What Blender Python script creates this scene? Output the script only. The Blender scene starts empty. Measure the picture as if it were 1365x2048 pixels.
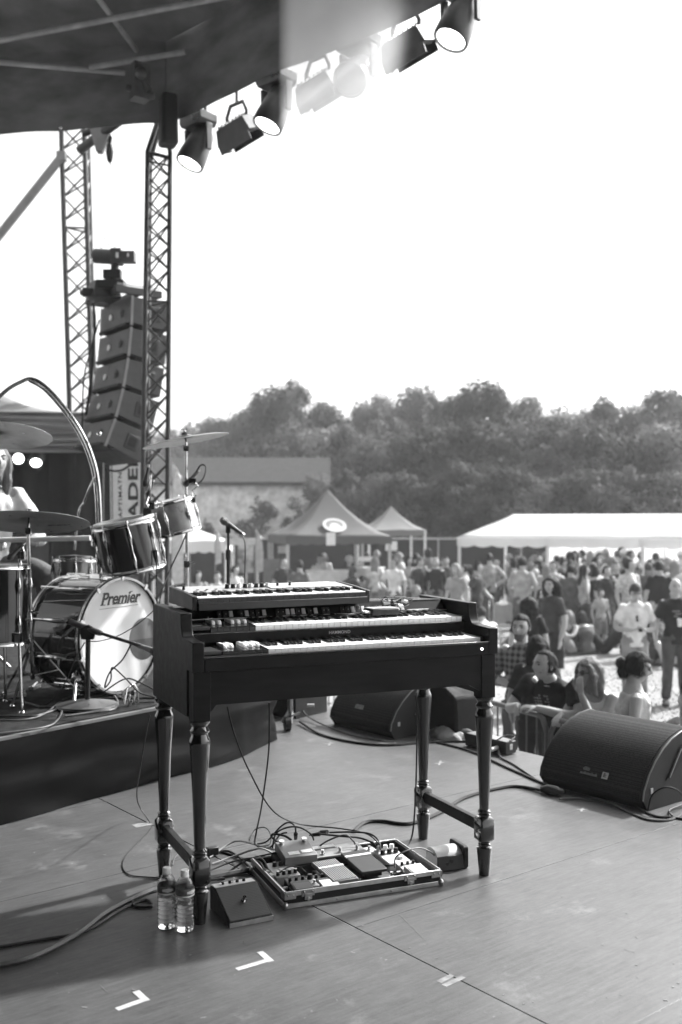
import bpy, bmesh, math, random
from math import sin, cos, pi, radians as R, sqrt, atan2
from mathutils import Vector as V, Matrix as M4, noise as NZ
SC = bpy.context.scene
COL = SC.collection
# ---------------- camera, sky, sun, exposure ----------------
CZ = 1.4                       # eye height above the stage floor (z = 0); the field lies at z = -1.2
GZ = -1.2
cam_d = bpy.data.cameras.new("camera"); cam = bpy.data.objects.new("camera", cam_d); COL.objects.link(cam)
cam.location = (0, 0, CZ); cam.rotation_euler = (R(90), 0, 0)
cam_d.sensor_fit = 'VERTICAL'; cam_d.sensor_height = 36; cam_d.sensor_width = 24
cam_d.lens = 2000 / 2048 * 36; cam_d.shift_y = 21 / 2048
cam_d.clip_start = 0.05; cam_d.clip_end = 3000
cam_d.dof.use_dof = True; cam_d.dof.focus_distance = 3.95; cam_d.dof.aperture_fstop = 2.4
SC.camera = cam
W = bpy.data.worlds.new("World"); SC.world = W; W.use_nodes = True
wt = W.node_tree; wt.nodes.clear()
SUN_EL, SUN_AZ = R(41), R(52)          # azimuth measured from +Y towards +X
sky = wt.nodes.new('ShaderNodeTexSky'); sky.sky_type = 'NISHITA'; sky.sun_disc = False
sky.sun_elevation = SUN_EL; sky.sun_rotation = SUN_AZ; sky.air_density = 1.6; sky.dust_density = 5.0
bw = wt.nodes.new('ShaderNodeRGBToBW'); bg = wt.nodes.new('ShaderNodeBackground'); bg.inputs[1].default_value = 0.105
wo = wt.nodes.new('ShaderNodeOutputWorld')
wt.links.new(sky.outputs[0], bw.inputs[0]); wt.links.new(bw.outputs[0], bg.inputs[0]); wt.links.new(bg.outputs[0], wo.inputs[0])
sd = bpy.data.lights.new("sun", 'SUN'); sd.energy = 2.7; sd.angle = R(2.5); sd.color = (1, 1, 1)
so = bpy.data.objects.new("sun", sd); COL.objects.link(so)
sdir = V((sin(SUN_AZ) * cos(SUN_EL), cos(SUN_AZ) * cos(SUN_EL), sin(SUN_EL)))
so.rotation_euler = (-sdir).to_track_quat('-Z', 'Y').to_euler(); so.location = sdir * 50
vs = SC.view_settings; SC.display_settings.display_device = 'sRGB'
vs.view_transform = 'Standard'; vs.look = 'None'; vs.exposure = 1.85; vs.gamma = 1
SC.render.engine = 'CYCLES'; SC.cycles.volume_bounces = 3; SC.cycles.transparent_max_bounces = 12

# ---------------- helpers ----------------
def at(px, py, Y):            # a point of the place at distance Y
    return V(((px - 682.5) * Y / 2000, Y, CZ - (py - 1045) * Y / 2000))
def fl(px, py, z=0.0):        # a point on the level z
    return at(px, py, 2000 * (CZ - z) / (py - 1045))
def tag(o, label=None, cat=None, group=None, kind=None):
    if label: o["label"] = label
    if cat: o["category"] = cat
    if group: o["group"] = group
    if kind: o["kind"] = kind
    return o
def empty(name, loc=(0, 0, 0), rz=0, label=None, cat=None, group=None):
    o = bpy.data.objects.new(name, None); COL.objects.link(o); o.location = loc
    o.rotation_euler = (0, 0, rz); o.empty_display_size = .05
    return tag(o, label, cat, group)
def kids(o): return [c for c in bpy.data.objects if c.parent == o]
def copy_tree(o, loc=None, rz=None, label=None, parent=None):
    c = o.copy(); COL.objects.link(c)
    if parent is not None: c.parent = parent
    if loc is not None: c.location = loc
    if rz is not None: c.rotation_euler = (0, 0, rz)
    if label: c["label"] = label
    for k in kids(o): copy_tree(k, parent=c)
    return c

_mc = {}
def mat(name, base=.1, rough=.5, metal=0., var=.15, scale=8., bump=0., bscale=40., coat=0., spec=.5, trans=0., emis=0., alpha=1., stretch=None, sub=0.):
    if name in _mc: return _mc[name]
    m = bpy.data.materials.new(name); m.use_nodes = True; n = m.node_tree.nodes; L = m.node_tree.links
    b = n['Principled BSDF']; b.inputs['Roughness'].default_value = rough; b.inputs['Metallic'].default_value = metal
    b.inputs['Specular IOR Level'].default_value = spec; b.inputs['Coat Weight'].default_value = coat
    b.inputs['Transmission Weight'].default_value = trans; b.inputs['Alpha'].default_value = alpha
    b.inputs['Base Color'].default_value = (base, base, base, 1)
    if emis: b.inputs['Emission Color'].default_value = (1, 1, 1, 1); b.inputs['Emission Strength'].default_value = emis
    tc = n.new('ShaderNodeTexCoord'); mp = n.new('ShaderNodeMapping'); L.new(tc.outputs['Object'], mp.inputs[0])
    if stretch: mp.inputs['Scale'].default_value = stretch
    if var:
        t = n.new('ShaderNodeTexNoise'); t.inputs['Scale'].default_value = scale; t.inputs['Detail'].default_value = 6
        L.new(mp.outputs[0], t.inputs[0])
        r = n.new('ShaderNodeMapRange'); r.inputs[1].default_value = .3; r.inputs[2].default_value = .7
        r.inputs[3].default_value = base * (1 - var); r.inputs[4].default_value = min(1, base * (1 + var))
        L.new(t.outputs[0], r.inputs[0]); L.new(r.outputs[0], b.inputs['Base Color'])
        r2 = n.new('ShaderNodeMapRange'); r2.inputs[1].default_value = .3; r2.inputs[2].default_value = .7
        r2.inputs[3].default_value = max(.02, rough * .85); r2.inputs[4].default_value = min(1, rough * 1.15)
        L.new(t.outputs[0], r2.inputs[0]); L.new(r2.outputs[0], b.inputs['Roughness'])
    if bump:
        t2 = n.new('ShaderNodeTexNoise'); t2.inputs['Scale'].default_value = bscale; t2.inputs['Detail'].default_value = 8
        L.new(mp.outputs[0], t2.inputs[0]); bp = n.new('ShaderNodeBump'); bp.inputs['Strength'].default_value = bump
        bp.inputs['Distance'].default_value = .02; L.new(t2.outputs[0], bp.inputs['Height']); L.new(bp.outputs[0], b.inputs['Normal'])
    _mc[name] = m
    return m

class MB:
    def __init__(s): s.v = []; s.f = []; s.mi = []; s.cur = 0
    def add(s, vs, fs):
        o = len(s.v); s.v += [tuple(p) for p in vs]
        for f in fs: s.f.append([i + o for i in f]); s.mi.append(s.cur)
        return s
    def box(s, c, d, rot=None, taper=1.0):
        x, y, z = d[0] / 2, d[1] / 2, d[2] / 2
        t = taper
        ps = [V((-x, -y, -z)), V((x, -y, -z)), V((x, y, -z)), V((-x, y, -z)), V((-x * t, -y * t, z)), V((x * t, -y * t, z)), V((x * t, y * t, z)), V((-x * t, y * t, z))]
        if rot is not None:
            if isinstance(rot, (int, float)): rot = M4.Rotation(rot, 3, 'Z')
            ps = [rot @ p for p in ps]
        c = V(c)
        return s.add([p + c for p in ps], [(0, 3, 2, 1), (4, 5, 6, 7), (0, 1, 5, 4), (1, 2, 6, 5), (2, 3, 7, 6), (3, 0, 4, 7)])
    def bar(s, a, b, w, h, up=(0, 0, 1)):
        a, b = V(a), V(b); d = b - a; t = d.normalized(); sx = t.cross(V(up))
        if sx.length < 1e-4: sx = t.cross(V((1, 0, 0)))
        sx.normalize(); u = sx.cross(t)
        m = M4((sx, t, u)).transposed()
        return s.box((a + b) / 2, (w, d.length, h), m)
    def cyl(s, a, b, r0, r1=None, n=12, caps=True):
        r1 = r0 if r1 is None else r1
        return s.tube([a, b], [r0, r1], n, caps)
    def tube(s, pts, rad, n=8, caps=True):
        pts = [V(p) for p in pts]; k = len(pts)
        if isinstance(rad, (int, float)): rad = [rad] * k
        t0 = (pts[1] - pts[0]).normalized()
        ref = V((0, 0, 1)) if abs(t0.z) < .9 else V((1, 0, 0))
        nx = t0.cross(ref).normalized(); vs = []
        for i, p in enumerate(pts):
            if i == 0: t = t0
            elif i == k - 1: t = (pts[-1] - pts[-2]).normalized()
            else:
                t = (pts[i + 1] - pts[i - 1])
                t = t.normalized() if t.length > 1e-9 else t0
            nx = nx - t * nx.dot(t)
            if nx.length < 1e-6: nx = t.orthogonal()
            nx.normalize(); ny = t.cross(nx)
            for j in range(n):
                a = 2 * pi * j / n; vs.append(p + (nx * cos(a) + ny * sin(a)) * rad[i])
        fs = []
        for i in range(k - 1):
            for j in range(n):
                a = i * n + j; b = i * n + (j + 1) % n
                fs.append((a, b, b + n, a + n))
        if caps: fs.append(tuple(reversed(range(n)))); fs.append(tuple(range((k - 1) * n, k * n)))
        return s.add(vs, fs)
    def loft(s, rings, lat, n=16):
        """rings: (centre, rx, ry); rx along lat, ry across; frames follow the path"""
        k = len(rings); lat = V(lat).normalized(); vs = []
        for i, (c, rx, ry) in enumerate(rings):
            c = V(c); a = V(rings[max(0, i - 1)][0]); b = V(rings[min(k - 1, i + 1)][0])
            t = (b - a).normalized(); x = (lat - t * lat.dot(t)).normalized(); y = t.cross(x)
            for j in range(n):
                q = 2 * pi * j / n; vs.append(c + x * cos(q) * rx + y * sin(q) * ry)
        fs = []
        for i in range(k - 1):
            for j in range(n):
                a = i * n + j; b = i * n + (j + 1) % n; fs.append((a, b, b + n, a + n))
        fs.append(tuple(reversed(range(n)))); fs.append(tuple(range((k - 1) * n, k * n)))
        return s.add(vs, fs)
    def lathe(s, prof, c=(0, 0, 0), n=20, axis=(0, 0, 1), sq=None):
        """prof: (r, z) pairs; closed at the ends when r > 0"""
        c = V(c); ax = V(axis).normalized(); q = V((0, 0, 1)).rotation_difference(ax); vs = []
        for r, z in prof:
            for j in range(n):
                a = 2 * pi * j / n
                vs.append(c + q @ V((r * cos(a), r * sin(a), z)))
        fs = []; k = len(prof)
        for i in range(k - 1):
            for j in range(n):
                a = i * n + j; b = i * n + (j + 1) % n; fs.append((a, b, b + n, a + n))
        fs.append(tuple(reversed(range(n)))); fs.append(tuple(range((k - 1) * n, k * n)))
        return s.add(vs, fs)
    def prism(s, poly, a, b, axis='x'):
        """poly: 2D outline (counter-clockwise) in the plane across axis, from a to b"""
        def P(p, h):
            if axis == 'x': return (h, p[0], p[1])
            if axis == 'y': return (p[0], h, p[1])
            return (p[0], p[1], h)
        k = len(poly); vs = [P(p, a) for p in poly] + [P(p, b) for p in poly]
        fs = [tuple(reversed(range(k))), tuple(range(k, 2 * k))] + [(i, (i + 1) % k, (i + 1) % k + k, i + k) for i in range(k)]
        return s.add(vs, fs)
    def ball(s, c, r, n=12, m=8, rot=None):
        if isinstance(r, (int, float)): r = (r, r, r)
        c = V(c); vs = []
        for i in range(1, m):
            p = pi * i / m
            for j in range(n):
                a = 2 * pi * j / n; d = V((r[0] * sin(p) * cos(a), r[1] * sin(p) * sin(a), r[2] * cos(p)))
                vs.append(c + (rot @ d if rot else d))
        tp = V((0, 0, r[2])); tp = rot @ tp if rot else tp
        vs += [c + tp, c - tp]; T = len(vs) - 2; fs = []
        for j in range(n):
            fs.append((T, j, (j + 1) % n)); o = (m - 2) * n; fs.append((T + 1, o + (j + 1) % n, o + j))
        for i in range(m - 2):
            for j in range(n):
                a = i * n + j; b = i * n + (j + 1) % n; fs.append((a, a + n, b + n, b))
        return s.add(vs, fs)
    def build(s, name, m, parent=None, smooth=35, bevel=0, fix=True, loc=None, rz=None):
        me = bpy.data.meshes.new(name); me.from_pydata(s.v, [], s.f)
        ms = m if isinstance(m, (list, tuple)) else [m]
        for x in ms: me.materials.append(x)
        if len(ms) > 1: me.polygons.foreach_set('material_index', s.mi)
        if fix:
            bm = bmesh.new(); bm.from_mesh(me); bmesh.ops.recalc_face_normals(bm, faces=bm.faces); bm.to_mesh(me); bm.free()
        if smooth:
            me.polygons.foreach_set('use_smooth', [True] * len(me.polygons)); me.set_sharp_from_angle(angle=R(smooth))
        o = bpy.data.objects.new(name, me); COL.objects.link(o)
        if parent: o.parent = parent
        if loc is not None: o.location = loc
        if rz is not None: o.rotation_euler = (0, 0, rz)
        if bevel:
            md = o.modifiers.new('bevel', 'BEVEL'); md.width = bevel; md.segments = 2; md.limit_method = 'ANGLE'; md.angle_limit = R(40)
        return o
TS = bpy.data.scenes.new('workbench')     # objects are evaluated alone here, it is removed at the end
def evalmesh(o):
    TS.collection.objects.link(o); vl = TS.view_layers[0]; vl.update(); dg = vl.depsgraph
    me = bpy.data.meshes.new_from_object(o.evaluated_get(dg), depsgraph=dg); TS.collection.objects.unlink(o); return me
def bake(o):
    """apply an object's modifiers to its mesh"""
    me = evalmesh(o)
    old = o.data; o.modifiers.clear(); o.data = me; me.name = old.name
    return o
def remesh(o, vox, sm=4):
    md = o.modifiers.new('r', 'REMESH'); md.mode = 'VOXEL'; md.voxel_size = vox; md.use_smooth_shade = True
    if sm:
        m2 = o.modifiers.new('s', 'SMOOTH'); m2.factor = .5; m2.iterations = sm
    bake(o); o.data.polygons.foreach_set('use_smooth', [True] * len(o.data.polygons))
    return o
def spline(pts, sub=8):
    pts = [V(p) for p in pts]; out = []
    for i in range(len(pts) - 1):
        p0 = pts[max(0, i - 1)]; p1 = pts[i]; p2 = pts[i + 1]; p3 = pts[min(len(pts) - 1, i + 2)]
        for k in range(sub):
            t = k / sub
            out.append(.5 * ((2 * p1) + (p2 - p0) * t + (2 * p0 - 5 * p1 + 4 * p2 - p3) * t * t + (3 * p1 - p0 - 3 * p2 + p3) * t ** 3))
    out.append(pts[-1]); return out
def pp(p):
    return at(p[0], p[1], p[3]) if len(p) == 4 else fl(*p)
def cable(label, pts, r=.0035, m=None, name='cable', cat='cable', parent=None, sub=8, group=None, n=6):
    P = spline([pp(p) for p in pts], sub)
    P = [V((p.x, p.y, p.z)) for p in P]
    mb = MB(); mb.tube(P, r, n); o = mb.build(name, m or BLKR, parent)
    if not parent: tag(o, label, cat, group)
    return o
def text(name, s, size, m, parent, mw, ext=.0006, shear=0., bold=0., sp=1., align='CENTER'):
    c = bpy.data.curves.new(name, 'FONT'); c.body = s; c.size = size; c.extrude = ext; c.shear = shear; c.offset = bold
    c.space_character = sp; c.align_x = align; c.align_y = 'CENTER'; c.materials.append(m)
    t = bpy.data.objects.new(name + '_t', c); me = evalmesh(t)
    bpy.data.objects.remove(t); me.name = name
    o = bpy.data.objects.new(name, me); COL.objects.link(o); o.parent = parent; o.matrix_local = mw
    return o
def frame(o, x, y):           # 4x4 from origin and two axes
    x = V(x).normalized(); y = V(y); y = (y - x * y.dot(x)).normalized(); z = x.cross(y)
    m = M4((x, y, z)).transposed().to_4x4(); m.translation = V(o); return m

BLKR = mat('black_rubber', .012, .5, var=.2, spec=.35)
CABL = mat('black_cable', .01, .5, spec=.3, var=.2, scale=30)
CABG = mat('grey_cable', .05, .5, var=.2, scale=30)
CABW = mat('pale_cable', .28, .45, var=.2, scale=30)
CHROME = mat('chrome', .7, .14, 1., var=.2, scale=20)
STEEL = mat('steel', .42, .35, 1., var=.2, scale=25)
ALU = mat('aluminium', .55, .38, 1., var=.15, scale=30)
BLKM = mat('black_metal', .014, .45, spec=.35, var=.25, scale=15, bump=.15, bscale=90)
BLKP = mat('black_plastic', .01, .4, spec=.35, var=.2, scale=20)
WHTP = mat('white_plastic', .72, .35, var=.06, scale=15)
CREAM = mat('key_white', .93, .28, var=.05, scale=20)
GREYP = mat('grey_plastic', .16, .45, var=.15)
LGREY = mat('light_grey_paint', .42, .4, var=.12, scale=30)
WHITE = mat('white_paint', .75, .45, var=.08)
def fabric(name, base, tr=.45, var=.08, scale=2.):
    """thin cloth that lets some light through"""
    if name in _mc: return _mc[name]
    m = mat(name, base, .8, var=var, scale=scale, bump=.2, bscale=5); n = m.node_tree.nodes; L = m.node_tree.links; b = n['Principled BSDF']
    t = n.new('ShaderNodeBsdfTranslucent'); t.inputs[0].default_value = (base, base, base, 1); x = n.new('ShaderNodeMixShader'); x.inputs[0].default_value = tr
    L.new(b.outputs[0], x.inputs[1]); L.new(t.outputs[0], x.inputs[2]); L.new(x.outputs[0], n['Material Output'].inputs['Surface']); return m
LAMP = mat('lamp_glow', .9, .4, var=0, emis=3.)
# ---------------- setting ----------------
U = V((.785, .62, 0)); VV = V((-.62, .785, 0))       # across the stage to the audience, along its front edge
def UVp(u, v, z=0): return U * u + VV * v + V((0, 0, z))
# field
def ground_mat():
    m = bpy.data.materials.new('dry_grass'); m.use_nodes = True; n = m.node_tree.nodes; L = m.node_tree.links
    b = n['Principled BSDF']; b.inputs['Roughness'].default_value = .95; b.inputs['Specular IOR Level'].default_value = .1
    tc = n.new('ShaderNodeTexCoord'); mp = n.new('ShaderNodeMapping'); L.new(tc.outputs['Object'], mp.inputs[0])
    a = n.new('ShaderNodeTexNoise'); a.inputs['Scale'].default_value = .7; a.inputs['Detail'].default_value = 9; a.inputs['Roughness'].default_value = .7
    c = n.new('ShaderNodeTexNoise'); c.inputs['Scale'].default_value = 14; c.inputs['Detail'].default_value = 8; c.inputs['Roughness'].default_value = .75
    L.new(mp.outputs[0], a.inputs[0]); L.new(mp.outputs[0], c.inputs[0])
    mx = n.new('ShaderNodeMath'); mx.operation = 'ADD'; L.new(a.outputs[0], mx.inputs[0]); L.new(c.outputs[0], mx.inputs[1])
    r = n.new('ShaderNodeValToRGB'); r.color_ramp.elements[0].position = .36; r.color_ramp.elements[0].color = (.18, .18, .18, 1)
    r.color_ramp.elements[1].position = .62; r.color_ramp.elements[1].color = (.29, .29, .29, 1)
    h = n.new('ShaderNodeMath'); h.operation = 'MULTIPLY'; h.inputs[1].default_value = .5; L.new(mx.outputs[0], h.inputs[0]); L.new(h.outputs[0], r.inputs[0])
    L.new(r.outputs[0], b.inputs['Base Color'])
    bp = n.new('ShaderNodeBump'); bp.inputs['Strength'].default_value = .3; bp.inputs['Distance'].default_value = .04; L.new(c.outputs[0], bp.inputs['Height']); L.new(bp.outputs[0], b.inputs['Normal'])
    return m
GRM = ground_mat()
g = MB(); nx, ny = 60, 70
xs = [-900 + 1800 * i / nx for i in range(nx + 1)]; ys = [-200 + 1400 * j / ny for j in range(ny + 1)]
for y in ys:
    for x in xs:
        far = max(0, min(1, (y - 60) / 200)); g.v.append((x, y, GZ + far * 6 * (1 + .6 * sin(x * .011 + 1))))
for j in range(ny):
    for i in range(nx):
        a = j * (nx + 1) + i; g.f.append([a, a + 1, a + nx + 2, a + nx + 1]); g.mi.append(0)
g.build('ground', GRM); tag(bpy.data.objects['ground'], kind='structure')

# stage floor: ply decks on a dark frame, with open joints
def deck_mat():
    m = bpy.data.materials.new('stage_ply'); m.use_nodes = True; n = m.node_tree.nodes; L = m.node_tree.links
    b = n['Principled BSDF']; b.inputs['Specular IOR Level'].default_value = .5
    tc = n.new('ShaderNodeTexCoord'); mp = n.new('ShaderNodeMapping'); mp.inputs['Rotation'].default_value = (0, 0, R(-38))
    L.new(tc.outputs['Object'], mp.inputs[0])
    def noise(s, d=8, r=.65, st=None):
        t = n.new('ShaderNodeTexNoise'); t.inputs['Scale'].default_value = s; t.inputs['Detail'].default_value = d; t.inputs['Roughness'].default_value = r
        if st:
            q = n.new('ShaderNodeMapping'); q.inputs['Scale'].default_value = st; L.new(mp.outputs[0], q.inputs[0]); L.new(q.outputs[0], t.inputs[0])
        else: L.new(mp.outputs[0], t.inputs[0])
        return t
    a = noise(1.7, 10, .75); s = noise(7, 9, .75, (1, 9, 1)); f = noise(60, 4, .8); w = noise(3.2, 10, .8)
    r = n.new('ShaderNodeValToRGB'); r.color_ramp.elements[0].position = .3; r.color_ramp.elements[0].color = (.016, .016, .016, 1)
    r.color_ramp.elements[1].position = .72; r.color_ramp.elements[1].color = (.056, .056, .056, 1); L.new(a.outputs[0], r.inputs[0])
    def mix(fac, c1, c2, typ='MIX'):
        x = n.new('ShaderNodeMix'); x.data_type = 'RGBA'; x.blend_type = typ
        if isinstance(fac, float): x.inputs[0].default_value = fac
        else: L.new(fac, x.inputs[0])
        for k, c in ((6, c1), (7, c2)):
            if isinstance(c, tuple): x.inputs[k].default_value = c
            else: L.new(c, x.inputs[k])
        return x.outputs[2]
    def ramp(src, lo, hi, v0=0., v1=1.):
        q = n.new('ShaderNodeMapRange'); q.inputs[1].default_value = lo; q.inputs[2].default_value = hi; q.inputs[3].default_value = v0; q.inputs[4].default_value = v1
        L.new(src, q.inputs[0]); return q.outputs[0]
    c = mix(ramp(s.outputs[0], .35, .7, 0., .5), r.outputs[0], (.13, .13, .13, 1))
    c = mix(ramp(w.outputs[0], .56, .68, 0., .7), c, (.15, .15, .15, 1))
    c = mix(ramp(f.outputs[0], .66, .74, 0., .5), c, (.3, .3, .3, 1))
    L.new(c, b.inputs['Base Color'])
    L.new(ramp(w.outputs[0], .3, .7, .36, .58), b.inputs['Roughness'])
    bp = n.new('ShaderNodeBump'); bp.inputs['Strength'].default_value = .25; bp.inputs['Distance'].default_value = .003
    L.new(f.outputs[0], bp.inputs['Height']); L.new(bp.outputs[0], b.inputs['Normal'])
    return m
DECK = deck_mat()
mb = MB(); A = atan2(U.y, U.x); vlo = -2.3
ucuts = [-3.82, -1.82, .18, 2.18, 4.66]
for i in range(len(ucuts) - 1):
    for k in range(14):
        v0 = -1.3 + .995 * k; u0, u1 = ucuts[i] + .003, ucuts[i + 1] - .003
        gp = .0018 if (i + k) % 2 else .0012
        mb.box(UVp((u0 + u1) / 2, v0 + .4975, -.02 + .0006 * ((k * 7 + i) % 3)), (u1 - u0, .995 - gp, .04), A)
o = mb.build('stage_floor', DECK, bevel=.0006, smooth=0); tag(o, kind='structure')
mb = MB(); mb.box(UVp(.42, 5.66, -.06), (8.46, 14.1, .038), A)
for i in range(6): mb.box(UVp(4.62, -1 + i * 2.6, -.64), (.06, .06, 1.12), A)
o = mb.build('stage_frame', mat('stage_frame_steel', .05, .5)); tag(o, kind='structure')
mb = MB(); mb.box(UVp(4.645, 5.66, -.63), (.02, 14.1, 1.1), A)
o = mb.build('stage_skirt', mat('black_cloth', .012, .9, bump=.3, bscale=12)); tag(o, 'black cloth hung down the audience side of the stage', 'skirt')
# aluminium strip showing in the long joint
mb = MB(); mb.box(UVp(2.18, 5.66, -.006), (.0026, 14.0, .008), A); o = mb.build('joint_strip', ALU); tag(o, kind='structure')

# drum riser
RISP = [(-4.2, 1.25), (-1.587, 4.65), (-1.0135, 5.398), (-.833, 5.636), (-.62, 6.0), (-.45, 6.45), (-.50, 6.85), (-2.0, 8.9), (-6.0, 6.0)]
riser = empty('drum_riser', (-1.6, 5.6, 0), 0, 'low carpeted drum riser with black cloth round its sides, on castors', 'riser')
def rl(p, z=0): return V((p[0] + 1.6, p[1] - 5.6, z))
CARPET = mat('carpet', .035, 1., var=.5, scale=18, bump=1., bscale=220, spec=.1)
CLOTH = mat('riser_cloth', .004, .5, var=.2, spec=.06, scale=6, bump=.08, bscale=7, stretch=(1, 1, 3))
top = [rl(p) for p in RISP]
mb = MB(); mb.prism([(p.x, p.y) for p in top], .34, .397, 'z'); mb.build('deck', mat('riser_edge', .12, .5), riser)
mb = MB(); cen = V((-.9, .9, 0)); ins = [p + (cen - p).normalized() * .03 for p in top]
mb.prism([(p.x, p.y) for p in ins], .398, .404, 'z'); mb.build('carpet', CARPET, riser, smooth=0)
# pleated skirt as a thick sheet following the edge
def skirt_sheet(poly, z0, z1, off=.01, amp=.012):
    P = []
    for i in range(len(poly) - 1):
        a, b = V(poly[i]), V(poly[i + 1]); k = max(2, int((b - a).length / .03))
        P += [a + (b - a) * t / k for t in range(k)]
    P.append(V(poly[-1])); m = MB(); rows = 12; n = len(P)
    for side in (0, 1):
        for r in range(rows + 1):
            z = z0 + (z1 - z0) * r / rows
            for i, p in enumerate(P):
                d = (P[min(n - 1, i + 1)] - P[max(0, i - 1)]); nr = V((d.y, -d.x, 0)).normalized(); s = i * .03
                t = 1 - r / rows
                w = NZ.noise(V((s * 2.2, z * 9, 3))) * amp * 2.6 + NZ.noise(V((s * .9 + z * 1.5, z * 5, 9))) * amp * 2 + sin(z * 26 + s * 2.2) * amp * .5
                q = p + nr * (off + (w + .02 * t) * min(1, t * 3) + (.004 if side else 0)); m.v.append((q.x, q.y, z))
    S = (rows + 1) * n
    for side in (0, 1):
        for r in range(rows):
            for i in range(n - 1):
                a = side * S + r * n + i; m.f.append([a, a + 1, a + n + 1, a + n]); m.mi.append(0)
    return m
skirt_sheet([rl(p) for p in RISP[:-1]], .004, .385).build('side_cloth', CLOTH, riser, smooth=60, fix=False)
ctr = fl(575, 1462) - V((-1.6, 5.6, 0))
cst = MB(); cst.cyl(ctr + V((-.018, 0, .05)), ctr + V((.018, .01, .05)), .05, n=20); ow = cst.build('castor', BLKR, riser)
c2 = MB(); c2.bar(ctr + V((.025, 0, .05)), ctr + V((.03, .02, .13)), .012, .04); c2.bar(ctr + V((-.025, 0, .05)), ctr + V((.02, .02, .13)), .012, .04); c2.cyl(ctr + V((.02, .02, .12)), ctr + V((.02, .02, .3)), .018)
c2.cyl(ctr + V((.02, 0, .1)), ctr + V((.085, .01, .12)), .008); c2.build('fork', STEEL, ow)

# roof
rc = V((-1.77, 10, 0)); e1 = V((.741, -.671, 0)); e2 = V((-.984, .18, 0)); ZE = 5.39; ZC = 6.2
roof = empty('stage_roof', (0, 8, ZE), 0, 'dark canvas stage roof with hanging valances and grey roof tubes', 'roof')
ro = V((0, 8, ZE))
CANV = mat('roof_canvas', .19, .6, var=.4, scale=2.2, bump=.6, bscale=3.0, stretch=(1, 1, 2.2))
PIPE = mat('roof_tube', .38, .5, var=.2)
poly = [rc + e2 * 6.5, rc, rc + e1 * 9.5, V((4.5, -3.5, 0)), V((-8, -3.5, 0))]
mb = MB(); N = 26
cn = V((-1.2, 3.5, 0))
def roofz(p, edge): return ZC - ZE + (1 - edge) * .9
rings = []
per = []
for i in range(len(poly)):
    a, b = poly[i], poly[(i + 1) % len(poly)]
    for t in range(12): per.append(a + (b - a) * t / 12)
K = len(per)
for lay in (0, .02):
    for s_ in range(9):
        e = 1 - s_ / 8
        for p in per:
            q = cn + (p - cn) * e; mb.v.append((q.x, q.y - 8, roofz(q, e) + lay + .05 * NZ.noise(V((q.x * .8, q.y * .8, 1))) * (0 if s_ == 0 else 1)))
for l in (0, 1):
    for s_ in range(8):
        for i in range(K):
            a = l * 9 * K + s_ * K + i; b = l * 9 * K + s_ * K + (i + 1) % K; mb.f.append([a, b, b + K, a + K]); mb.mi.append(0)
mb.build('canopy', CANV, roof, smooth=60)
def valance(a, b, h0, h1, sag, name):
    m = MB(); n = 60; rows = 6
    for side in (0, .012):
        for r in range(rows + 1):
            for i in range(n + 1):
                t = i / n; p = a + (b - a) * t; d = (b - a).normalized(); nr = V((-d.y, d.x, 0))
                zb = h0 - sag * sin(pi * t) * 0 + sag * (2 * t - 1) ** 2 * 0
                z = h0 + (h1 - h0) * r / rows
                w = (.05 * NZ.noise(V((t * 14, z * 3.5, 5))) + .02 * sin(t * 31)) * (1 - r / rows * .5)
                q = p + nr * (w + side); m.v.append((q.x, q.y - 8, z + .015 * sin(t * 9) * (1 - r / rows)))
    S = (rows + 1) * (n + 1)
    for l in (0, 1):
        for r in range(rows):
            for i in range(n):
                q = l * S + r * (n + 1) + i; m.f.append([q, q + 1, q + n + 2, q + n + 1]); m.mi.append(0)
    m.build(name, CANV, roof, smooth=60, fix=False)
valance(rc - e2 * .02, rc + e2 * 6.5, 0, ZC - ZE + .12, .03, 'valance')
valance(rc - e1 * .02, rc + e1 * 9.5, 0, ZC - ZE + .12, .03, 'valance')
def rp(px, py, z): p = at(px, py, 2000 * (z - CZ) / (1045 - py)); return p - ro
for a, b, r in (((-60, 93, 6.12), (520, -20, 6.12), .028), ((170, -40, 6.2), (283, 114, 6.12), .026), ((-80, 118, 5.9), (250, 146, 5.86), .026), ((180, 135, 5.86), (372, 104, 5.9), .026)):
    mb = MB(); P = [rp(*a) + (rp(*b) - rp(*a)) * t / 10 for t in range(11)]; mb.tube(P, r, 12); mb.build('roof_tube', PIPE, roof)
mb = MB()
for t in (.2, 1.1, 1.9, 2.8):
    p = rc + e2 * t + V((0, -.02, 0)); mb.ball((p.x, p.y - 8, .03), .02)
mb.build('eyelets', CHROME, roof)
c = at(337, 245, 9.75) - ro
mb = MB(); mb.box(c + V((0, 0, .02)), (.17, .2, .5), .4, .9); mb.build('corner_sleeve', mat('sleeve', .02, .7), roof, bevel=.03)
c = at(280, 165, 9.6) - ro
mb = MB(); mb.box(c, (.16, .14, .34), .6); mb.cyl(c + V((-.12, 0, -.05)), c + V((.14, -.02, -.14)), .035); mb.cyl(c + V((-.02, -.05, .12)), c + V((.1, -.05, -.1)), .03); mb.ball(c + V((.03, -.09, .05)), .06)
mb.build('corner_bracket', mat('bracket', .09, .45, var=.3), roof)

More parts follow.
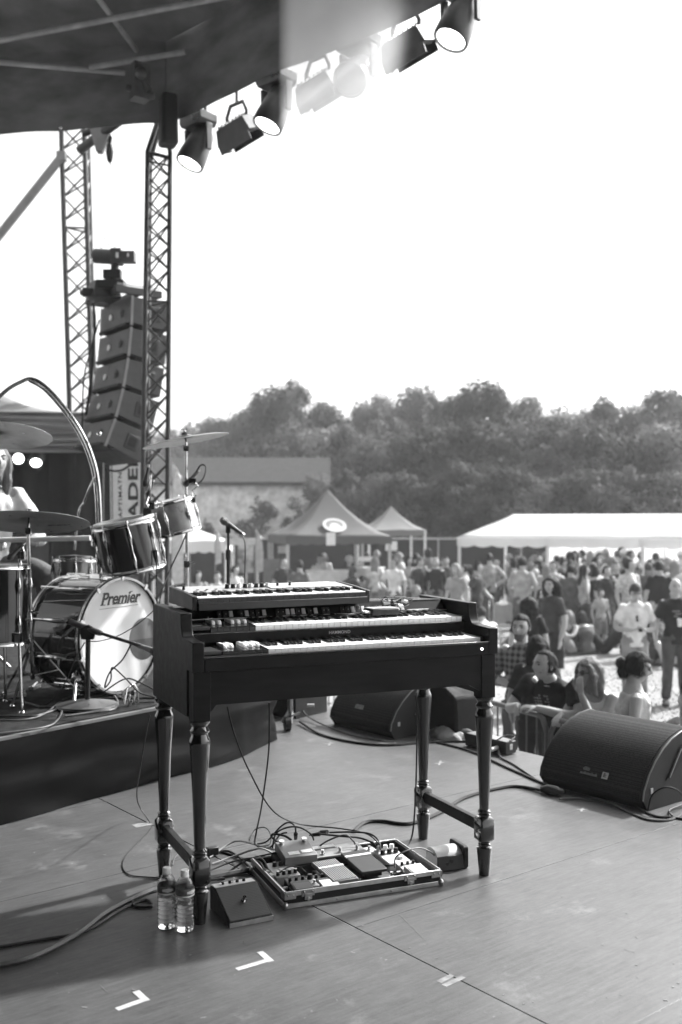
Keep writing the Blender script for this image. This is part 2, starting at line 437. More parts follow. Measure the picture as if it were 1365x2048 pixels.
# black cloths closing the back and the near wing of the stage (behind the camera)
BCK = mat('stage_black', .012, .95, bump=.3, bscale=3, spec=.1)
def hung(a, b, z0, z1, name, label):
    m = MB(); d = b - a; dn = d.normalized(); nr = V((-dn.y, dn.x, 0)); n = int(d.length * 8)
    for sd_ in (0, .02):
        for z in (z0, z1):
            for i in range(n + 1): q = a + dn * (d.length * i / n) + nr * (.07 * sin(i * .9) + sd_); m.v.append((q.x, q.y, z))
    for l in (0, 1):
        for i in range(n): q = l * 2 * (n + 1) + i; m.f.append([q, q + 1, q + n + 2, q + n + 1]); m.mi.append(0)
    o = m.build(name, BCK, smooth=60, fix=False); tag(o, label, 'backcloth')
hung(UVp(-3.7, -2.2), UVp(-3.7, 7.5), 0, 6.0, 'backcloth', 'black cloth closing the back of the stage, out of frame')
hung(UVp(-3.7, -2.2), UVp(.9, -2.2), 0, 6.0, 'backcloth', 'black cloth closing the near wing of the stage, behind the camera')
# lattice towers
TRUSS = mat('truss_metal', .05, .45, .3, var=.25, scale=12)
def tower(chords, zb, zt, label, k=1.0):
    """chords: three (bottom point, top point)"""
    o = chords[0][0].copy(); o.z = zb
    T = empty('truss_tower', o, 0, label, 'tower')
    def P(i, z):
        a, b = chords[i]; t = (z - a.z) / (b.z - a.z); return a + (b - a) * t - o
    for i in range(3):
        mb = MB(); mb.cyl(P(i, zb), P(i, zt), .026 * k, n=12); mb.build('chord', TRUSS, T)
    mb = MB(); st = .235 * k; z = zb + .05; c = 0
    while z + st < zt:
        for (i, j) in ((0, 1), (1, 2), (0, 2)):
            if (c % 11) == 10:
                mb.cyl(P(i, z), P(j, z), .010 * k, n=6)
            else:
                mb.cyl(P(i, z), P(j, z + st), .0095 * k, n=6)
                if (i, j) != (0, 2): mb.cyl(P(j, z), P(i, z + st), .0095 * k, n=6)
        z += st if (c % 11) != 10 else .09; c += 1
    mb.build('lattice', TRUSS, T)
    mb = MB()
    q = (P(0, zb) + P(1, zb) + P(2, zb)) / 3
    mb.box(q + V((0, 0, .02)), (.5, .5, .04)); mb.build('base_plate', BLKM, T)
    return T, P, o
Y2 = 10.15
tw2 = [(at(283, 1180, Y2 - .05), at(296, 300, Y2 - .05)), (at(334, 1180, Y2), at(341, 300, Y2)), (at(291, 1180, Y2 + .22), at(301, 300, Y2 + .22))]
T2, P2, o2 = tower(tw2, GZ, 5.15, 'dark lattice tower under the roof corner, in front of the hanging loudspeakers')
mb = MB()
for i, q in ((0, at(322, 225, Y2)), (1, at(333, 222, Y2)), (2, at(326, 225, Y2 + .1))): mb.cyl(P2(i, 5.15), q - o2, .026)
mb.cyl(P2(0, 5.14), P2(1, 5.1), .02); mb.cyl(P2(0, 5.05), P2(1, 5.02), .01); mb.build('tower_head', TRUSS, T2)
Y1 = 14.0
tw1 = [(at(150, 1180, Y1 - .05), at(123, 262, Y1 - .05)), (at(195, 1180, Y1), at(169, 262, Y1)), (at(200, 1180, Y1 + .25), at(176, 262, Y1 + .25))]
T1, P1, o1 = tower(tw1, GZ, 7.05, 'dark lattice tower behind the striped tent, left of the chain hoist', 1.4)
mb = MB(); mb.cyl(at(125, 312, 13.9) - o1, at(-60, 545, 13.9) - o1, .06, n=14); mb.box(at(124, 313, 13.9) - o1, (.12, .12, .12)); mb.build('brace', mat('brace_tube', .2, .45), T1)
# cross beam with pulleys carrying the hoist
bm_ = empty('lifting_beam', at(200, 265, 11.2), 0, 'short lifting beam with pulleys and shackles under the canvas edge', 'lifting beam')
b0 = V(bm_.location)
mb = MB(); mb.cyl(at(160, 300, 11.35) - b0, at(245, 238, 10.9) - b0, .05); mb.cyl(at(165, 268, 11.2) - b0, at(240, 243, 11.2) - b0, .035); mb.build('beam', TRUSS, bm_)
mb = MB(); mb.prism([(-.1, .05), (.06, .1), (.12, 0), (.03, -.2), (-.03, -.2)], -.05, .05, 'y'); o = mb.build('pulley_block', GREYP, bm_, bevel=.01); o.location = at(200, 270, 11.1) - b0
mb = MB(); mb.tube([at(215, 262, 11.1) - b0, at(222, 275, 11.1) - b0, at(219, 290, 11.1) - b0], .022); mb.lathe([(.0, -.14), (.03, -.1), (.045, 0), (.03, .08), (0, .1)], at(220, 303, 11.1) - b0, 12); mb.build('hook', BLKM, bm_)
# ---------------- organ ----------------
WOOD = mat('dark_varnished_wood', .007, .36, var=.7, scale=5, coat=0, spec=.16, bump=.02, bscale=30, stretch=(1, 6, 6))
LEGW = mat('turned_leg_varnish', .009, .16, var=.3, scale=9, coat=1.0, spec=.6, stretch=(5, 5, 1))
PANB = mat('control_panel_black', .005, .6, var=.2, spec=.1)
KEYB = mat('key_black', .008, .18, var=.2)
ORG = empty('electric_organ', (-.065, 3.963, 0), R(24.2), 'dark wooden two-manual organ on four turned legs, a small keyboard on its top', 'organ')
HW = .62
def legprof(z):
    return z
LP = [(.0, 0), (.0185, 0), (.0195, .01), (.0275, .106), (.028, .111), (.021, .113), (.0185, .117), (.023, .121), (.023, .125), (.0185, .129), (.0225, .132), (.0225, .135), (.0175, .139)]
LP2 = [(.018, .230), (.0185, .236), (.0235, .239), (.0235, .242), (.0185, .245), (.0235, .25), (.0235, .255), (.0178, .262), (.0178, .275), (.0255, .5), (.0335, .625), (.0345, .636), (.031, .646), (.0275, .655), (.026, .662), (.031, .668), (.032, .674), (.0275, .68), (.024, .688), (.029, .695), (.033, .701), (.033, .708), (.0, .709)]
for sx in (-1, 1):
    for sy in (-1, 1):
        m = MB(); c = (0, 0, 0); m.lathe(LP, c, 28)
        # chamfered block
        b = .029; ch = .006; poly = [(-b + ch, -b), (b - ch, -b), (b, -b + ch), (b, b - ch), (b - ch, b), (-b + ch, b), (-b, b - ch), (-b, -b + ch)]
        zs = [(.137, .78), (.146, 1), (.222, 1), (.232, .76)]; vs = []
        for z, s_ in zs: vs += [(p[0] * s_, p[1] * s_, z) for p in poly]
        fs = [tuple(reversed(range(8))), tuple(range(24, 32))]
        for i in range(3):
            for j in range(8): fs.append((i * 8 + j, i * 8 + (j + 1) % 8, i * 8 + 8 + (j + 1) % 8, i * 8 + 8 + j))
        m.add(vs, fs); m.lathe(LP2, c, 28)
        m.v = [(x * 1.1, y * 1.1, z) for x, y, z in m.v]; o = m.build('leg', LEGW, ORG, smooth=40); o.location = (sx * .583, sy * .25, 0)
        if sy < 0:
            m = MB(); m.box((0, -.001, .794), (.062, .062, .172)); o2 = m.build('leg_block', WOOD, o, bevel=.002)
        else:
            m = MB(); m.cyl((0, 0, .70), (0, 0, .72), .034, n=24); m.build('ferrule', LEGW, o)
            m = MB()
            for k in (-.012, .012): m.cyl((k + .01, -.034, .700), (k + .01, -.04, .700), .004, n=8)
            m.build('screws', CHROME, o)
for sx in (-1, 1):
    m = MB(); m.bar((sx * .583, -.222, .19), (sx * .583, .222, .19), .024, .046); m.build('stretcher', WOOD, ORG, bevel=.002)
# cheeks (side panels)
prof = [(-.218, .716), (.28, .716), (.28, 1.078), (-.134, 1.073)]
arc = []
for k in range(9):
    q = k / 8 * pi / 2; arc.append((-.136 - .004 * k / 8 - .034 * (1 - cos(q)), 1.05 - .06 * sin(q)))
prof += [(-.136, 1.052)] + arc + [(-.182, .9885), (-.292, .984), (-.292, .881), (-.218, .881)]
prof = list(reversed(prof)); prof.reverse()
for sx in (-1, 1):
    m = MB(); a = sx * HW; b = sx * (HW - .042)
    m.prism(prof, min(a, b), max(a, b), 'x'); m.build('side_panel', WOOD, ORG, bevel=.003, smooth=30)
m = MB(); m.prism([(-.553, .881), (-.553, .735), (-.53, .762), (.50, .762), (.553, .735), (.553, .881)], -.276, -.256, 'y'); m.build('front_board', WOOD, ORG, bevel=.0015)
m = MB(); m.box((0, -.282, .9045), (2 * HW - .086, .02, .045)); m.build('key_rail', WOOD, ORG, bevel=.0015)
RLIP = mat('polished_lip', .02, .18, spec=.9, coat=.6)
m = MB(); m.box((0, -.2785, .9305), (2 * HW - .086, .027, .005)); m.build('rail_lip', RLIP, ORG, bevel=.0015)
m = MB(); m.box((.478 + .067, -.293, .9045), (.005, .004, .005)); m.ball((.545, -.2935, .9045), .005); m.build('pilot_lamp', mat('pilot_light', .8, .4, var=0, emis=3), ORG)
m = MB(); m.box((0, 0, .835), (2 * HW - .086, .48, .01)); m.box((0, .268, .9), (2 * HW - .086, .014, .30)); m.build('bottom_board', WOOD, ORG)
m = MB(); m.box((0, .18, 1.062), (2 * HW - .086, .19, .014)); m.build('lid', mat('lid_wood', .03, .25, var=.3, coat=.5, scale=6), ORG, bevel=.002)
# fascia between manuals
m = MB(); m.box((0, -.098, .9755), (2 * HW - .086, .014, .036)); m.build('name_rail', WOOD, ORG, bevel=.0008)
m = MB(); m.box((0, -.108, .9955), (2 * HW - .086, .034, .004)); m.build('name_rail_lip', RLIP, ORG, bevel=.0012)
text('name_lettering', 'HAMMOND', .0165, mat('gilt_letters', .5, .4), ORG, frame((.018, -.1062, .975), (1, 0, 0), (0, 0, 1)), ext=.0006, bold=.0001, sp=1.08)
# control panel
m = MB(); m.prism([(.032, 1.015), (.12, 1.015), (.12, 1.073), (.085, 1.073), (.055, 1.035), (.032, 1.03)], -.577, .577, 'x'); m.build('control_panel', PANB, ORG, bevel=.001)
m = MB(); m.box((0, .0315, 1.033), (1.15, .002, .002)); m.box((.44, .0835, 1.0755), (.26, .002, .002)); m.build('panel_trim', ALU, ORG)
BLK_AFTER = {0, 1, 3, 4, 5}        # white key indices (from C) with a black key to their right
def TL(m): m.v = [(x, y, z + y * .055) for x, y, z in m.v]     # the manuals slope up to the rear
def keybed(parent, name, x0, y0, z0, nw, pitch, depth, mfront):
    """white keys with front lip; returns the empty-less part holding them"""
    m = MB(); m.box((x0 + nw * pitch / 2, y0 + depth / 2 + .01, z0 - .030), (nw * pitch + .002, depth - .012, .012)); bed = m.build(name, BLKP, parent)
    m = MB(); m.box((0, depth / 2, -.002), (pitch - .0012, depth, .004)); m.box((0, .0015, -.0118), (pitch - .0012, .003, .0156)); TL(m); wk = m.build('white_key', CREAM, bed, bevel=.0006)
    m = MB(); m.prism([(.056, 0), (depth, 0), (depth, .0125), (.061, .0115), (.0565, .008)], -.0056, .0056, 'x'); TL(m); bk = m.build('black_key', KEYB, bed, bevel=.0012)
    fw = fb = True
    for i in range(nw):
        o = wk if fw else wk.copy()
        if not fw: COL.objects.link(o)
        fw = False; o.location = (x0 + (i + .5) * pitch, y0, z0 + random.uniform(-.0003, .0003))
        if i % 7 in BLK_AFTER and i < nw - 1:
            o = bk if fb else bk.copy()
            if not fb: COL.objects.link(o)
            fb = False; sh = {0: -.0015, 1: .0015, 3: -.002, 4: 0, 5: .002}[i % 7]
            o.location = (x0 + (i + 1) * pitch + sh, y0, z0)
    return bed
random.seed(3)
PW = .02475; X0 = -.328
for nm, y0, z0, dp in (('lower_manual', -.254, .945, .145), ('upper_manual', -.112, 1.0165, .142)):
    bed = keybed(ORG, nm, X0, y0, z0, 36, PW, dp, None)
    # preset octave: black naturals, white sharps
    xp = X0 - 7 * PW
    m = MB(); m.box((0, .068, -.0015), (PW - .0012, .136, .004)); m.box((0, .0015, -.0118), (PW - .0012, .003, .0156)); TL(m); nk = m.build('preset_natural_key', KEYB, bed, bevel=.0006)
    m = MB(); m.prism([(.046, 0), (.13, 0), (.13, .010), (.058, .0165), (.049, .012)], -.0072, .0072, 'x'); TL(m); sk = m.build('preset_sharp_key', CREAM, bed, bevel=.003)
    for i in range(7):
        o = nk if i == 0 else nk.copy()
        if i: COL.objects.link(o)
        o.location = (xp + (i + .5) * PW, y0, z0)
    q = 0
    for i in (0, 1, 3, 4, 5):
        o = sk if q == 0 else sk.copy()
        if q: COL.objects.link(o)
        q = 1; o.location = (xp + (i + 1) * PW, y0, z0)
    for bx_, bw_ in ((-.54, .074), (.57, .013)):
        m = MB(); m.box((bx_, y0 + .07, z0 - .004), (bw_, .135, .012)); m.build('key_block', mat('block_grey', .035, .35, var=.3), bed, bevel=.001)
m = MB(); m.box((-.545, -.06, 1.0195), (.045, .01, .003)); m.build('name_tag', LGREY, ORG)
# rocker tabs
tilt = R(-40)
def tabpos(x): return V((x, .046, 1.044))
PT = [(-.42, 0), (-.395, 0), (-.372, 1), (-.332, 0), (-.308, 1), (-.285, 0), (-.262, 0), (-.236, 1), (-.18, 0), (-.16, 0), (-.138, 1), (-.116, 1), (-.093, 0), (-.07, 1), (-.043, 0), (-.018, 1), (.015, 0), (.035, 0), (.1, 0), (.122, 0), (.146, 1), (.17, 0), (.19, 1), (.215, 0), (.25, 0), (.272, 1), (.31, 0), (.33, 0), (.35, 1), (.372, 1)]
tm = MB(); tm.prism([(-.004, -.004), (.006, -.004), (.012, .016), (.009, .018)], -.0075, .0075, 'x')
t0 = {1: tm.build('white_tab', WHTP, ORG, bevel=.001)}
tm = MB(); tm.prism([(-.004, -.004), (.006, -.004), (.012, .016), (.009, .018)], -.0075, .0075, 'x'); t0[0] = tm.build('black_tab', mat('tab_black', .03, .3), ORG, bevel=.001)
used = {0: 0, 1: 0}
for x, w in PT:
    o = t0[w] if not used[w] else t0[w].copy()
    if used[w]: COL.objects.link(o)
    used[w] = 1; o.location = (x, .0445, 1.041)
m = MB()
for x, w in PT:
    if not w: m.box((x, .0405, 1.049), (.004, .001, .004), None)
m.build('tab_marks', LGREY, ORG)
m = MB(); m.cyl((-.535, .028, 1.032), (-.49, .028, 1.033), .0022); m.cyl((-.482, .028, 1.033), (-.455, .028, 1.034), .004); m.cyl((-.47, .028, 1.034), (-.47, .028, 1.042), .002); m.build('drawbar_rods', CHROME, ORG)
m = MB()
for x in (.40, .425, .45, .475, .50, .52, .54): m.cyl((x, .052, 1.032), (x, .046, 1.036), .003, n=10)
m.build('small_knobs', BLKP, ORG)
m = MB()
for x in (.40, .425, .45, .475): m.box((x, .034, 1.036), (.024, .012, .006))
m.build('drawbar_strip', WHTP, ORG, bevel=.001)
# small effects box and cable tangle lying on the upper manual
_c, _s = cos(R(24.2)), sin(R(24.2))
def ow_(x, y, z): return V((-.065 + _c * x - _s * y, 3.963 + _s * x + _c * y, z))
b0 = ow_(.235, -.03, 1.030)
EB = empty('effects_box', b0, R(24.2 + 6), 'flat grey-topped effects box lying across the upper organ keys', 'effects box')
m = MB(); m.box((0, 0, .012), (.125, .075, .024)); m.build('case', BLKM, EB, bevel=.003)
m = MB(); m.box((0, .002, .026), (.118, .066, .004)); m.build('top_plate', LGREY, EB, bevel=.001)
m = MB(); m.cyl((-.062, .01, .013), (-.085, .008, .013), .006); m.cyl((-.062, -.015, .013), (-.09, -.02, .014), .005); m.build('plug', WHTP, EB)
def ocab(label, pts, r, mt, **k):
    o = MB(); o.tube(spline([ow_(*p) for p in pts], 8), r, 6); o = o.build('cable', mt); tag(o, label, 'cable', **k); return o
ocab('thin black cable running left from the effects box over the organ keys', [(.165, -.03, 1.045), (.12, -.04, 1.036), (.06, -.05, 1.034), (.0, -.02, 1.033), (-.03, .02, 1.036)], .0018, CABL)
ocab('second thin pale cable looping left from the effects box plugs', [(.163, -.05, 1.045), (.13, -.03, 1.04), (.09, -.03, 1.037), (.05, -.01, 1.038)], .0018, CABW)
random.seed(8)
KN = empty('patch_lead_bundle', ow_(.33, .045, 1.06), R(24.2), 'tangle of short patch leads with pale plugs on the organ panel behind the effects box', 'leads')
m = MB()
for i in range(7):
    a = [V((random.uniform(-.06, .08), random.uniform(-.03, .03), random.uniform(-.01, .035))) for _ in range(5)]; m.tube(spline(a, 6), .0017, 6)
m.build('lead', CABL, KN)
m = MB()
for i in range(4):
    a = [V((random.uniform(-.06, .07), random.uniform(-.03, .02), random.uniform(0, .035))) for _ in range(4)]; m.tube(spline(a, 6), .0022, 6)
m.build('pale_lead', CABW, KN)
m = MB()
for p, q in (((-.055, -.02, .005), (-.03, -.025, .012)), ((-.02, 0, .02), (-.02, .0, -.005)), ((.03, -.01, .018), (.055, -.015, .01)), ((-.045, .01, .02), (-.03, 0, .005)), ((.0, -.035, .0), (.022, -.03, -.004))):
    m.cyl(p, q, .0072, n=10)
m.build('plugs', WHTP, KN)

# ---------------- small keyboard on top ----------------
kb0 = V((-.545, 3.67, 0)); KR = R(30)
KB = empty('compact_keyboard', (-.545, 3.67, 1.0765), KR, 'compact keyboard with silver top panel and knobs, set askew on the left of the organ', 'keyboard')
KB.rotation_euler = (R(2.6), 0, KR); L_ = .764; D_ = .25; Hh = .05
m = MB(); m.prism([(0.012, .0), (D_, 0), (D_, .045), (.10, .045), (.012, .033)], .02, L_ - .02, 'x'); m.build('case', BLKM, KB, bevel=.002)
for x in (0, L_ - .02):
    m = MB(); m.prism([(0, 0), (D_, 0), (D_, .064), (.1, .058), (0, .05)], x, x + .02, 'x'); m.build('end_cheek', BLKP, KB, bevel=.003)
m = MB(); m.box((L_ / 2, -.0005, .0125), (L_ - .04, .024, .026)); m.build('front_lip', mat('lip_black', .014, .5), KB, bevel=.001)
random.seed(5)
pw = (L_ - .042) / 29
m = MB(); m.box((L_ / 2, .05, .034), (L_ - .04, .09, .004)); bed = m.build('keys', BLKP, KB)
m = MB(); m.box((0, .05, .002), (pw - .001, .1, .006)); wk = m.build('white_key', CREAM, bed, bevel=.0006)
m = MB(); m.box((0, -.0015, -.008), (pw - .0016, .003, .019)); kf = m.build('key_front', mat('key_front_black', .02, .3), wk)
m = MB(); m.prism([(.045, 0), (.1, 0), (.1, .014), (.05, .013), (.0455, .01)], -.0055, .0055, 'x'); bk = m.build('black_key', KEYB, bed, bevel=.001)
for i in range(29):
    if i == 0: wk.location = (.021 + pw * .5, 0, .041)
    else:
        c = copy_tree(wk); c.location = (.021 + pw * (i + .5), 0, .041 + random.uniform(-.0003, .0003))
    if i % 7 in BLK_AFTER and i < 28:
        o = bk if i == 0 else bk.copy()
        if i: COL.objects.link(o)
        o.location = (.021 + pw * (i + 1), 0, .046)
m = MB(); m.prism([(.10, .045), (D_ - .002, .045), (D_ - .002, .0615), (.10, .054)], .0205, L_ - .0205, 'x'); m.build('top_panel', mat('silver_panel', .3, .45, .1, var=.1, scale=10), KB, bevel=.001)
m = MB(); m.prism([(.12, .0565), (.235, .062), (.235, .0645), (.12, .059)], .38, .70, 'x'); m.build('raised_panel', mat('silver_panel2', .5, .45, .1, var=.1), KB, bevel=.001)
m = MB()
for i in range(7): m.box((.06 + .019 * i, .12 + .03 * (i % 2), .0575 + .0016 * (i % 2)), (.009, .007, .002))
m.build('buttons', BLKP, KB)
for x, w in ((.21, 0), (.235, 0), (.26, 1), (.287, 0), (.31, 1), (.335, 0), (.36, 0), (.385, 1), (.03, 0), (.43, 0), (.485, 0)):
    m = MB(); y = .17; rr = .009 if x not in (.03, .43, .485) else .0055
    m.lathe([(.0, 0), (rr * 1.1, 0), (rr, .004), (rr * .85, .016), (0, .016)], (0, 0, 0), 16); o = m.build('knob', WHTP if w else BLKP, KB); o.location = (x, y, .0585)
    if rr > .006:
        m = MB(); m.box((0, -.004, .0165), (.0015, .008, .002)); m.build('pointer', LGREY if not w else BLKP, o)
# ---------------- things on the stage floor ----------------
GRILLE_H = mat('screw_metal', .5, .3, 1.)
# flight case pedalboard
PB = empty('pedalboard_case', (-.2007, 3.62, 0), R(22.3), 'open shallow flight case with aluminium edges holding many effect pedals under the organ', 'flight case')
PL, PD, PH = .63, .40, .062
_pc, _ps = cos(R(22.3)), sin(R(22.3))
def pl(px, py, z):            # floor-case local coordinates of a point seen on level z
    p = fl(px, py, z) - V((-.2007, 3.62, 0)); return (p.x * _pc + p.y * _ps, -p.x * _ps + p.y * _pc)
def pw_(x, y, z): return V((-.2007 + _pc * x - _ps * y, 3.62 + _ps * x + _pc * y, z))
CASEB = mat('case_laminate', .009, .4, spec=.3, var=.3, bump=.05, bscale=150)
m = MB(); t = .009
m.box((PL / 2, PD / 2, .008), (PL - .004, PD - .004, .008)); m.build('base', mat('case_felt', .012, 1.), PB)
for a, b in (((0, t / 2), (PL, t / 2)), ((0, PD - t / 2), (PL, PD - t / 2))):
    m = MB(); m.box((PL / 2, a[1], .033), (PL - 2 * t, t, .05)); m.build('wall', CASEB, PB)
for x in (t / 2, PL - t / 2):
    m = MB(); m.box((x, PD / 2, .033), (t, PD, .05)); m.build('wall', CASEB, PB)
def rail(p, q, zc, h, w, ox, oy):
    m = MB(); m.bar((p[0] + ox, p[1] + oy, zc), (q[0] + ox, q[1] + oy, zc), w, h); m.build('edging', ALU, PB, bevel=.0012)
e = .0015
for z, h in ((.0095, .017), (.053, .018)):
    rail((0, 0), (PL, 0), z, h, .006, 0, -e); rail((0, PD), (PL, PD), z, h, .006, 0, e)
    rail((0, .004), (0, PD - .004), z, h, .006, -e, 0); rail((PL, .004), (PL, PD - .004), z, h, .006, e, 0)
for x in (0, PL):
    for y in (0, PD):
        sx = -1 if x == 0 else 1; sy = -1 if y == 0 else 1
        m = MB(); m.ball((x + sx * .002, y + sy * .002, .013), .0125, 14, 10); m.box((x - sx * .016, y + sy * .0045, .046), (.045, .002, .024)); m.box((x + sx * .0045, y - sy * .016, .046), (.002, .045, .024))
        for k in (.008, .028): m.ball((x - sx * k, y + sy * .006, .048), .0035, 8, 6)
        m.build('corner_guard', STEEL, PB, bevel=.0006)
for x in (.085, PL - .13):
    m = MB(); m.box((x, -.006, .05), (.05, .003, .024)); m.box((x, -.008, .037), (.028, .006, .022)); m.cyl((x, -.008, .03), (x, -.014, .03), .007); m.ball((x - .016, -.009, .055), .004, 8, 6); m.ball((x + .016, -.009, .055), .004, 8, 6)
    m.build('catch', STEEL, PB, bevel=.001)
m = MB()
for x in (.2, .42): m.ball((x, -.0055, .0095), .004, 8, 6)
m.build('rivets', STEEL, PB)
def fsw(m, x, y, z, r=.006, h=.012):
    m.cyl((x, y, z), (x, y, z + .004), r * 1.25, n=8); m.cyl((x, y, z + .004), (x, y, z + h), r * .8, n=12); m.cyl((x, y, z + h), (x, y, z + h + .003), r, r * .9, n=12)
def knob(m, x, y, z, r=.007, h=.012):
    m.lathe([(0, 0), (r * 1.05, 0), (r, .003), (r * .85, h), (0, h)], (x, y, z), 14)
def pedal(label, loc, rot, cat='pedal', z=.0125, name='effect_pedal'):
    return empty(name, pw_(loc[0], loc[1], z), R(22.3 + rot), label, cat, 'effect pedals in the flight case')
def compact(label, loc, rot, body, pad, zz=.0125, s=1.0):
    """small stomp pedal: rear control shelf, big hinged tread at the front"""
    s = s * 1.14; p = pedal(label, loc, rot, z=zz); w, d = .07 * s, .118 * s
    m = MB(); m.prism([(-d / 2, 0), (d / 2, 0), (d / 2, .038), (.012, .03), (.01, .022), (-d / 2, .022)], -w / 2, w / 2, 'x'); m.build('case', body, p, bevel=.003)
    m = MB(); m.prism([(-d / 2 - .002, .024), (.008, .024), (.008, .046), (-d / 2 - .002, .036)], -w / 2 + .002, w / 2 - .002, 'x'); tr = m.build('tread', body, p, bevel=.003)
    m = MB(); m.prism([(-d / 2 + .006, .0375), (-.012, .0425), (-.012, .0445), (-d / 2 + .006, .0395)], -w / 2 + .008, w / 2 - .008, 'x'); m.build('tread_pad', pad, tr)
    for x in (-.022, 0, .022): m = MB(); knob(m, x * s, .036 * s, .036, .0065); m.build('knob', BLKP, p)
    m = MB(); m.cyl((.0, -d / 2, .014), (0, -d / 2 - .003, .014), .004, n=10); m.build('thumb_screw', CHROME, p)
    m = MB(); m.cyl((-w / 2, .02, .018), (-w / 2 - .022, .02, .018), .0065); m.cyl((w / 2, .02, .018), (w / 2 + .02, .02, .018), .0065); m.build('jack_plug', STEEL, p)
    return p
DG = mat('pedal_dark_grey', .022, .4, var=.15); PADD = mat('pad_grey', .11, .6); LABW = mat('pale_label', .6, .5, var=.2, scale=60)
compact('dark compact pedal in the front left corner of the flight case', (.085, .085), -2, DG, PADD, .016)
compact('dark compact pedal with a pale strip on its tread at the case front', (.19, .085), -2, DG, LABW, .014)
compact('white compact pedal by the right wall of the flight case', (.555, .085), 4, mat('pedal_white', .6, .4, var=.06), mat('pad_pale', .35, .6), .016)
# narrow mini pedal
p = pedal('narrow grey mini pedal between the two dark compact pedals', (.137, .09), -2)
m = MB(); m.box((0, 0, .02), (.032, .09, .04)); m.build('case', mat('mini_grey', .25, .4, var=.1), p, bevel=.004)
m = MB(); knob(m, 0, .028, .04, .011, .018); m.build('knob', BLKP, p)
m = MB(); fsw(m, 0, -.024, .04); m.build('foot_switch', CHROME, p)
# mixer-like pedal at the left
p = pedal('pale pedal covered with small knobs at the left wall of the case', (.075, .255), 3)
m = MB(); m.prism([(-.065, 0), (.065, 0), (.065, .05), (-.065, .034)], -.05, .05, 'x'); m.build('case', mat('pedal_pale', .28, .4, var=.15, scale=40), p, bevel=.003)
m = MB()
for i in range(4): knob(m, -.036 + .024 * i, -.045, .037, .0072, .014)
for i in range(3): knob(m, -.02 + .026 * i, .03, .046, .009, .016)
m.build('knobs', BLKP, p)
m = MB()
for i in range(4): m.cyl((-.036 + .024 * i, -.045, .051), (-.036 + .024 * i, -.045, .0525), .006, n=12)
m.box((.015, -.005, .0425), (.055, .03, .003)); m.build('caps', WHITE, p)
m = MB(); m.box((-.058, -.03, .034), (.016, .03, .014)); m.box((-.058, .02, .034), (.016, .03, .014)); m.build('side_jacks', LGREY, p, bevel=.003)
# raised two-switch box
p = pedal('grey two-switch box with pale tape, raised above the rear left of the case', (.16, .335), 0, z=.0125)
m = MB(); m.prism([(-.062, 0), (.062, 0), (.062, .06), (-.062, .04)], -.085, .065, 'x'); m.build('riser_block', mat('riser_block', .01, .7), p, bevel=.004)
m = MB(); m.prism([(-.062, .042), (.068, .068), (.06, .102), (-.066, .076)], -.068, .068, 'x'); m.build('case', mat('box_grey', .16, .45, var=.15), p, bevel=.003)
for x in (-.048, .048): m = MB(); m.cyl((x, .04, .096), (x, .036, .108), .009, .008); m.cyl((x, .036, .108), (x, .035, .113), .0125, .011); m.build('foot_switch', CHROME, p)
m = MB(); m.prism([(-.05, .0802), (-.028, .0850), (-.028, .0865), (-.05, .0817)], -.045, .0, 'x'); m.prism([(-.045, .0812), (-.025, .0856), (-.025, .0872), (-.045, .0828)], .01, .055, 'x'); m.build('tape_label', LABW, p)
# three-switch strip
p = pedal('long pedal with three foot switches on a pale top at the rear of the case', (.345, .345), 0, z=.022)
m = MB(); m.prism([(-.045, 0), (.045, 0), (.045, .05), (-.045, .036)], -.11, .11, 'x'); m.build('case', mat('strip_black', .02, .4), p, bevel=.003)
m = MB(); m.prism([(-.042, .0372), (.043, .0505), (.043, .053), (-.042, .0395)], -.105, .105, 'x'); m.build('top_plate', mat('strip_top', .3, .4, .3, var=.15), p)
for x in (-.075, 0, .075): m = MB(); fsw(m, x, -.02, .043, .008, .016); m.build('foot_switch', CHROME, p)
# ribbed expression pedal
p = pedal('light ribbed expression pedal in the middle of the case', (.248, .145), 4)
m = MB(); m.box((0, 0, .012), (.1, .2, .024)); m.build('base', DG, p, bevel=.003)
rx = M4.Rotation(R(3), 3, 'X')
m = MB(); m.box((0, 0, .044), (.105, .2, .012), rx); tr = m.build('treadle', mat('treadle_grey', .18, .5, var=.1), p, bevel=.002)
m = MB()
for i in range(12): m.box((-.0465 + .0085 * i, 0, .0515), (.0035, .194, .004), rx)
m.build('ribs', mat('rib_grey', .28, .55), tr); m = MB(); m.box((0, .028, .0552), (.105, .012, .004), rx); m.build('label_bar', LABW, tr)
# black expression pedal with base plate
p = pedal('black expression pedal on a base plate, right of the ribbed pedal', (.385, .165), 2)
m = MB(); m.box((0, -.01, .009), (.17, .22, .018)); m.build('base_plate', mat('plate_dark', .04, .35, var=.2), p, bevel=.003)
m = MB(); m.box((0, .01, .036), (.07, .18, .02)); m.build('pivot_block', BLKP, p)
rx = M4.Rotation(R(4), 3, 'X')
m = MB(); m.box((0, .01, .054), (.11, .2, .013), rx); tr = m.build('treadle', mat('treadle_black', .016, .6, bump=.08, bscale=300), p, bevel=.003)
m = MB(); m.box((0, .062, .0648), (.11, .016, .004), rx); m.build('stripe', LABW, tr)
m = MB(); fsw(m, .072, -.09, .018, .007, .016); m.build('foot_switch', CHROME, p)
m = MB(); fsw(m, -.07, -.095, .018, .007, .014); m.build('foot_switch', CHROME, p)
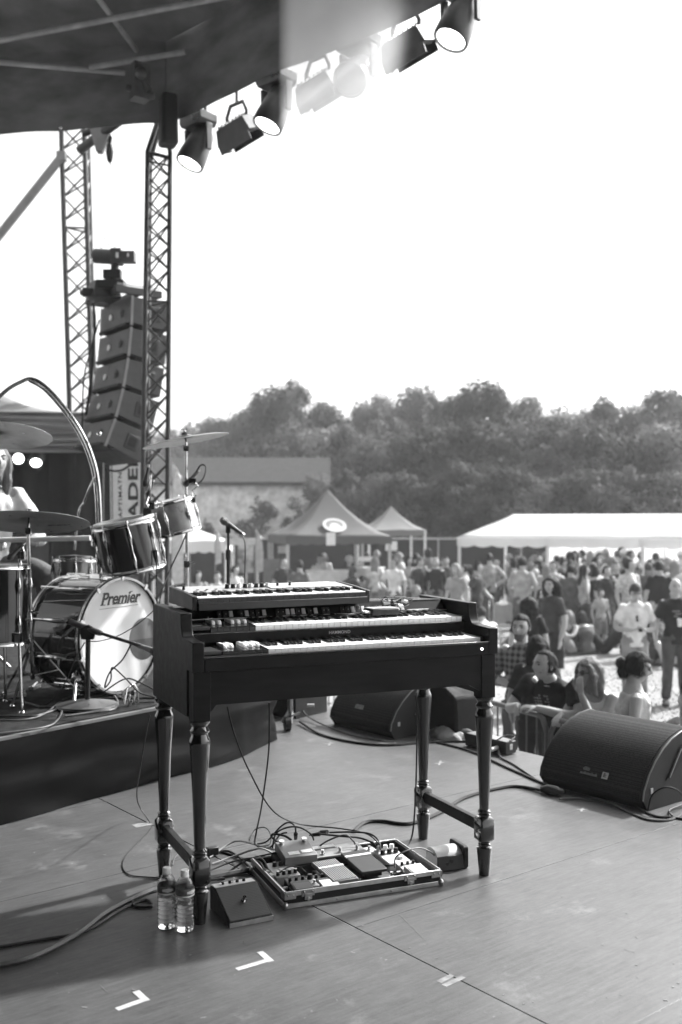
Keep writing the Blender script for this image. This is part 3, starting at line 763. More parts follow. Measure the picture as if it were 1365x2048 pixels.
# small white + six knob white pedal
p = pedal('small white pedal with one foot switch, right of the three-switch strip', (.475, .325), 0)
m = MB(); m.box((0, 0, .022), (.062, .08, .044)); m.build('case', mat('pedal_white2', .5, .4, var=.1), p, bevel=.004)
m = MB(); fsw(m, 0, .0, .044, .007, .014); m.build('foot_switch', CHROME, p)
p = pedal('white pedal with six knobs in two rows near the right wall of the case', (.535, .245), 4)
m = MB(); m.prism([(-.075, 0), (.06, 0), (.06, .052), (.0, .042), (-.075, .036)], -.05, .05, 'x'); m.build('case', mat('pedal_white3', .62, .38, var=.08), p, bevel=.006)
for x in (-.03, 0, .03): m = MB(); knob(m, x, .012, .045, .010, .018); m.build('knob', BLKP, p)
for x in (-.03, 0, .03): m = MB(); knob(m, x, .045, .05, .0105, .018); m.build('knob', WHTP, p)
m = MB(); m.cyl((0.02, -.045, .038), (.02, -.045, .05), .015, .013); m.build('foot_switch', WHTP, p)
# adapter behind
p = pedal('black power supply with pale top at the rear edge of the case', (.27, .385), 2)
m = MB(); m.box((0, 0, .03), (.16, .05, .06)); m.build('case', BLKP, p, bevel=.004)
m = MB(); m.box((.02, 0, .0612), (.11, .03, .003)); m.build('label', LABW, p)
# power conditioner beside the case
q = fl(868, 1728, 0)
BX = empty('power_unit', (.365, 4.05, 0), R(22), 'power unit with rounded pale cover and black end plates, lying right of the flight case', 'power unit')
pr = []
for k in range(13):
    a = pi * k / 12; pr.append((.045 + .05 * cos(a) * 1.0 - .045, .052 + .032 * sin(a)))
m = MB(); m.prism([(-.052, .008), (.052, .008), (.052, .052)] + pr[1:-1] + [(-.052, .052)], -.0, .115, 'x'); m.build('cover', mat('unit_cover', .62, .35, var=.1), BX, bevel=.002)
def endp(x0, x1, lbl=False):
    m = MB(); pl2 = []
    for cx, cz in ((.048, .014), (.048, .078), (-.048, .078), (-.048, .014)):
        a0 = {(.048, .014): -90, (.048, .078): 0, (-.048, .078): 90, (-.048, .014): 180}[(cx, cz)]
        for k in range(5): a = R(a0 + k * 22.5); pl2.append((cx + .014 * cos(a), cz + .014 * sin(a)))
    m.prism(pl2, x0, x1, 'x'); return m.build('end_plate', BLKP, BX, bevel=.003)
endp(.116, .138); 
m = MB(); m.prism([(-.056, .004), (-.053, .06), (-.058, .06), (-.064, .004)], 0, .115, 'x'); m.box((.055, -.0535, .035), (.11, .006, .05)); m.build('front_panel', DG, BX, bevel=.002)
m = MB(); m.box((.088, -.0572, .038), (.022, .002, .034)); m.build('rating_label', LABW, BX)
m = MB(); m.cyl((.06, -.056, .04), (.06, -.064, .04), .008); m.cyl((.04, -.056, .03), (.04, -.064, .03), .006); m.build('sockets', BLKP, BX)
# wedge fuzz
WG = empty('fuzz_wedge', (-.385, 3.452, 0), R(27), 'wedge-shaped grille-topped fuzz pedal with pale control strip beside the organ leg', 'pedal')
m = MB(); m.prism([(0, 0), (.2, 0), (.2, .082), (.155, .085), (0, .016)], 0, .163, 'x'); m.build('case', mat('wedge_black', .008, .5, bump=.1, spec=.3), WG, bevel=.002)
def grid_mat(name, base, dark, sc, rough=.5, metal=0):
    m = bpy.data.materials.new(name); m.use_nodes = True; n = m.node_tree.nodes; L = m.node_tree.links; b = n['Principled BSDF']
    b.inputs['Roughness'].default_value = rough; b.inputs['Metallic'].default_value = metal
    tc = n.new('ShaderNodeTexCoord'); vv = n.new('ShaderNodeTexVoronoi'); vv.inputs['Scale'].default_value = sc; vv.inputs['Randomness'].default_value = .05
    L.new(tc.outputs['Object'], vv.inputs[0]); r = n.new('ShaderNodeValToRGB'); r.color_ramp.elements[0].position = .28; r.color_ramp.elements[0].color = (dark, dark, dark, 1)
    r.color_ramp.elements[1].position = .42; r.color_ramp.elements[1].color = (base, base, base, 1); L.new(vv.outputs['Distance'], r.inputs[0]); L.new(r.outputs[0], b.inputs['Base Color'])
    return m
m = MB(); m.prism([(.004, .0185), (.151, .0838), (.151, .0862), (.004, .021)], .005, .158, 'x'); m.build('grille', grid_mat('wedge_grille', .07, .008, 330), WG)
m = MB(); m.prism([(.1535, .0862), (.198, .0835), (.198, .086), (.1535, .0888)], .004, .159, 'x'); m.build('control_strip', mat('strip_pale', .55, .4, .2, var=.1), WG)
m = MB(); m.box((.0815, -.003, .008), (.163, .003, .015)); m.build('front_trim', ALU, WG)
m = MB()
for x in (.04, .068, .096, .122): knob(m, x, .176, .087, .006, .011)
m.build('knobs', BLKP, WG)
m = MB(); m.cyl((.078, .176, .087), (.082, .172, .106), .002); m.cyl((.03, .17, .087), (.03, .17, .095), .004); m.build('toggle', CHROME, WG)
m = MB(); p0 = V((.082, .075, .052)); nn = V((0, -.41, .91)); m.cyl(p0, p0 + nn * .006, .0095, n=10); m.cyl(p0 + nn * .006, p0 + nn * .018, .0048); m.cyl(p0 + nn * .018, p0 + nn * .023, .0075, .0065); m.build('foot_switch', CHROME, WG)
m = MB(); m.cyl((.025, .2, .06), (.02, .235, .06), .009); m.cyl((.02, .235, .06), (.0, .26, .05), .006); m.build('jack_plug', STEEL, WG)

# water bottles
def plastic():
    m = mat('clear_plastic', .98, .05, var=0, trans=1.); m.node_tree.nodes['Principled BSDF'].inputs['IOR'].default_value = 1.35; return m
PET = plastic()
WAT = mat('water', 1., .02, var=0, trans=1.); WAT.node_tree.nodes['Principled BSDF'].inputs['IOR'].default_value = 1.3
def bottle(loc, rz, label, fill):
    b = empty('water_bottle', loc, rz, label, 'bottle', 'water bottles beside the organ leg')
    pr = [(0, .003), (.02, 0), (.029, .004), (.031, .012)]
    z = .014
    while z < .118:
        pr += [(.0305, z), (.0322, z + .004), (.0322, z + .009), (.0303, z + .0125)]; z += .0145
    pr += [(.0315, .122), (.0318, .152), (.031, .158), (.0285, .166), (.0235, .175), (.0165, .184), (.0125, .19), (.0125, .197)]
    inn = [(max(0, r - .0008), z + (.001 if i else .002)) for i, (r, z) in enumerate(pr)]
    m = MB(); n = 28
    outer = pr; m.lathe(outer, (0, 0, 0), n); m.f = [f for f in m.f if len(f) == 4 or f[0] < n * 2]; m.mi = [0] * len(m.f)
    k = len(outer); m2 = MB(); m2.lathe(inn, (0, 0, 0), n); off = len(m.v); m.v += m2.v
    for f in m2.f:
        if len(f) == 4: m.f.append([i + off for i in reversed(f)]); m.mi.append(0)
    for j in range(n): a = (k - 1) * n + j; c = (k - 1) * n + (j + 1) % n; m.f.append([a, c, c + off, a + off]); m.mi.append(0)
    m.f.append([off + j for j in range(n)]); m.mi.append(0)
    m.build('bottle_wall', PET, b, smooth=50, fix=False)
    m = MB(); wp = [(0, .0045)] + [(max(0, r - .0012), max(.0045, z)) for r, z in pr if z < fill]; wp.append((wp[-1][0], fill)); wp.append((0, fill)); m.lathe(wp, (0, 0, 0), n); m.build('water', WAT, b, smooth=50)
    m = MB(); n2 = 28; rr = .0323
    m.lathe([(rr, .123), (rr + .0003, .123), (rr + .0003, .151), (rr, .151)], (0, 0, 0), 28); m.f = [f for f in m.f if len(f) == 4]; m.mi = [0] * len(m.f)
    lb = m.build('label', mat('bottle_label', .10, .35, var=.8, scale=60), b, smooth=50, fix=False)
    m = MB(); m.lathe([(rr + .0005, .1235), (rr + .0008, .1235), (rr + .0008, .128), (rr + .0005, .128)], (0, 0, 0), 28); m.f = [f for f in m.f if len(f) == 4]; m.mi = [0] * len(m.f)
    m.build('label_band', WHITE, lb, smooth=50, fix=False)
    m = MB()
    for a in range(-3, 4):
        q = -pi / 2 + a * .17; m.box(((rr + .0008) * cos(q), (rr + .0008) * sin(q), .139), (.006, .001, .013 - abs(a) * .002), q + pi / 2)
    m.build('label_patch', LABW, lb)
    m = MB(); m.lathe([(0, .2085), (.0, .2085), (.0128, .2085), (.0138, .2065), (.0138, .193), (.0143, .192), (.0143, .189), (.0, .189)], (0, 0, 0), 24)
    for k in range(24): a = 2 * pi * k / 24; m.box((.0138 * cos(a), .0138 * sin(a), .199), (.0008, .0012, .012), a)
    m.build('cap', mat('cap_white', .9, .4, var=.03), b)
    m = MB(); m.lathe([(.0135, .186), (.0155, .186), (.0155, .1875), (.0135, .1875)], (0, 0, 0), 24); m.build('neck_ring', WHTP, b)
    return b
bottle(fl(334, 1855), .3, 'clear small water bottle, the rear left of the two by the organ leg', .112)
bottle(fl(370, 1861), 1.0, 'clear small water bottle, the front right of the two by the organ leg', .096)

# tape marks (thin tape with its own thickness)
TAPE = mat('white_tape', .38, .6, var=.15, scale=30)
TAPW = mat('worn_tape', .17, .7, var=.4, scale=30)
def tape(label, segs, m=TAPE, w=.022, cat='tape mark', name='tape_mark'):
    b = MB(); k = 0
    for a, c in segs:
        a, c = fl(*a), fl(*c); b.bar((a.x, a.y, .0012 + .0006 * k), (c.x, c.y, .0012 + .0006 * k), w, .0008); k += 1
    o = b.build(name, m); tag(o, label, cat); return o
tape('white tape corner mark on the stage floor in front of the fuzz wedge', [((520, 1904), (543, 1924)), ((544, 1919), (474, 1940))])
tape('white tape corner mark nearest the lower left corner of the picture', [((272, 1983), (294, 2003)), ((296, 1998), (234, 2020))])
tape('worn tape mark beside the long joint in the stage floor', [((878, 1965), (905, 1951)), ((888, 1973), (928, 1955))], TAPW, .02)
tape('faded tape corner mark on the floor behind the organ, near the riser', [((482, 1503), (508, 1497)), ((508, 1499), (488, 1493))], TAPW, .03)
tape('worn tape scrap at the floor joint left of the rear organ leg', [((268, 1653), (302, 1647))], TAPW, .05)
tape('small tape cross on the floor before the far floor monitor', [((650, 1489), (672, 1487)), ((662, 1484), (658, 1492))], TAPW, .012)
tape('small tape cross on the floor between the organ and the power strip', [((870, 1528), (890, 1525)), ((882, 1522), (878, 1531))], TAPW, .012)
tape('small tape cross on the floor before the near floor monitor', [((1154, 1620), (1176, 1619)), ((1168, 1615), (1162, 1624))], TAPW, .012)
random.seed(21)
b = MB()
for i in range(170):
    if i < 95: px, py = random.uniform(0, 560), random.uniform(1600, 2040)
    else: px, py = random.uniform(560, 1360), random.uniform(1560, 2040)
    p = fl(px, py)
    if p.y > 6 or U.dot(p) > 4.5 or (p.x < -.83 and py < 1650 - px * .2): continue
    s = random.choice([.0015, .002, .003, .005]); b.box((p.x, p.y, .0012), (s * random.uniform(1, 3), s, .0006), random.uniform(0, 3))
for px, py in ((717, 1847), (726, 1852), (970, 1775), (964, 1771), (1173, 1708), (1182, 1710), (1253, 1827), (763, 1917), (988, 2034), (1048, 2008), (820, 1896), (1008, 1990), (1350, 1650), (1359, 1652)):
    p = fl(px, py); b.box((p.x, p.y, .0012), (.008, .004, .0006), .5)
o = b.build('paint_flecks', TAPW, smooth=0); tag(o, 'tiny pale flecks and chips scattered over the stage floor', 'flecks', kind='stuff')
b = MB(); random.seed(4)
for a, c in (((85, 1678), (105, 1690)), ((90, 1770), (165, 1757)), ((800, 1830), (850, 1880)), ((345, 1890), (365, 1905)), ((200, 1970), (215, 1985)), ((715, 1792), (735, 1805)), ((1250, 1900), (1270, 1905))):
    a, c = fl(*a), fl(*c); b.bar((a.x, a.y, .0012), (c.x, c.y, .0012), .0012, .0004)
o = b.build('scratches', TAPW, smooth=0); tag(o, 'fine pale scratches in the stage floor', 'scratches', kind='stuff')

# cables

cable('thick black multicore cable running from the organ legs to the lower left of the floor', [(-40, 1935, .012), (60, 1915, .012), (150, 1870, .012), (215, 1822, .012), (290, 1785, .012), (345, 1768, .012), (420, 1755, .012), (520, 1735, .012)], .011, CABG)
cable('thin black cable beside the thick multicore on the lower left floor', [(-40, 1900, .006), (80, 1880, .006), (170, 1862, .006), (240, 1820, .006), (290, 1800, .006), (305, 1812, .006), (270, 1812, .006), (268, 1795, .006), (300, 1785, .006), (340, 1775, .006), (410, 1762, .01), (450, 1757, .01)], .0055)
cable('thin black cable hanging from behind the organ and curling to the rear leg', [(300, 1430, None, 4.3), (282, 1530, None, 4.3), (275, 1600, .10), (300, 1645, .004), (300, 1660, .004), (250, 1715, .004), (256, 1748, .004), (315, 1756, .004), (360, 1768, .004)], .0028)
cable('black cable hanging from the organ bottom down to the pedals in a long curve', [(455, 1413, None, 3.9), (470, 1470, None, 3.9), (498, 1540, None, 3.95), (545, 1620, None, 4.1), (600, 1648, .10), (680, 1657, .09), (735, 1668, .1), (760, 1690, .085)], .0032)
cable('black cable hanging straight from the middle of the organ to the case', [(539, 1405, None, 4.0), (538, 1500, None, 4.0), (524, 1610, None, 4.0), (513, 1665, None, 3.95), (512, 1690, .06), (540, 1695, .05), (560, 1670, .09), (575, 1665, .10)], .0036)
cable('black cable hanging beside the right rear organ leg down to the power unit', [(833, 1385, None, 4.35), (834, 1500, None, 4.35), (830, 1620, None, 4.3), (822, 1680, .03), (800, 1705, .02), (780, 1712, .02)], .004)
cable('thick black cable crossing the floor behind the right organ legs', [(708, 1662, .008), (730, 1645, .008), (765, 1642, .008), (820, 1647, .008), (880, 1625, .008), (930, 1595, .008), (1000, 1576, .008), (1040, 1573, .008), (1088, 1582, .012)], .0085)
pj = fl(1105, 1590)
JN = empty('cable_coupler', (pj.x, pj.y, .016), R(-35), 'black rubber cable coupler on the floor in front of the near floor monitor', 'cable coupler')
m = MB(); m.lathe([(0, -.065), (.014, -.06), (.018, -.045), (.026, -.03), (.027, 0), (.024, .03), (.016, .04), (.012, .065), (0, .068)], (0, 0, .008), 16, (1, 0, 0)); m.build('body', mat('coupler_rubber', .03, .45, bump=.4, bscale=60, var=.3), JN)
cable('black cable running from the coupler past the front of the near monitor', [(1120, 1598, .012), (1160, 1597, .006), (1215, 1603, .006), (1260, 1625, .006), (1300, 1640, .006), (1345, 1638, .006), (1385, 1615, .006)], .006, CABG)
cable('second black cable curling out under the near monitor side', [(1270, 1612, .006), (1310, 1632, .006), (1345, 1635, .006), (1390, 1642, .006)], .006)
cable('black cable loop leaning on the side of the near monitor', [(1297, 1620, .01), (1305, 1590, .08), (1330, 1575, .12), (1358, 1582, .1), (1372, 1605, .02), (1340, 1620, .01), (1345, 1632, .01)], .0045)
cable('black cable running from the power strip to the left foot of the near monitor', [(865, 1482, .008), (940, 1502, .008), (1010, 1533, .008), (1060, 1555, .008), (1095, 1570, .008)], .007)
cable('second black cable lying beside the strip cable towards the near monitor', [(997, 1500, .03), (1003, 1515, .01), (1030, 1530, .008), (1075, 1560, .008), (1100, 1572, .008)], .006, CABG)
cable('black cable running along the far monitor from the riser castor', [(600, 1443, .02), (640, 1468, .008), (700, 1483, .008), (770, 1490, .008), (850, 1485, .008), (930, 1483, .008), (990, 1487, .008)], .008)
cable('thin black cable from the dark corner behind the castor along the far monitor', [(605, 1415, .06), (615, 1432, .03), (660, 1455, .01), (720, 1474, .008), (790, 1484, .008)], .005, CABG)
cable('thin cable looping round the power strip end', [(995, 1480, .085), (1010, 1472, .1), (1030, 1473, .1), (1020, 1482, .09)], .005)
# tangle round the pedalboard
P_ = [
 ('pale cable arching from behind the left organ leg to the case', [(420, 1715, .004), (455, 1690, .03), (480, 1682, .05), (520, 1692, .07), (550, 1700, .075)], .004, CABW),
 ('second pale cable arching into the case beside the first', [(425, 1728, .004), (470, 1712, .02), (505, 1700, .07), (525, 1697, .085), (545, 1706, .07)], .0042, CABW),
 ('grey cable curving over the left wall of the case', [(418, 1742, .004), (470, 1722, .03), (520, 1716, .07), (535, 1735, .06)], .0035, CABG),
 ('black cable looping high above the raised two-switch box', [(545, 1700, .06), (552, 1668, .12), (575, 1655, .15), (600, 1655, .15), (622, 1668, .12), (628, 1680, .09)], .0036, CABL),
 ('thick black cable curling left of the two-switch box', [(565, 1690, .06), (545, 1675, .10), (548, 1668, .12), (570, 1672, .12), (583, 1680, .11)], .005, CABL),
 ('black cable snaking from the floor up to a plug behind the two-switch box', [(515, 1688, .04), (535, 1682, .05), (560, 1655, .12), (577, 1645, .15), (590, 1652, .15), (592, 1668, .12)], .0036, CABL),
 ('thin black cable curled on the floor left of the case', [(500, 1680, .006), (510, 1660, .02), (530, 1655, .04), (541, 1668, .03), (540, 1688, .01), (520, 1693, .01)], .0025, CABL),
 ('black cable lying across the left rear corner of the case', [(430, 1700, .004), (470, 1712, .006), (500, 1722, .02), (520, 1725, .06), (530, 1742, .06)], .005, CABL),
 ('black cable running under the left edge of the case to the floor', [(440, 1757, .008), (470, 1735, .008), (500, 1718, .05), (540, 1708, .07), (570, 1700, .075)], .004, CABL),
 ('black cable arching over the case wall to the three-switch strip', [(630, 1700, .05), (655, 1682, .1), (690, 1670, .12), (705, 1680, .1), (712, 1690, .08)], .0035, CABL),
 ('black cable running to the small white pedal', [(640, 1668, .08), (680, 1672, .11), (720, 1676, .1), (745, 1685, .09)], .0042, CABL),
 ('black cable along the rear wall of the case', [(660, 1665, .09), (700, 1664, .11), (738, 1667, .11), (757, 1680, .1), (762, 1700, .07)], .004, CABL),
 ('grey cable looping from the white compact pedal to the power unit', [(790, 1735, .05), (792, 1715, .08), (812, 1702, .1), (840, 1696, .1), (862, 1704, .08), (872, 1714, .05)], .003, CABG),
 ('thin cable between the black expression pedal and the six-knob pedal', [(755, 1720, .04), (770, 1730, .04), (785, 1731, .04), (793, 1728, .04)], .003, CABL),
 ('black patch cable before the two-switch box', [(600, 1722, .05), (612, 1708, .06), (622, 1716, .06), (622, 1730, .05)], .0032, CABL),
 ('black patch cable between the knob pedal and the narrow pedal', [(560, 1745, .06), (580, 1733, .07), (600, 1735, .06), (612, 1745, .05)], .0035, CABL),
 ('black cable lying on the floor from the organ leg to the case corner', [(418, 1705, .02), (455, 1702, .01), (480, 1716, .01), (500, 1735, .01)], .005, CABL),
 ('thin pale cable by the foot of the left rear organ leg', [(345, 1730, .004), (352, 1712, .02), (372, 1702, .02), (400, 1716, .01)], .003, CABG),
]
for l, pts, r, mt in P_: cable(l, pts, r, mt)
for i, (a, b_) in enumerate((((592, 1668, .12), (592, 1678, .085)), ((745, 1685, .09), (752, 1694, .075)), ((640, 1668, .08), (624, 1670, .07)), ((655, 1664, .09), (642, 1664, .08)))):
    m = MB(); m.cyl(fl(*a), fl(*b_), .009, .007, n=10); m.cyl(fl(*b_), fl(*b_) + (fl(*b_) - fl(*a)) * .3, .003, n=8)
    o = m.build('jack_plug', BLKR); tag(o, ['upright black jack plug behind the two-switch box', 'black jack plug entering the small white pedal', 'black plug lying left of the case power supply', 'black plug lying on top of the case power supply'][i], 'plug')
p = fl(425, 1703, .02)
m = MB(); m.box((p.x, p.y, .022), (.05, .03, .035), .6); o = m.build('plug_adapter', BLKP, bevel=.004); tag(o, 'small black plug adapter on the floor behind the left organ legs', 'adapter')
# ---------------- floor monitors ----------------
MONG = grid_mat('monitor_grille', .034, .002, 118, .7, 0); [setattr(n_.inputs['Randomness'], 'default_value', .25) for n_ in MONG.node_tree.nodes if n_.type == 'TEX_VORONOI']; MONG.node_tree.nodes['Principled BSDF'].inputs['Specular IOR Level'].default_value = .12
MONB = mat('monitor_paint', .014, .55, var=.3, bump=.1, bscale=160, spec=.25)
def monitor(loc, label):
    """local x along the front (0 right end .. .645 left end), y towards the audience"""
    rz = atan2(VV.y, VV.x); o = empty('floor_monitor', (loc[0], loc[1], 0), rz, label, 'floor monitor', 'stage wedge loudspeakers')
    # local: x along VV (away), y = left normal of VV = -U ; so depth is -y
    pr = [(0.02, 0), (-.02, .055), (-.012, .10), (.03, .175), (.085, .235), (.15, .287), (.22, .325), (.30, .35), (.385, .362), (.43, .355), (.50, .18), (.50, 0)]
    P = [(-a, b) for a, b in pr]
    m = MB(); m.prism(P, .0, .02, 'x'); e = m.build('side_cheek', MONB, o, bevel=.004, smooth=30)
    hl = [(-.12, .15), (-.21, .25), (-.30, .25), (-.24, .15)]
    m = MB(); m.prism([(-.17, .13), (-.19, .12), (-.31, .21), (-.325, .27), (-.30, .285)], -.003, .0, 'x'); m.build('handle_recess', mat('recess_black', .004, .8), e)
    m = MB(); m.bar((-.008, -.19, .14), (-.008, -.29, .27), .008, .006, (1, 0, 0)); m.build('handle_bar', GREYP, e)
    m = MB(); m.box((-.002, -.05, .095), (.004, .018, .026)); m.build('sticker', LGREY, e)
    m = MB(); m.prism(P, .625, .645, 'x'); m.build('side_cheek', MONB, o, bevel=.004, smooth=30)
    ins = [(a * 1.0 - .012, b - .012 if b > .05 else b) for a, b in P]
    m = MB(); m.prism(ins, .02, .625, 'x'); m.build('cabinet', MONB, o, smooth=30)
    gp = [(-a, b) for a, b in pr[1:9]]; out = [(a + .001, b + .001) for a, b in gp]; inn = [(a - .007, b - .008) for a, b in gp]
    m = MB(); m.prism(out + list(reversed(inn)), .021, .624, 'x'); g_ = m.build('grille', MONG, o, smooth=40)
    m = MB(); m.tube([(-.002, a + .002, b + .002) for a, b in gp], .004, 6); m.build('edge_trim', GREYP, e)
    return o, g_
mo, g1 = monitor((1.47, 4.83), 'black wedge floor monitor with grey lettering at the right edge of the stage')
# badge on the near monitor grille: two lines of lettering and a square mark
bx = V((.46, 0, 0)); a_, b__ = V((0, -.03, .176)), V((0, .012, .10)); up = (a_ - b__)
LTR = mat('badge_grey', .2, .5)
fr = lambda x, h: frame(V((x, 0, 0)) + b__ + up * h + V((0, .004, .003)), (-1, 0, 0), up)
text('badge_lettering', 'd&b', .026, LTR, mo, fr(.375, .52), ext=.0008, bold=.0004, align='LEFT')
text('badge_lettering', 'audiotechnik', .0205, LTR, mo, fr(.385, .25), ext=.0008, bold=.0004, align='LEFT')
sq = MB(); sq.box((0, 0, 0), (.036, .034, .0016)); s_ = sq.build('badge_square', mat('badge_pale', .5, .5), mo); s_.matrix_local = fr(.235, .36)
text('badge_symbol', 'E:', .026, BLKP, mo, frame(V((.235, 0, 0)) + b__ + up * .36 + V((0, .0055, .004)), (-1, 0, 0), up), ext=.0006, bold=.0008)
m2, g2 = monitor((.335, 6.44), 'black wedge floor monitor behind the organ with a pale taped label on its grille')
m = MB(); m.box((0, 0, 0), (.085, .03, .002)); s_ = m.build('taped_label', mat('label_grey', .16, .6, var=.5, scale=70), m2); s_.matrix_local = fr(.36, .75)
for n_ in MONG.node_tree.nodes:
    if n_.type == 'VALTORGB': n_.color_ramp.elements[0].position = .34; n_.color_ramp.elements[1].position = .56
# case behind / dark box by castor
m = MB(); m.box((0, 0, .11), (.36, .3, .22)); o = m.build('stage_box', MONB, bevel=.006); o.location = (-.33, 7.35, 0); o.rotation_euler = (0, 0, .9); tag(o, 'low black box in the dark behind the riser castor, left of the far monitor', 'box')
m = MB(); m.cyl((0, 0, 0), (.05, 0, 0), .012); o = m.build('plug', LGREY); o.location = fl(615, 1411, .1); tag(o, 'pale plug on the cable end above the riser castor', 'plug')
m = MB(); m.prism([(-.26, 0), (.26, 0), (.24, .20), (.18, .30), (-.12, .33), (-.24, .26)], -.17, .17, 'y'); o = m.build('speaker_cabinet', mat('cab_dark', .006, .8, bump=.05, spec=.2), bevel=.02); o.location = (.72, 6.75, 0); o.rotation_euler = (0, 0, atan2(VV.y, VV.x)); tag(o, 'dark rounded cabinet standing behind the far floor monitor at the stage edge', 'cabinet')
m = MB(); 
# power strip on the edge
ps = empty('power_strip', tuple(fl(1010, 1512)), atan2(VV.y, VV.x), 'black connector box with white plugs on the edge of the stage', 'connector box')
m = MB(); m.box((.16, -.045, .045), (.34, .09, .075)); m.build('case', BLKM, ps, bevel=.003)
m = MB(); m.box((.16, -.045, .0835), (.33, .08, .003)); m.build('top_plate', mat('dull_plate', .3, .35, .6), ps)
m = MB(); m.box((-.011, -.045, .05), (.003, .022, .034)); lb = m.build('label', LABW, ps)
for x in (.06, .12):
    m = MB(); m.cyl((x, .0, .04), (x, .055, .034), .013, n=14); m.cyl((x, .055, .034), (x, .075, .03), .008, n=10); m.build('white_plug', WHTP, ps)
# cloth and bundle heap along the edge
random.seed(31)
def lump(name, loc, size, label, m_, cat, seed, rz=0):
    b = MB(); b.ball((0, 0, 0), size, 28, 16)
    b.v = [(x * (1 + .35 * NZ.noise(V((x * 14, y * 14, z * 14 + seed)))), y * (1 + .35 * NZ.noise(V((x * 12, y * 15, seed)))), max(-.0, z * (1 + .5 * NZ.noise(V((x * 18, y * 18, seed * 2)))))) for x, y, z in b.v]
    o = b.build(name, m_, smooth=60); o.location = loc; o.rotation_euler = (0, 0, rz); tag(o, label, cat); return o
p = fl(893, 1474); lump('cloth', (p.x, p.y, .004), (.16, .08, .06), 'crumpled pale cloth on the stage edge behind the right rear organ leg', mat('pale_cloth', .3, .9, var=.4, bump=.8, bscale=20), 'cloth', 3, -.9)
p = fl(935, 1478); lump('cloth', (p.x, p.y, .004), (.13, .06, .06), 'dark crumpled cable bag on the stage edge beside the pale cloth', mat('dark_cloth', .03, .7, var=.4, bump=.8, bscale=20), 'bag', 7, -.9)
p = fl(962, 1480); lump('cloth', (p.x, p.y, .004), (.08, .05, .035), 'small pale rag on the stage edge just left of the front right organ leg', mat('pale_cloth', .3), 'cloth', 11, -.9)

# ---------------- drum kit on the riser ----------------
RZ = .404
SHELL = mat('drum_shell_black', .008, .1, var=.2, coat=.8)
HEADW = mat('drum_head', .62, .42, var=.1, scale=3.5, bump=.12, bscale=3)
HOOPM = mat('hoop_dark', .02, .25)
def bolt(m, a, b, r=.005):
    m.cyl(a, b, r * .5, n=6)
bd_n = V((.857, -.515, 0)).normalized(); bd_c = V((-1.283, 5.78, RZ + .345)); ang = atan2(-bd_n.x, bd_n.y)   # local +y = n
BD = empty('bass_drum', (bd_c.x, bd_c.y, RZ), ang, 'black bass drum with pale front head and dark round sticker on the riser', 'drum')
rr = .325; LEN = .38; cz = .345
def lring(m, r0, r1, y0, y1, n=64):
    """a hoop around local y"""
    pr = [(r0, y0), (r1, y0), (r1, y1), (r0, y1)]
    vs = []
    for r, y in pr:
        for j in range(n): a = 2 * pi * j / n; vs.append((r * cos(a), y, cz + r * sin(a)))
    fs = []
    for i in range(4):
        for j in range(n): a = i * n + j; b = i * n + (j + 1) % n; c = ((i + 1) % 4) * n; fs.append((a, b, c + (j + 1) % n, c + j))
    m.add(vs, fs)
m = MB(); lring(m, rr - .008, rr - .002, -LEN, 0); m.build('shell', SHELL, BD, smooth=40)
for y0, y1 in ((-.012, .028), (-LEN - .028, -LEN + .012)):
    m = MB(); lring(m, rr - .001, rr + .013, y0, y1); h = m.build('hoop', HOOPM, BD, smooth=40, bevel=.003)
    if y0 < -.1: m = MB(); lring(m, rr + .001, rr + .0135, y1 + .0005, y1 + .004); m.build('hoop_edge', CHROME, h)
    m = MB(); lring(m, rr + .0132, rr + .0145, y0 + .012, y1 - .012); m.build('hoop_inlay', mat('inlay', .75, .25, .8), h)
    m = MB(); lring(m, rr - .003, rr + .010, y1 if y0 > -.1 else y0 - .002, y1 + .002 if y0 > -.1 else y0); m.build('hoop_lip', STEEL, h)
m = MB(); m.cyl((0, .004, cz), (0, .008, cz), rr - .004, n=64); hd = m.build('front_head', HEADW, BD)
m = MB(); m.cyl((0, -LEN - .008, cz), (0, -LEN - .004, cz), rr - .004, n=64); m.build('rear_head', HEADW, BD)
lx, ux_ = (-1, 0, 0), (0, 0, 1)
BLT = mat('print_black', .012, .5)
# bold slanted lettering with slab feet, under it a line
tf = frame((-.0, .0095, cz + .213), lx, ux_)
T_ = text('head_lettering', 'Premier', .098, BLT, hd, tf, ext=.0008, shear=.32, bold=.0023, sp=.98)
sl = MB(); zz = cz + .213
for x in (.150, .128, .095, .055, .045, .018, -.004, -.027, -.062, -.115, -.135):
    sl.box((x, .0095, zz - .030), (.016, .0014, .005))
for x in (.147, -.075): sl.box((x - .018, .0095, zz + .034), (.02, .0014, .005))
sl.build('letter_feet', BLT, hd)
m = MB(); m.bar((.165, .0095, zz - .052), (-.15, .0095, zz - .046), .0014, .003); m.build('underline', mat('underline_grey', .12, .5), hd)
sc = V((-.20, .009, cz - .04)); m = MB(); n = 40
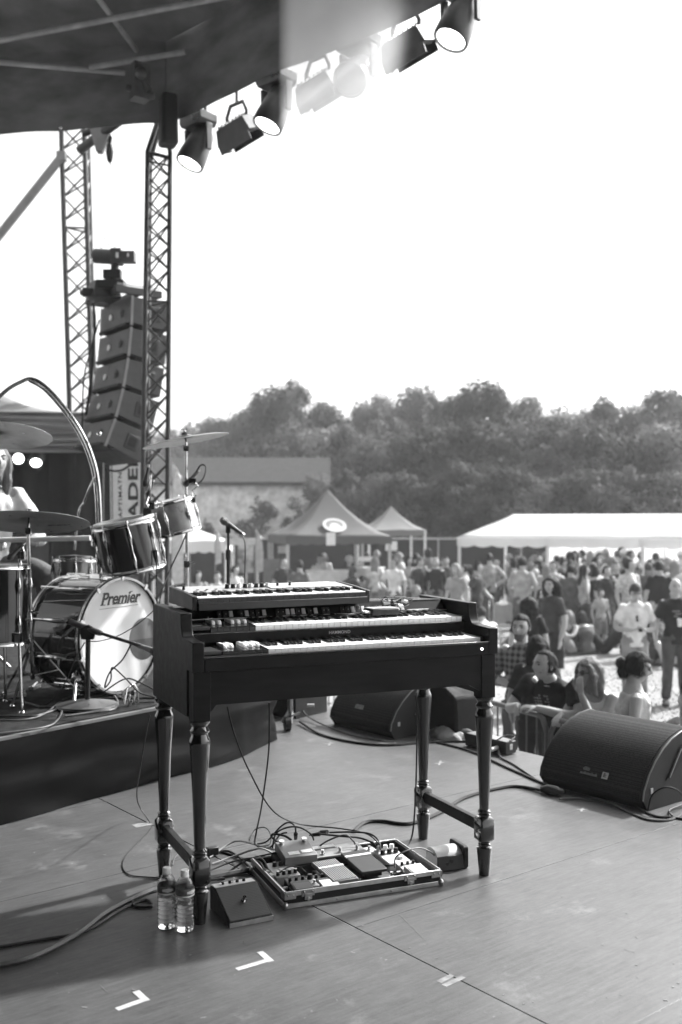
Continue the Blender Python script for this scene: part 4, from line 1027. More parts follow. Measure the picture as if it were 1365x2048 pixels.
# round sticker: upper half and lower half of two greys
up_ = [( sc.x + .125 * cos(a), sc.z + .125 * sin(a)) for a in [pi * k / 20 for k in range(21)]]
dn_ = [( sc.x + .125 * cos(a), sc.z + .125 * sin(a)) for a in [pi + pi * k / 20 for k in range(21)]]
m.prism(up_, .0085, .0092, 'y'); m.build('sticker', mat('sticker_mid', .10, .5), hd)
m = MB(); m.prism(dn_, .0085, .0094, 'y'); m.build('sticker', mat('sticker_dark', .045, .5), hd)
for k in range(10):
    a = 2 * pi * (k + .5) / 10; c, s_ = cos(a), sin(a)
    for yc, sg in ((0, 1), (-LEN, -1)):
        m = MB(); r0 = rr + .022
        m.bar((r0 * c, yc + sg * .034, cz + r0 * s_), (r0 * c, yc - sg * .11, cz + r0 * s_), .006, .006)
        m.box(((rr + .006) * c, yc + sg * .030, cz + (rr + .006) * s_), (.018, .008, .03), M4.Rotation(-(a - pi / 2), 3, 'Y'))
        m.build('claw_rod', CHROME, BD)
    m = MB(); q = V(((rr + .012) * c, -.2, cz + (rr + .012) * s_)); m.tube([q + V((0, -.11, 0)), q + V((0, -.06, 0)), q + V((0, -.03, 0)), q + V((0, .03, 0)), q + V((0, .06, 0)), q + V((0, .11, 0))], [.006, .008, .013, .013, .008, .006], 10); m.build('lug', CHROME, BD)
# spurs (legs) and tom mount
m = MB(); m.cyl((.28, -.05, .17), (.42, .07, 0), .008); m.lathe([(0, 0), (.03, .01), (.028, .04), (0, .05)], (.285, -.045, .15), 14, (1, .8, -1)); m.build('spur', CHROME, BD)
m = MB(); m.cyl((-.28, -.05, .17), (-.42, .07, 0), .008); m.build('spur', CHROME, BD)
m = MB(); m.box((0, -.16, cz + rr + .012), (.07, .08, .03)); m.cyl((0, -.16, cz + rr), (0, -.16, cz + rr + .2), .0135, n=16); m.cyl((-.05, -.16, cz + rr + .2), (.05, -.16, cz + rr + .2), .014); m.box((0, -.16, cz + rr + .19), (.03, .03, .06)); m.cyl((0, -.16, cz + rr + .2), (-.06, -.05, cz + rr + .22), .01)
for k in (-.05, .05): m.box((k, -.16, cz + rr + .215), (.012, .012, .05))
m.build('tom_mount', CHROME, BD, bevel=.002)
def drum(name, c_top, axis, r, h, label, shell, lugs=6, head=HEADW, cat='drum', hoop=CHROME, lugm=None, batter=True):
    """axis: unit vector from bottom to top; origin at the base"""
    axis = V(axis).normalized(); base = V(c_top) - axis * h
    D = empty(name, base, 0, label, cat); D.rotation_mode = 'QUATERNION'; D.rotation_quaternion = V((0, 0, 1)).rotation_difference(axis)
    m = MB(); m.lathe([(r - .006, 0), (r, 0), (r, h), (r - .006, h)], n=48); m.f = m.f[:-2]; m.mi = [0] * len(m.f); n = 48
    for j in range(n): m.f.append([j, (j + 1) % n, 3 * n + (j + 1) % n, 3 * n + j]); m.mi.append(0)
    m.build('shell', shell, D, smooth=40)
    for z in (0, h):
        m = MB(); a = z - .012; b = z + .012
        m.lathe([(r + .002, a), (r + .012, a), (r + .010, a + .004), (r + .007, b - .005), (r + .011, b), (r + .001, b)], n=48); m.f = m.f[:-2]; m.mi = [0] * len(m.f)
        for j in range(n): m.f.append([j, (j + 1) % n, 5 * n + (j + 1) % n, 5 * n + j]); m.mi.append(0)
        m.build('rim', hoop, D, smooth=50)
    if batter: m = MB(); m.cyl((0, 0, h + .002), (0, 0, h + .005), r - .001, n=48); m.build('head', head, D)
    m = MB(); m.cyl((0, 0, -.005), (0, 0, -.002), r - .001, n=48); m.build('bottom_head', mat('resonant_head', .4, .4), D)
    for k in range(lugs):
        a = 2 * pi * k / lugs + .3; q = V(((r + .010) * cos(a), (r + .010) * sin(a), 0))
        m = MB(); m.cyl(q + V((0, 0, -.012)), q + V((0, 0, h + .014)), .0032, n=8)
        zz = h / 2
        for zc in ((h * .25, h * .75) if h > .2 else (h / 2,)): m.tube([q + V((0, 0, zc - .045)), q + V((0, 0, zc - .02)), q + V((0, 0, zc)), q + V((0, 0, zc + .02)), q + V((0, 0, zc + .045))], [.004, .009, .012, .009, .004], 10)
        m.cyl(q + V((0, 0, h + .01)), q + V((0, 0, h + .022)), .006, n=8); m.build('lug', lugm or CHROME, D)
    return D
ct = at(249, 1046, 5.78); cb = at(267, 1134, 5.81)
DT = drum('rack_tom', ct, (ct - cb) , .178, .27, 'black rack tom with chrome rims mounted over the bass drum', SHELL, 8)
ct = at(342, 1003, 6.0); cb = at(358, 1062, 6.02)
D2 = drum('high_tom', ct, (ct - cb), .126, .185, 'small silver-grey tom above and right of the black rack tom', mat('silver_shell', .3, .3, .35, var=.25, scale=14), 6)
ct = V((-1.865, 5.35, 1.165))
FT = drum('floor_tom', ct, (0, 0, 1), .185, .40, 'black floor tom with round badge at the left edge of the picture', SHELL, 8)
for a in (-.55, 1.6, 3.6):
    m = MB(); q = V((.21 * cos(a), .21 * sin(a), 0)); m.cyl(q + V((0, 0, .0)), q + V((.02 * cos(a), .02 * sin(a), -.36)), .0095, n=12); m.box(q + V((-.008 * cos(a), -.008 * sin(a), .03)), (.03, .03, .05)); m.ball(q + V((.02 * cos(a), .02 * sin(a), -.362)), .016); m.build('leg', CHROME, FT)
text('badge', 'P', .05, LGREY, FT, frame((.055, -.188, .16), (.96, .27, 0), (0, 0, 1)), ext=.001, bold=.001)
SN = drum('snare_drum', at(150, 1120, 6.3), (0, .05, 1), .125, .13, 'small clear-sided snare drum with a dark practice pad, behind the bass drum', mat('snare_shell', .2, .2, .7, var=.3), 8)
m = MB(); m.lathe([(0, .132), (.11, .132), (.115, .14), (.11, .155), (0, .165)], n=32); m.build('practice_pad', BLKR, SN)
m = MB(); m.cyl((0, 0, 0), (0, 0, -.55), .012)
for a in (.5, 2.6, 4.7): m.cyl((0, 0, -.2), (.2 * cos(a), .2 * sin(a), -.575), .008)
m.build('stand', CHROME, SN)
# tambourine jingles ring on the rack tom
m = MB()
for k in range(7):
    a = 1.2 + k * .5; m.cyl((.16 * cos(a), .16 * sin(a), .282), (.16 * cos(a), .16 * sin(a), .286), .02, n=14)
m.build('jingles', CHROME, DT)
m = MB(); m.lathe([(.14, .277), (.175, .277), (.175, .292), (.14, .292)], n=32); m.f = m.f[:-2]; m.mi = [0] * len(m.f)
for j in range(32): m.f.append([j, (j + 1) % 32, 96 + (j + 1) % 32, 96 + j]); m.mi.append(0)
m.build('jingle_ring', WHTP, DT)
# cymbals
BRZ = mat('cymbal_metal', .34, .32, .85, var=.2, scale=18, bump=.1, bscale=120)
def cymbal(c, r, nrm, pole_foot, label, name='cymbal_stand', mark=False, h0=None, m_=BRZ, tripod=True):
    foot = V(pole_foot); D = empty(name, foot, 0, label, 'cymbal stand'); c = V(c) - foot; nrm = V(nrm).normalized()
    prof = [(.006, .036), (.02, .034), (.045, .022), (.055, .015), (r * .5, .012), (r * .8, .006), (r, -.004), (r, -.0055), (r * .8, .0045), (r * .5, .0105), (.055, .0135), (.045, .0205), (.02, .0325), (.006, .0345)]
    prof = [(a, b - .02) for a, b in prof]
    m = MB(); m.lathe(prof, c, 72, nrm); m.f = m.f[:-2]; m.mi = [0] * len(m.f)
    for j in range(72): m.f.append([j, (j + 1) % 72, 13 * 72 + (j + 1) % 72, 13 * 72 + j]); m.mi.append(0)
    cy = m.build('cymbal', m_, D, smooth=50)
    if mark:
        q = V((0, 0, 1)).rotation_difference(nrm)
        mm = frame(c + q @ V((.13, .10, -.0225)), q @ V((1, -.12, 0)), q @ V((-.12, -1, 0)))
        text('cymbal_lettering', 'Zildjian', .045, mat('cymbal_ink', .02, .5), cy, mm, ext=.0006, bold=.001, shear=.4)
    m = MB(); m.cyl(c - nrm * .03, c + nrm * .05, .005); m.lathe([(0, 0), (.018, 0), (.02, .008), (0, .012)], c + nrm * .018, 14, nrm); m.build('felt', mat('felt', .05, .95), D)
    m = MB(); m.lathe([(0, 0), (.012, 0), (.01, .012), (0, .014)], c + nrm * .034, 10, nrm); m.box(c + nrm * .045, (.03, .006, .008)); m.build('wing_nut', CHROME, D)
    top = c - nrm * .03; m = MB(); m.tube([top, top + V((0, 0, -.04)), (top.x * .98, top.y * .98, top.z - .12), (top.x * .5, top.y * .5, top.z * .5), (0, 0, .12)], [.007, .008, .009, .011, .012], 10); m.box(top + V((0, 0, -.04)), (.03, .022, .035)); m.box((top.x * .5, top.y * .5, top.z * .5), (.035, .03, .04)); m.cyl((top.x * .5, top.y * .5, top.z * .5), (top.x * .5 + .045, top.y * .5, top.z * .5 + .01), .006); m.build('pole', CHROME, D)
    if tripod:
        for a in (.4, 2.5, 4.6):
            m = MB(); m.bar((0, 0, .34), (.26 * cos(a), .26 * sin(a), .02), .014, .006); m.bar((0, 0, .14), (.14 * cos(a), .14 * sin(a), .165), .012, .005); m.ball((.26 * cos(a), .26 * sin(a), .014), .014); m.build('leg', CHROME, D)
    return D
cymbal(at(58, 1036, 5.35), .32, (-.02, .19, 1), (at(66, 1380, 5.6).x, 5.6, RZ), 'large cymbal seen from below on a chrome stand before the drummer', mark=True)
cymbal(at(371, 874, 6.05), .262, (-.19, -.03, 1), (at(376, 1100, 6.15).x, 6.15, RZ), 'thin crash cymbal tilted edge-on above the silver tom')
cymbal(at(-8, 862, 5.8), .32, (.0, .18, 1), (-2.35, 5.9, RZ), 'high cymbal cut off by the left edge of the picture')
# chrome arch with cross bar
a_pts = [(-90, 1320), (-80, 1100), (-70, 930), (-50, 860), (-20, 815), (12, 782), (40, 765), (65, 758), (95, 776), (130, 815), (160, 858), (182, 905), (196, 960), (201, 1040), (201, 1150), (203, 1330)]
AR = empty('chrome_rack', (-1.7, 6.5, RZ), 0, 'pointed chrome tube arch with cross bar rising behind the drum kit', 'drum rack')
o0 = V((-1.7, 6.5, RZ)); m = MB(); m.tube([p - o0 for p in spline([at(x, y, 6.5) for x, y in a_pts], 5)], .0125, 10); m.tube([p - o0 for p in spline([at(x - 5, y + 3, 6.54) for x, y in a_pts[7:]], 5)], .0125, 10); m.build('arch_tube', CHROME, AR)
m = MB(); m.cyl(at(-80, 1082, 6.4) - o0, at(181, 1076, 6.4) - o0, .017, n=14); m.build('cross_bar', mat('bar_white', .7, .35, .1), AR)
m = MB(); m.tube([p - o0 for p in spline([at(196, 945, 6.5), at(180, 975, 6.52), at(168, 1005, 6.55), at(158, 1025, 6.6), at(150, 1100, 6.6)], 5)], .008, 8); m.build('brace', CHROME, AR)
for px, py in ((141, 832), (199, 868)): m = MB(); m.ball(at(px, py, 6.5) - o0, .016); m.build('clamp', CHROME, AR)
# microphones
MICB = mat('mic_body', .02, .4, var=.2); MICG = mat('mic_grille', .09, .45, .6, bump=.6, bscale=300)
def mic(loc, direction, label, length=.16, clip=True, big=True, name='microphone', m_=None):
    D = empty(name, loc, 0, label, 'microphone'); D.rotation_mode = 'QUATERNION'; D.rotation_quaternion = V((0, 0, 1)).rotation_difference(V(direction).normalized())
    s = length / .16; r = 1.0 if big else .75
    m = MB(); m.lathe([(0, 0), (.010 * r, 0), (.012 * r, .01), (.0125 * r, .05 * s), (.0165 * r, .105 * s), (.0175 * r, .11 * s)] + [(0, .111 * s)], n=16); m.build('body', m_ or MICB, D)
    m = MB(); m.lathe([(0, .108 * s), (.018 * r, .11 * s), (.0245 * r, .128 * s), (.0245 * r, .14 * s), (.017 * r, .158 * s), (0, .162 * s)], n=18); m.build('grille_ball', MICG if big else MICB, D)
    m = MB(); m.cyl((0, 0, -.018), (0, 0, 0), .0105 * r, n=12); m.build('connector', STEEL, D)
    return D
tail = at(484, 1067, 6.3); tip = at(437, 1034, 6.2)
mic(tail, tip - tail, 'vocal microphone on its stand behind the small keyboard', .175)
c = at(457, 1055, 6.25)
S = empty('microphone_stand', (c.x, c.y, RZ), 0, 'black straight microphone stand behind the organ holding the vocal microphone', 'microphone stand')
m = MB(); m.cyl((0, 0, .02), (0, 0, c.z - RZ - .16), .0115, n=12); m.cyl((0, 0, c.z - RZ - .18), (0, 0, c.z - RZ - .02), .0085, n=10); m.cyl((0, 0, c.z - RZ - .2), (0, 0, c.z - RZ - .14), .017, n=12); m.build('pole', BLKM, S)
m = MB(); m.lathe([(0, 0), (.13, 0), (.13, .012), (.02, .025), (0, .025)], n=28); m.build('base', BLKM, S)
m = MB(); m.box((0.0, 0, c.z - RZ - .01), (.03, .026, .05)); m.build('clip', BLKP, S, bevel=.004)
cable('microphone cable dropping from the vocal microphone behind the small keyboard', [(484, 1067, None, 6.3), (490, 1085, None, 6.28), (491, 1110, None, 6.27), (490, 1150, None, 6.27), (490, 1220, None, 6.27), (488, 1330, None, 6.3)], .004)
# kick mic on low boom
BS = empty('boom_stand', (-1.365, 5.38, RZ), 0, 'low black boom stand with round base before the bass drum', 'microphone stand'); b0 = V((-1.365, 5.38, RZ))
m = MB(); m.lathe([(0, 0), (.155, 0), (.165, .008), (.16, .02), (.03, .045), (0, .045)], n=36); m.build('base', mat('base_grey', .05, .45, var=.2), BS)
tj = at(177, 1262, 5.38) - b0
m = MB(); m.cyl((0, 0, .03), tj, .0135, n=14); m.build('pole', BLKM, BS)
m = MB(); m.prism([(-.035, -.045), (.03, -.045), (.045, .01), (0, .035), (-.045, .01)], -.014, .014, 'y'); o = m.build('joint', BLKP, BS, bevel=.004); o.location = tj
m = MB(); A0 = at(140, 1243, 5.42) - b0; A1 = at(200, 1266, 5.36) - b0; A2 = at(283, 1292, 5.26) - b0
m.cyl(A0, A1, .0165, n=14); m.cyl(A1, A2, .009, n=12); m.cyl(A1, A1 + (A2 - A1) * .04, .014); m.build('boom', mat('boom_grey', .07, .35), BS)
mic(at(272, 1289, 5.28), at(312, 1304, 5.22) - at(272, 1289, 5.28), 'microphone at the end of the low boom pointing at the bass drum', .16, big=True, m_=mat('mic_silver', .25, .4, .5))
# tom microphones
mic(at(396, 943, 6.05), at(366, 975, 5.98) - at(396, 943, 6.05), 'black clip microphone over the silver tom', .13, big=False)
m = MB(); m.tube([at(388, 962, 6.0), at(396, 972, 6.0), at(384, 982, 6.0), at(392, 990, 6.0), at(384, 1002, 6.0), at(386, 1018, 6.0)], .006, 8); m.box(at(386, 962, 6.0), (.04, .03, .03)); m.box(at(386, 1000, 6.0), (.03, .03, .03)); o = m.build('microphone_clip', CHROME); tag(o, 'chrome clip holding the microphone on the rim of the silver tom', 'microphone clip')
cable('black cable looping up from the silver tom microphone', [(392, 945, None, 6.05), (402, 930, None, 6.07), (412, 934, None, 6.07), (408, 955, None, 6.03), (396, 968, None, 6.0)], .0045)
mic(at(297, 935, 5.95), at(284, 1000, 5.9) - at(297, 935, 5.95), 'black microphone standing over the rear of the rack tom', .12, big=False)
mic(at(306, 965, 5.95), at(290, 1010, 5.85) - at(306, 965, 5.95), 'second small microphone with a curled cable by the lattice tower', .11, big=False)
m = MB(); m.tube([at(294, 1036, 5.8), at(299, 1020, 5.85), at(292, 1008, 5.85), at(300, 985, 5.9), at(302, 950, 5.93)], .006, 8); m.box(at(296, 1025, 5.83), (.045, .04, .05)); m.box(at(305, 1012, 5.83), (.03, .03, .04)); o = m.build('microphone_clip', CHROME); tag(o, 'chrome clamp with thumb screws on the rack tom rim', 'microphone clip')
mic(at(46, 1090, 5.3), at(28, 1108, 5.25) - at(46, 1090, 5.3), 'black clip microphone over the floor tom', .12, big=False)
m = MB(); m.tube([at(44, 1092, 5.3), at(48, 1108, 5.3), at(40, 1120, 5.3), at(42, 1132, 5.28)], .008, 8); m.box(at(44, 1110, 5.3), (.035, .03, .04)); o = m.build('microphone_clip', CHROME); tag(o, 'clamp of the microphone on the floor tom rim', 'microphone clip')
m = MB(); st = at(376, 1060, 6.1)
# riser clutter: cables over the deck
def rk(label, pts, r=.005, mt=None): return cable(label, [(a, b, RZ + .008) if len(q) == 0 else (a, b, q[0]) for a, b, *q in pts], r, mt or CABL)
rk('black cable loops lying on the riser before the bass drum', [(-30, 1432), (60, 1432), (95, 1425), (150, 1405), (215, 1388), (235, 1400), (228, 1418), (180, 1425), (130, 1432)], .006, CABG)
rk('black cable hanging over the riser edge at the lower left of the kit', [(-30, 1441), (40, 1440), (85, 1430), (120, 1405), (126, 1415), (115, 1440), (85, 1455), (-30, 1470)], .005, CABG)
rk('dark cable running along the riser towards the organ', [(-30, 1392), (50, 1405), (100, 1415), (180, 1400), (240, 1396), (310, 1396)], .006)
rk('grey cable curling under the kick drum boom', [(125, 1400), (170, 1385), (220, 1385), (260, 1402), (310, 1404)], .005, CABG)
cable('thin cable crossing the bass drum head to the boom microphone', [(177, 1282, None, 5.37), (200, 1282, None, 5.35), (240, 1270, None, 5.34), (280, 1245, None, 5.33), (320, 1210, None, 5.35)], .0028, CABL)
cable('looping cable hanging from the boom microphone before the drum head', [(262, 1290, None, 5.28), (245, 1320, None, 5.3), (220, 1345, None, 5.32), (210, 1375, None, 5.34), (222, 1360, None, 5.38), (225, 1335, None, 5.38), (250, 1355, None, 5.38), (280, 1385, None, 5.4), (315, 1395, None, 5.4)], .0042, CABL)
cable('black cable curving across the foot of the bass drum head', [(208, 1384, None, 5.45), (250, 1358, None, 5.42), (280, 1365, None, 5.4), (320, 1385, None, 5.4)], .0042, CABL)
cable('thin cable slanting from the boom joint down to the riser', [(170, 1285, None, 5.36), (150, 1320, None, 5.36), (128, 1370, None, 5.38), (85, 1412, None, 5.45), (-20, 1432, None, 5.4)], .003, CABL)
cable('thin cable falling from the silver tom past the rack tom', [(385, 1010, None, 6.0), (372, 1070, None, 5.95), (345, 1130, None, 5.9), (325, 1180, None, 5.8), (318, 1215, None, 5.75)], .0045, CABL)
cable('thin cable hanging beside the rack tom lugs', [(314, 1100, None, 5.7), (314, 1150, None, 5.68), (315, 1230, None, 5.65)], .004, CABL)
# bass drum pedal seen low on the head
p = at(262, 1380, 5.42); D = empty('kick_pedal_clamp', (p.x, p.y, RZ), ang, 'small chrome mechanism standing at the foot of the drum head', 'pedal')
m = MB(); m.tube([(-.06, 0, .0), (-.055, 0, .08), (-.02, 0, .12), (.03, 0, .1), (.05, 0, .02)], .006, 8); m.cyl((-.02, 0, 0), (-.02, .01, .07), .008); m.cyl((.02, 0, 0), (.02, .01, .06), .008); m.build('frame', CHROME, D); m = MB(); m.ball((-.02, 0, .07), .016); m.ball((.015, 0, .055), .014); m.build('knobs', BLKR, D)
for i, (px, py) in enumerate(((30, 1395), (70, 1378))):
    p = fl(px, py, RZ); m = MB(); m.box((0, 0, .012), (.12, .03, .018)); m.cyl((-.05, 0, .02), (.06, .01, .03), .006); o = m.build('hardware', STEEL); o.location = p; o.rotation_euler = (0, 0, .5 + i); tag(o, ['small steel stand foot on the dark carpet at the far left', 'small steel stand foot beside the large cymbal stand'][i], 'stand foot')
# ---------------- stage lamps hanging outside the front valance ----------------
HSG = mat('lamp_housing', .05, .4, var=.3, scale=10)
outn = V((.671, .741, 0))
def edge(px):
    q = (px - 682.5) / 2000; b = rc + outn * .22
    t = (q * b.y - b.x) / (e1.x - q * e1.y); return b + e1 * t
LR = atan2(e1.y, e1.x)
truss = empty('front_pipe', (rc.x, rc.y, 5.8), 0, 'steel pipe along the roof front carrying the stage lamps', 'pipe')
m = MB(); p0 = V((0, 0, 0)) + outn * .25; m.cyl(p0, p0 + e1 * 9, .03, n=12); m.build('pipe', TRUSS, truss)
m = MB()
for t_ in [k * .42 for k in range(16)]: q = p0 + e1 * (t_ + .1); m.cyl(q, q + V((0, 0, .6)) - outn * .2, .008, n=6)
m.build('hanger', TRUSS, truss)
m = MB(); P = [p0 + e1 * (t * .16) + V((.02 * sin(t * 3), 0, -.05 - .02 * abs(sin(t * 1.1)))) for t in range(46)]; m.tube(P, .010, 6); m.build('festoon_cable', CABL, truss)
def moving_head(px, label, aim=None, lit=True, ztop=5.44, sc=1.0):
    p = edge(px); D = empty('moving_head_lamp', (p.x, p.y, ztop), LR, label, 'stage lamp', 'stage lamps under the roof front')
    m = MB(); m.prism([(-.15, .0), (.15, .0), (.15, -.07), (.12, -.11), (-.12, -.11), (-.15, -.07)], -.1, .1, 'y'); m.cyl((-.1, 0, 0), (-.1, 0, .16), .015); m.cyl((.1, 0, 0), (.1, 0, .16), .015)
    m.build('base', HSG, D, bevel=.006)
    m = MB(); m.box((.09, -.102, -.055), (.09, .004, .045)); m.build('display', mat('display_dark', .02, .15), D)
    for s in (-1, 1): y = MB(); y.prism([(-.035, -.1), (.035, -.1), (.028, -.34), (-.028, -.34)], s * .145 - .014, s * .145 + .014, 'x'); y.build('yoke_arm', HSG, D, bevel=.005)
    aim = aim or V((-.2, -.42, -1)); q = V((0, 0, 1)).rotation_difference(aim.normalized())
    H = empty('head', (0, 0, 0)); bpy.data.objects.remove(H)
    m = MB(); m.lathe([(0, -.17), (.07, -.165), (.10, -.13), (.115, .0), (.128, .1), (.132, .18), (.128, .198), (.112, .198), (.108, .184), (0, .184)], (0, 0, -.27), 28, aim); hd_ = m.build('head', HSG, D, smooth=45)
    m = MB(); m.lathe([(0, .187), (.105, .187), (.104, .189), (0, .192)], (0, 0, -.27), 28, aim); m.build('lens', LAMP if lit else mat('lens_dark', .1, .1), hd_)
    D.scale = (sc, sc, sc); return D
def blinder(px, label, ztop=5.44, sc=1.0, face=None):
    p = edge(px); D = empty('flood_lamp', (p.x, p.y, ztop), LR, label, 'stage lamp', 'stage lamps under the roof front')
    m = MB(); m.tube([(-.13, 0, -.26), (-.14, 0, -.12), (-.09, 0, -.02), (.09, 0, -.02), (.14, 0, -.12), (.13, 0, -.26)], .018, 8); m.cyl((0, 0, -.02), (0, 0, .14), .015); m.build('yoke', HSG, D)
    rt = M4.Rotation(R(-9), 3, 'Y') @ M4.Rotation(R(24), 3, 'X')
    m = MB(); m.box((0, 0, -.27), (.46, .2, .15), rt, .8); bd = m.build('housing', HSG, D, bevel=.008)
    m = MB()
    for k in range(-3, 4): m.box(V((0, 0, -.27)) + rt @ V((k * .05, 0, .082)), (.012, .14, .03), rt)
    m.build('cooling_fins', HSG, bd)
    m = MB()
    m.box(V((0, 0, -.27)) + rt @ V((0, -.1, -.11)), (.42, .006, .09), rt); m.box(V((0, 0, -.27)) + rt @ V((0, .1, -.11)), (.42, .006, .09), rt); m.box(V((0, 0, -.27)) + rt @ V((-.225, 0, -.10)), (.006, .17, .08), rt)
    m.build('barn_door', HSG, bd)
    m = MB(); m.box(V((0, 0, -.27)) + rt @ V((0, 0, -.08)), (.38, .13, .008), rt); m.build('glass', mat('lens_dark', .1, .1), bd)
    D.scale = (sc, sc, sc); return D
moving_head(397, 'lit moving-head stage lamp nearest the roof corner, leftmost of the row', ztop=5.46, sc=1.1)
blinder(474, 'dark box-shaped stage lamp between the two leftmost lit lamps')
moving_head(553, 'second lit moving-head stage lamp from the roof corner', ztop=5.54, sc=1.1)
blinder(636, 'box-shaped stage lamp half lost in the glare, left of the unlit moving head', ztop=5.54)
moving_head(716, 'unlit moving-head stage lamp turned to the camera in the glare', aim=V((.25, -.75, -.6)), lit=False, ztop=5.56, sc=1.15)
blinder(812, 'dark box-shaped stage lamp between the glare and the rightmost lit lamp', ztop=5.6)
moving_head(922, 'rightmost lit moving-head stage lamp, cut by the top of the picture', ztop=5.66, sc=1.1)

# ---------------- hanging loudspeaker array ----------------
f_ = V((.806, .592, 0)); s_d = V((.592, -.806, 0)); au = V((-2.28, 11.3, 0))
PA = empty('hoist_frame', (au.x, au.y, 4.2), 0, 'black flying frame with chain hoist above the hanging loudspeakers', 'hoist')
GRYB = mat('cabinet_grey', .032, .5, var=.25, scale=14, bump=.2, bscale=90)
GRYD = mat('cabinet_grille', .02, .6)
def cab(cpos, tilt, label):
    """local: x = front direction, y across, origin at the rear top centre"""
    D = empty('line_array_speaker', cpos, 0, label, 'loudspeaker', 'loudspeakers hanging in the line array')
    fr_ = f_ * cos(tilt) - V((0, 0, sin(tilt))); x = fr_; y = V((0, 0, 1)).cross(f_).normalized(); z = x.cross(y)
    D.rotation_euler = M4((x, y, z)).transposed().to_euler()
    h = .345; w = .86
    m = MB(); m.prism([(-.0, -.015), (.48, 0), (.48, -h), (0, -h + .035)], -w / 2, w / 2, 'y'); m.build('cabinet', GRYB, D, bevel=.008)
    for s in (-1, 1):
        m = MB(); m.box((.3, s * (w / 2 + .002), -h / 2), (.16, .012, .17)); hp = m.build('handle_port', GRYD, D, bevel=.03)
        m = MB(); m.box((.3, s * (w / 2 + .010), -h / 2), (.09, .006, .1)); m.build('port_hole', mat('recess_black', .004, .8), hp)
        m = MB(); m.box((.02, s * (w / 2 + .004), -h / 2), (.03, .01, h * .98)); m.build('link_bar', mat('link_steel', .16, .4, .6), D)
    m = MB()
    for a in range(5): q = a * 2 * pi / 5; m.box((-.012, -.22 + .03 * cos(q), -h * .5 + .03 * sin(q)), (.012, .035, .02), M4.Rotation(-q, 3, 'X'))
    m.build('star_knob', BLKP, D)
    m = MB(); m.cyl((-.012, .1, -h * .5), (.004, .1, -h * .5), .035, n=16); m.build('connector_plate', mat('bright_plate', .6, .3, .3), D)
    m = MB(); m.box((.484, 0, -h / 2), (.008, w * .94, h * .9)); m.build('front_grille', GRYD, D)
    m = MB(); m.box((.05, 0, -h + .025), (.16, w * .9, .028)); m.build('gap_strip', mat('recess_black', .004, .8), D)
    return fr_, z
# s_d points to the camera side; the visible rear-left edge follows the photographed curve
tilts = [R(2), R(6), R(10), R(15), R(21)]
pos = at(262, 590, 11.3) - s_d * .43
nm_ = ['topmost loudspeaker of the hanging array', 'second loudspeaker from the top of the hanging array', 'middle loudspeaker of the hanging array', 'fourth loudspeaker from the top of the hanging array', 'lowest loudspeaker of the hanging array, tilted down']
for t, l in zip(tilts, nm_):
    fr_, z = cab(tuple(pos), t, l); pos = pos - z * .354
b0 = V((au.x, au.y, 4.2)); tp = at(256, 580, 11.3) - b0
m = MB()
for s in (-.42, .42): m.bar(tp + f_ * -.15 - s_d * (.43 + s) , tp + f_ * .42 - s_d * (.43 + s), .05, .08)
for q in (-.1, .16, .4): m.bar(tp + f_ * q - s_d * .02, tp + f_ * q - s_d * .9, .05, .07)
m.build('frame', GRYB, PA, bevel=.004)
m = MB()
for i in range(24): q = tp + f_ * (-.1 + .022 * i) - s_d * .04 + V((0, 0, .06)); m.cyl(q, q + V((0, 0, .02)), .008, n=6)
m.build('pins', STEEL, PA)
m = MB(); q = at(208, 582, 11.5) - b0; m.box(q, (.34, .3, .2), .6, .8); m.box(at(177, 585, 11.4) - b0, (.14, .1, .1), .3); m.cyl(at(160, 587, 11.4) - b0, at(200, 577, 11.45) - b0, .03); m.build('spreader', BLKM, PA, bevel=.02)
m = MB(); q = at(231, 514, 11.4) - b0; m.cyl(q + V((-.24, .03, .02)), q + V((-.02, 0, 0)), .085, n=20); m.box(q + V((.02, 0, 0)), (.12, .16, .17)); m.box(q + V((.15, -.02, -.01)), (.17, .14, .12)); m.box(q + V((.13, -.095, .0)), (.05, .01, .05)); m.build('chain_hoist', mat('hoist_grey', .06, .45, var=.3), PA, bevel=.01)
m = MB(); m.box(q + V((.04, -.085, .0)), (.03, .01, .06)); m.box(q + V((.15, -.092, 0)), (.05, .006, .04)); m.build('hoist_label', WHTP, PA)
m = MB(); m.cyl(q + V((0, 0, -.05)), q + V((-.03, 0, -.42)), .05, .03); m.box(q + V((-.03, 0, -.2)), (.2, .1, .1)); m.box(q + V((-.04, 0, -.32)), (.3, .16, .09)); m.tube([q + V((-.14, -.05, .08)), q + V((-.2, -.05, .17)), q + V((-.1, -.05, .2)), q + V((-.05, -.05, .1))], .006, 6); m.build('hook_block', BLKM, PA, bevel=.01)
m = MB(); a = at(221, 315, 11.1) - b0; b = q + V((0, 0, .08)); nseg = 70
for i in range(nseg):
    p = a + (b - a) * (i / nseg); r = a + (b - a) * ((i + .9) / nseg); m.bar(p, r, .010 if i % 2 else .004, .004 if i % 2 else .010)
m.build('chain', mat('chain_steel', .3, .4, .8), PA)
for dy, l in ((0, 'black cable running down the rear of the hanging loudspeakers'),):
    cable(l, [(186, 600, None, 11.9), (190, 640, None, 11.85), (187, 700, None, 11.8), (180, 780, None, 11.8), (172, 830, None, 11.8)], .018, CABL)
cable('thin cables hanging from the loudspeaker array to the tower foot', [(199, 640, None, 11.9), (182, 700, None, 11.8), (168, 760, None, 11.8), (165, 860, None, 11.8)], .01, CABL)

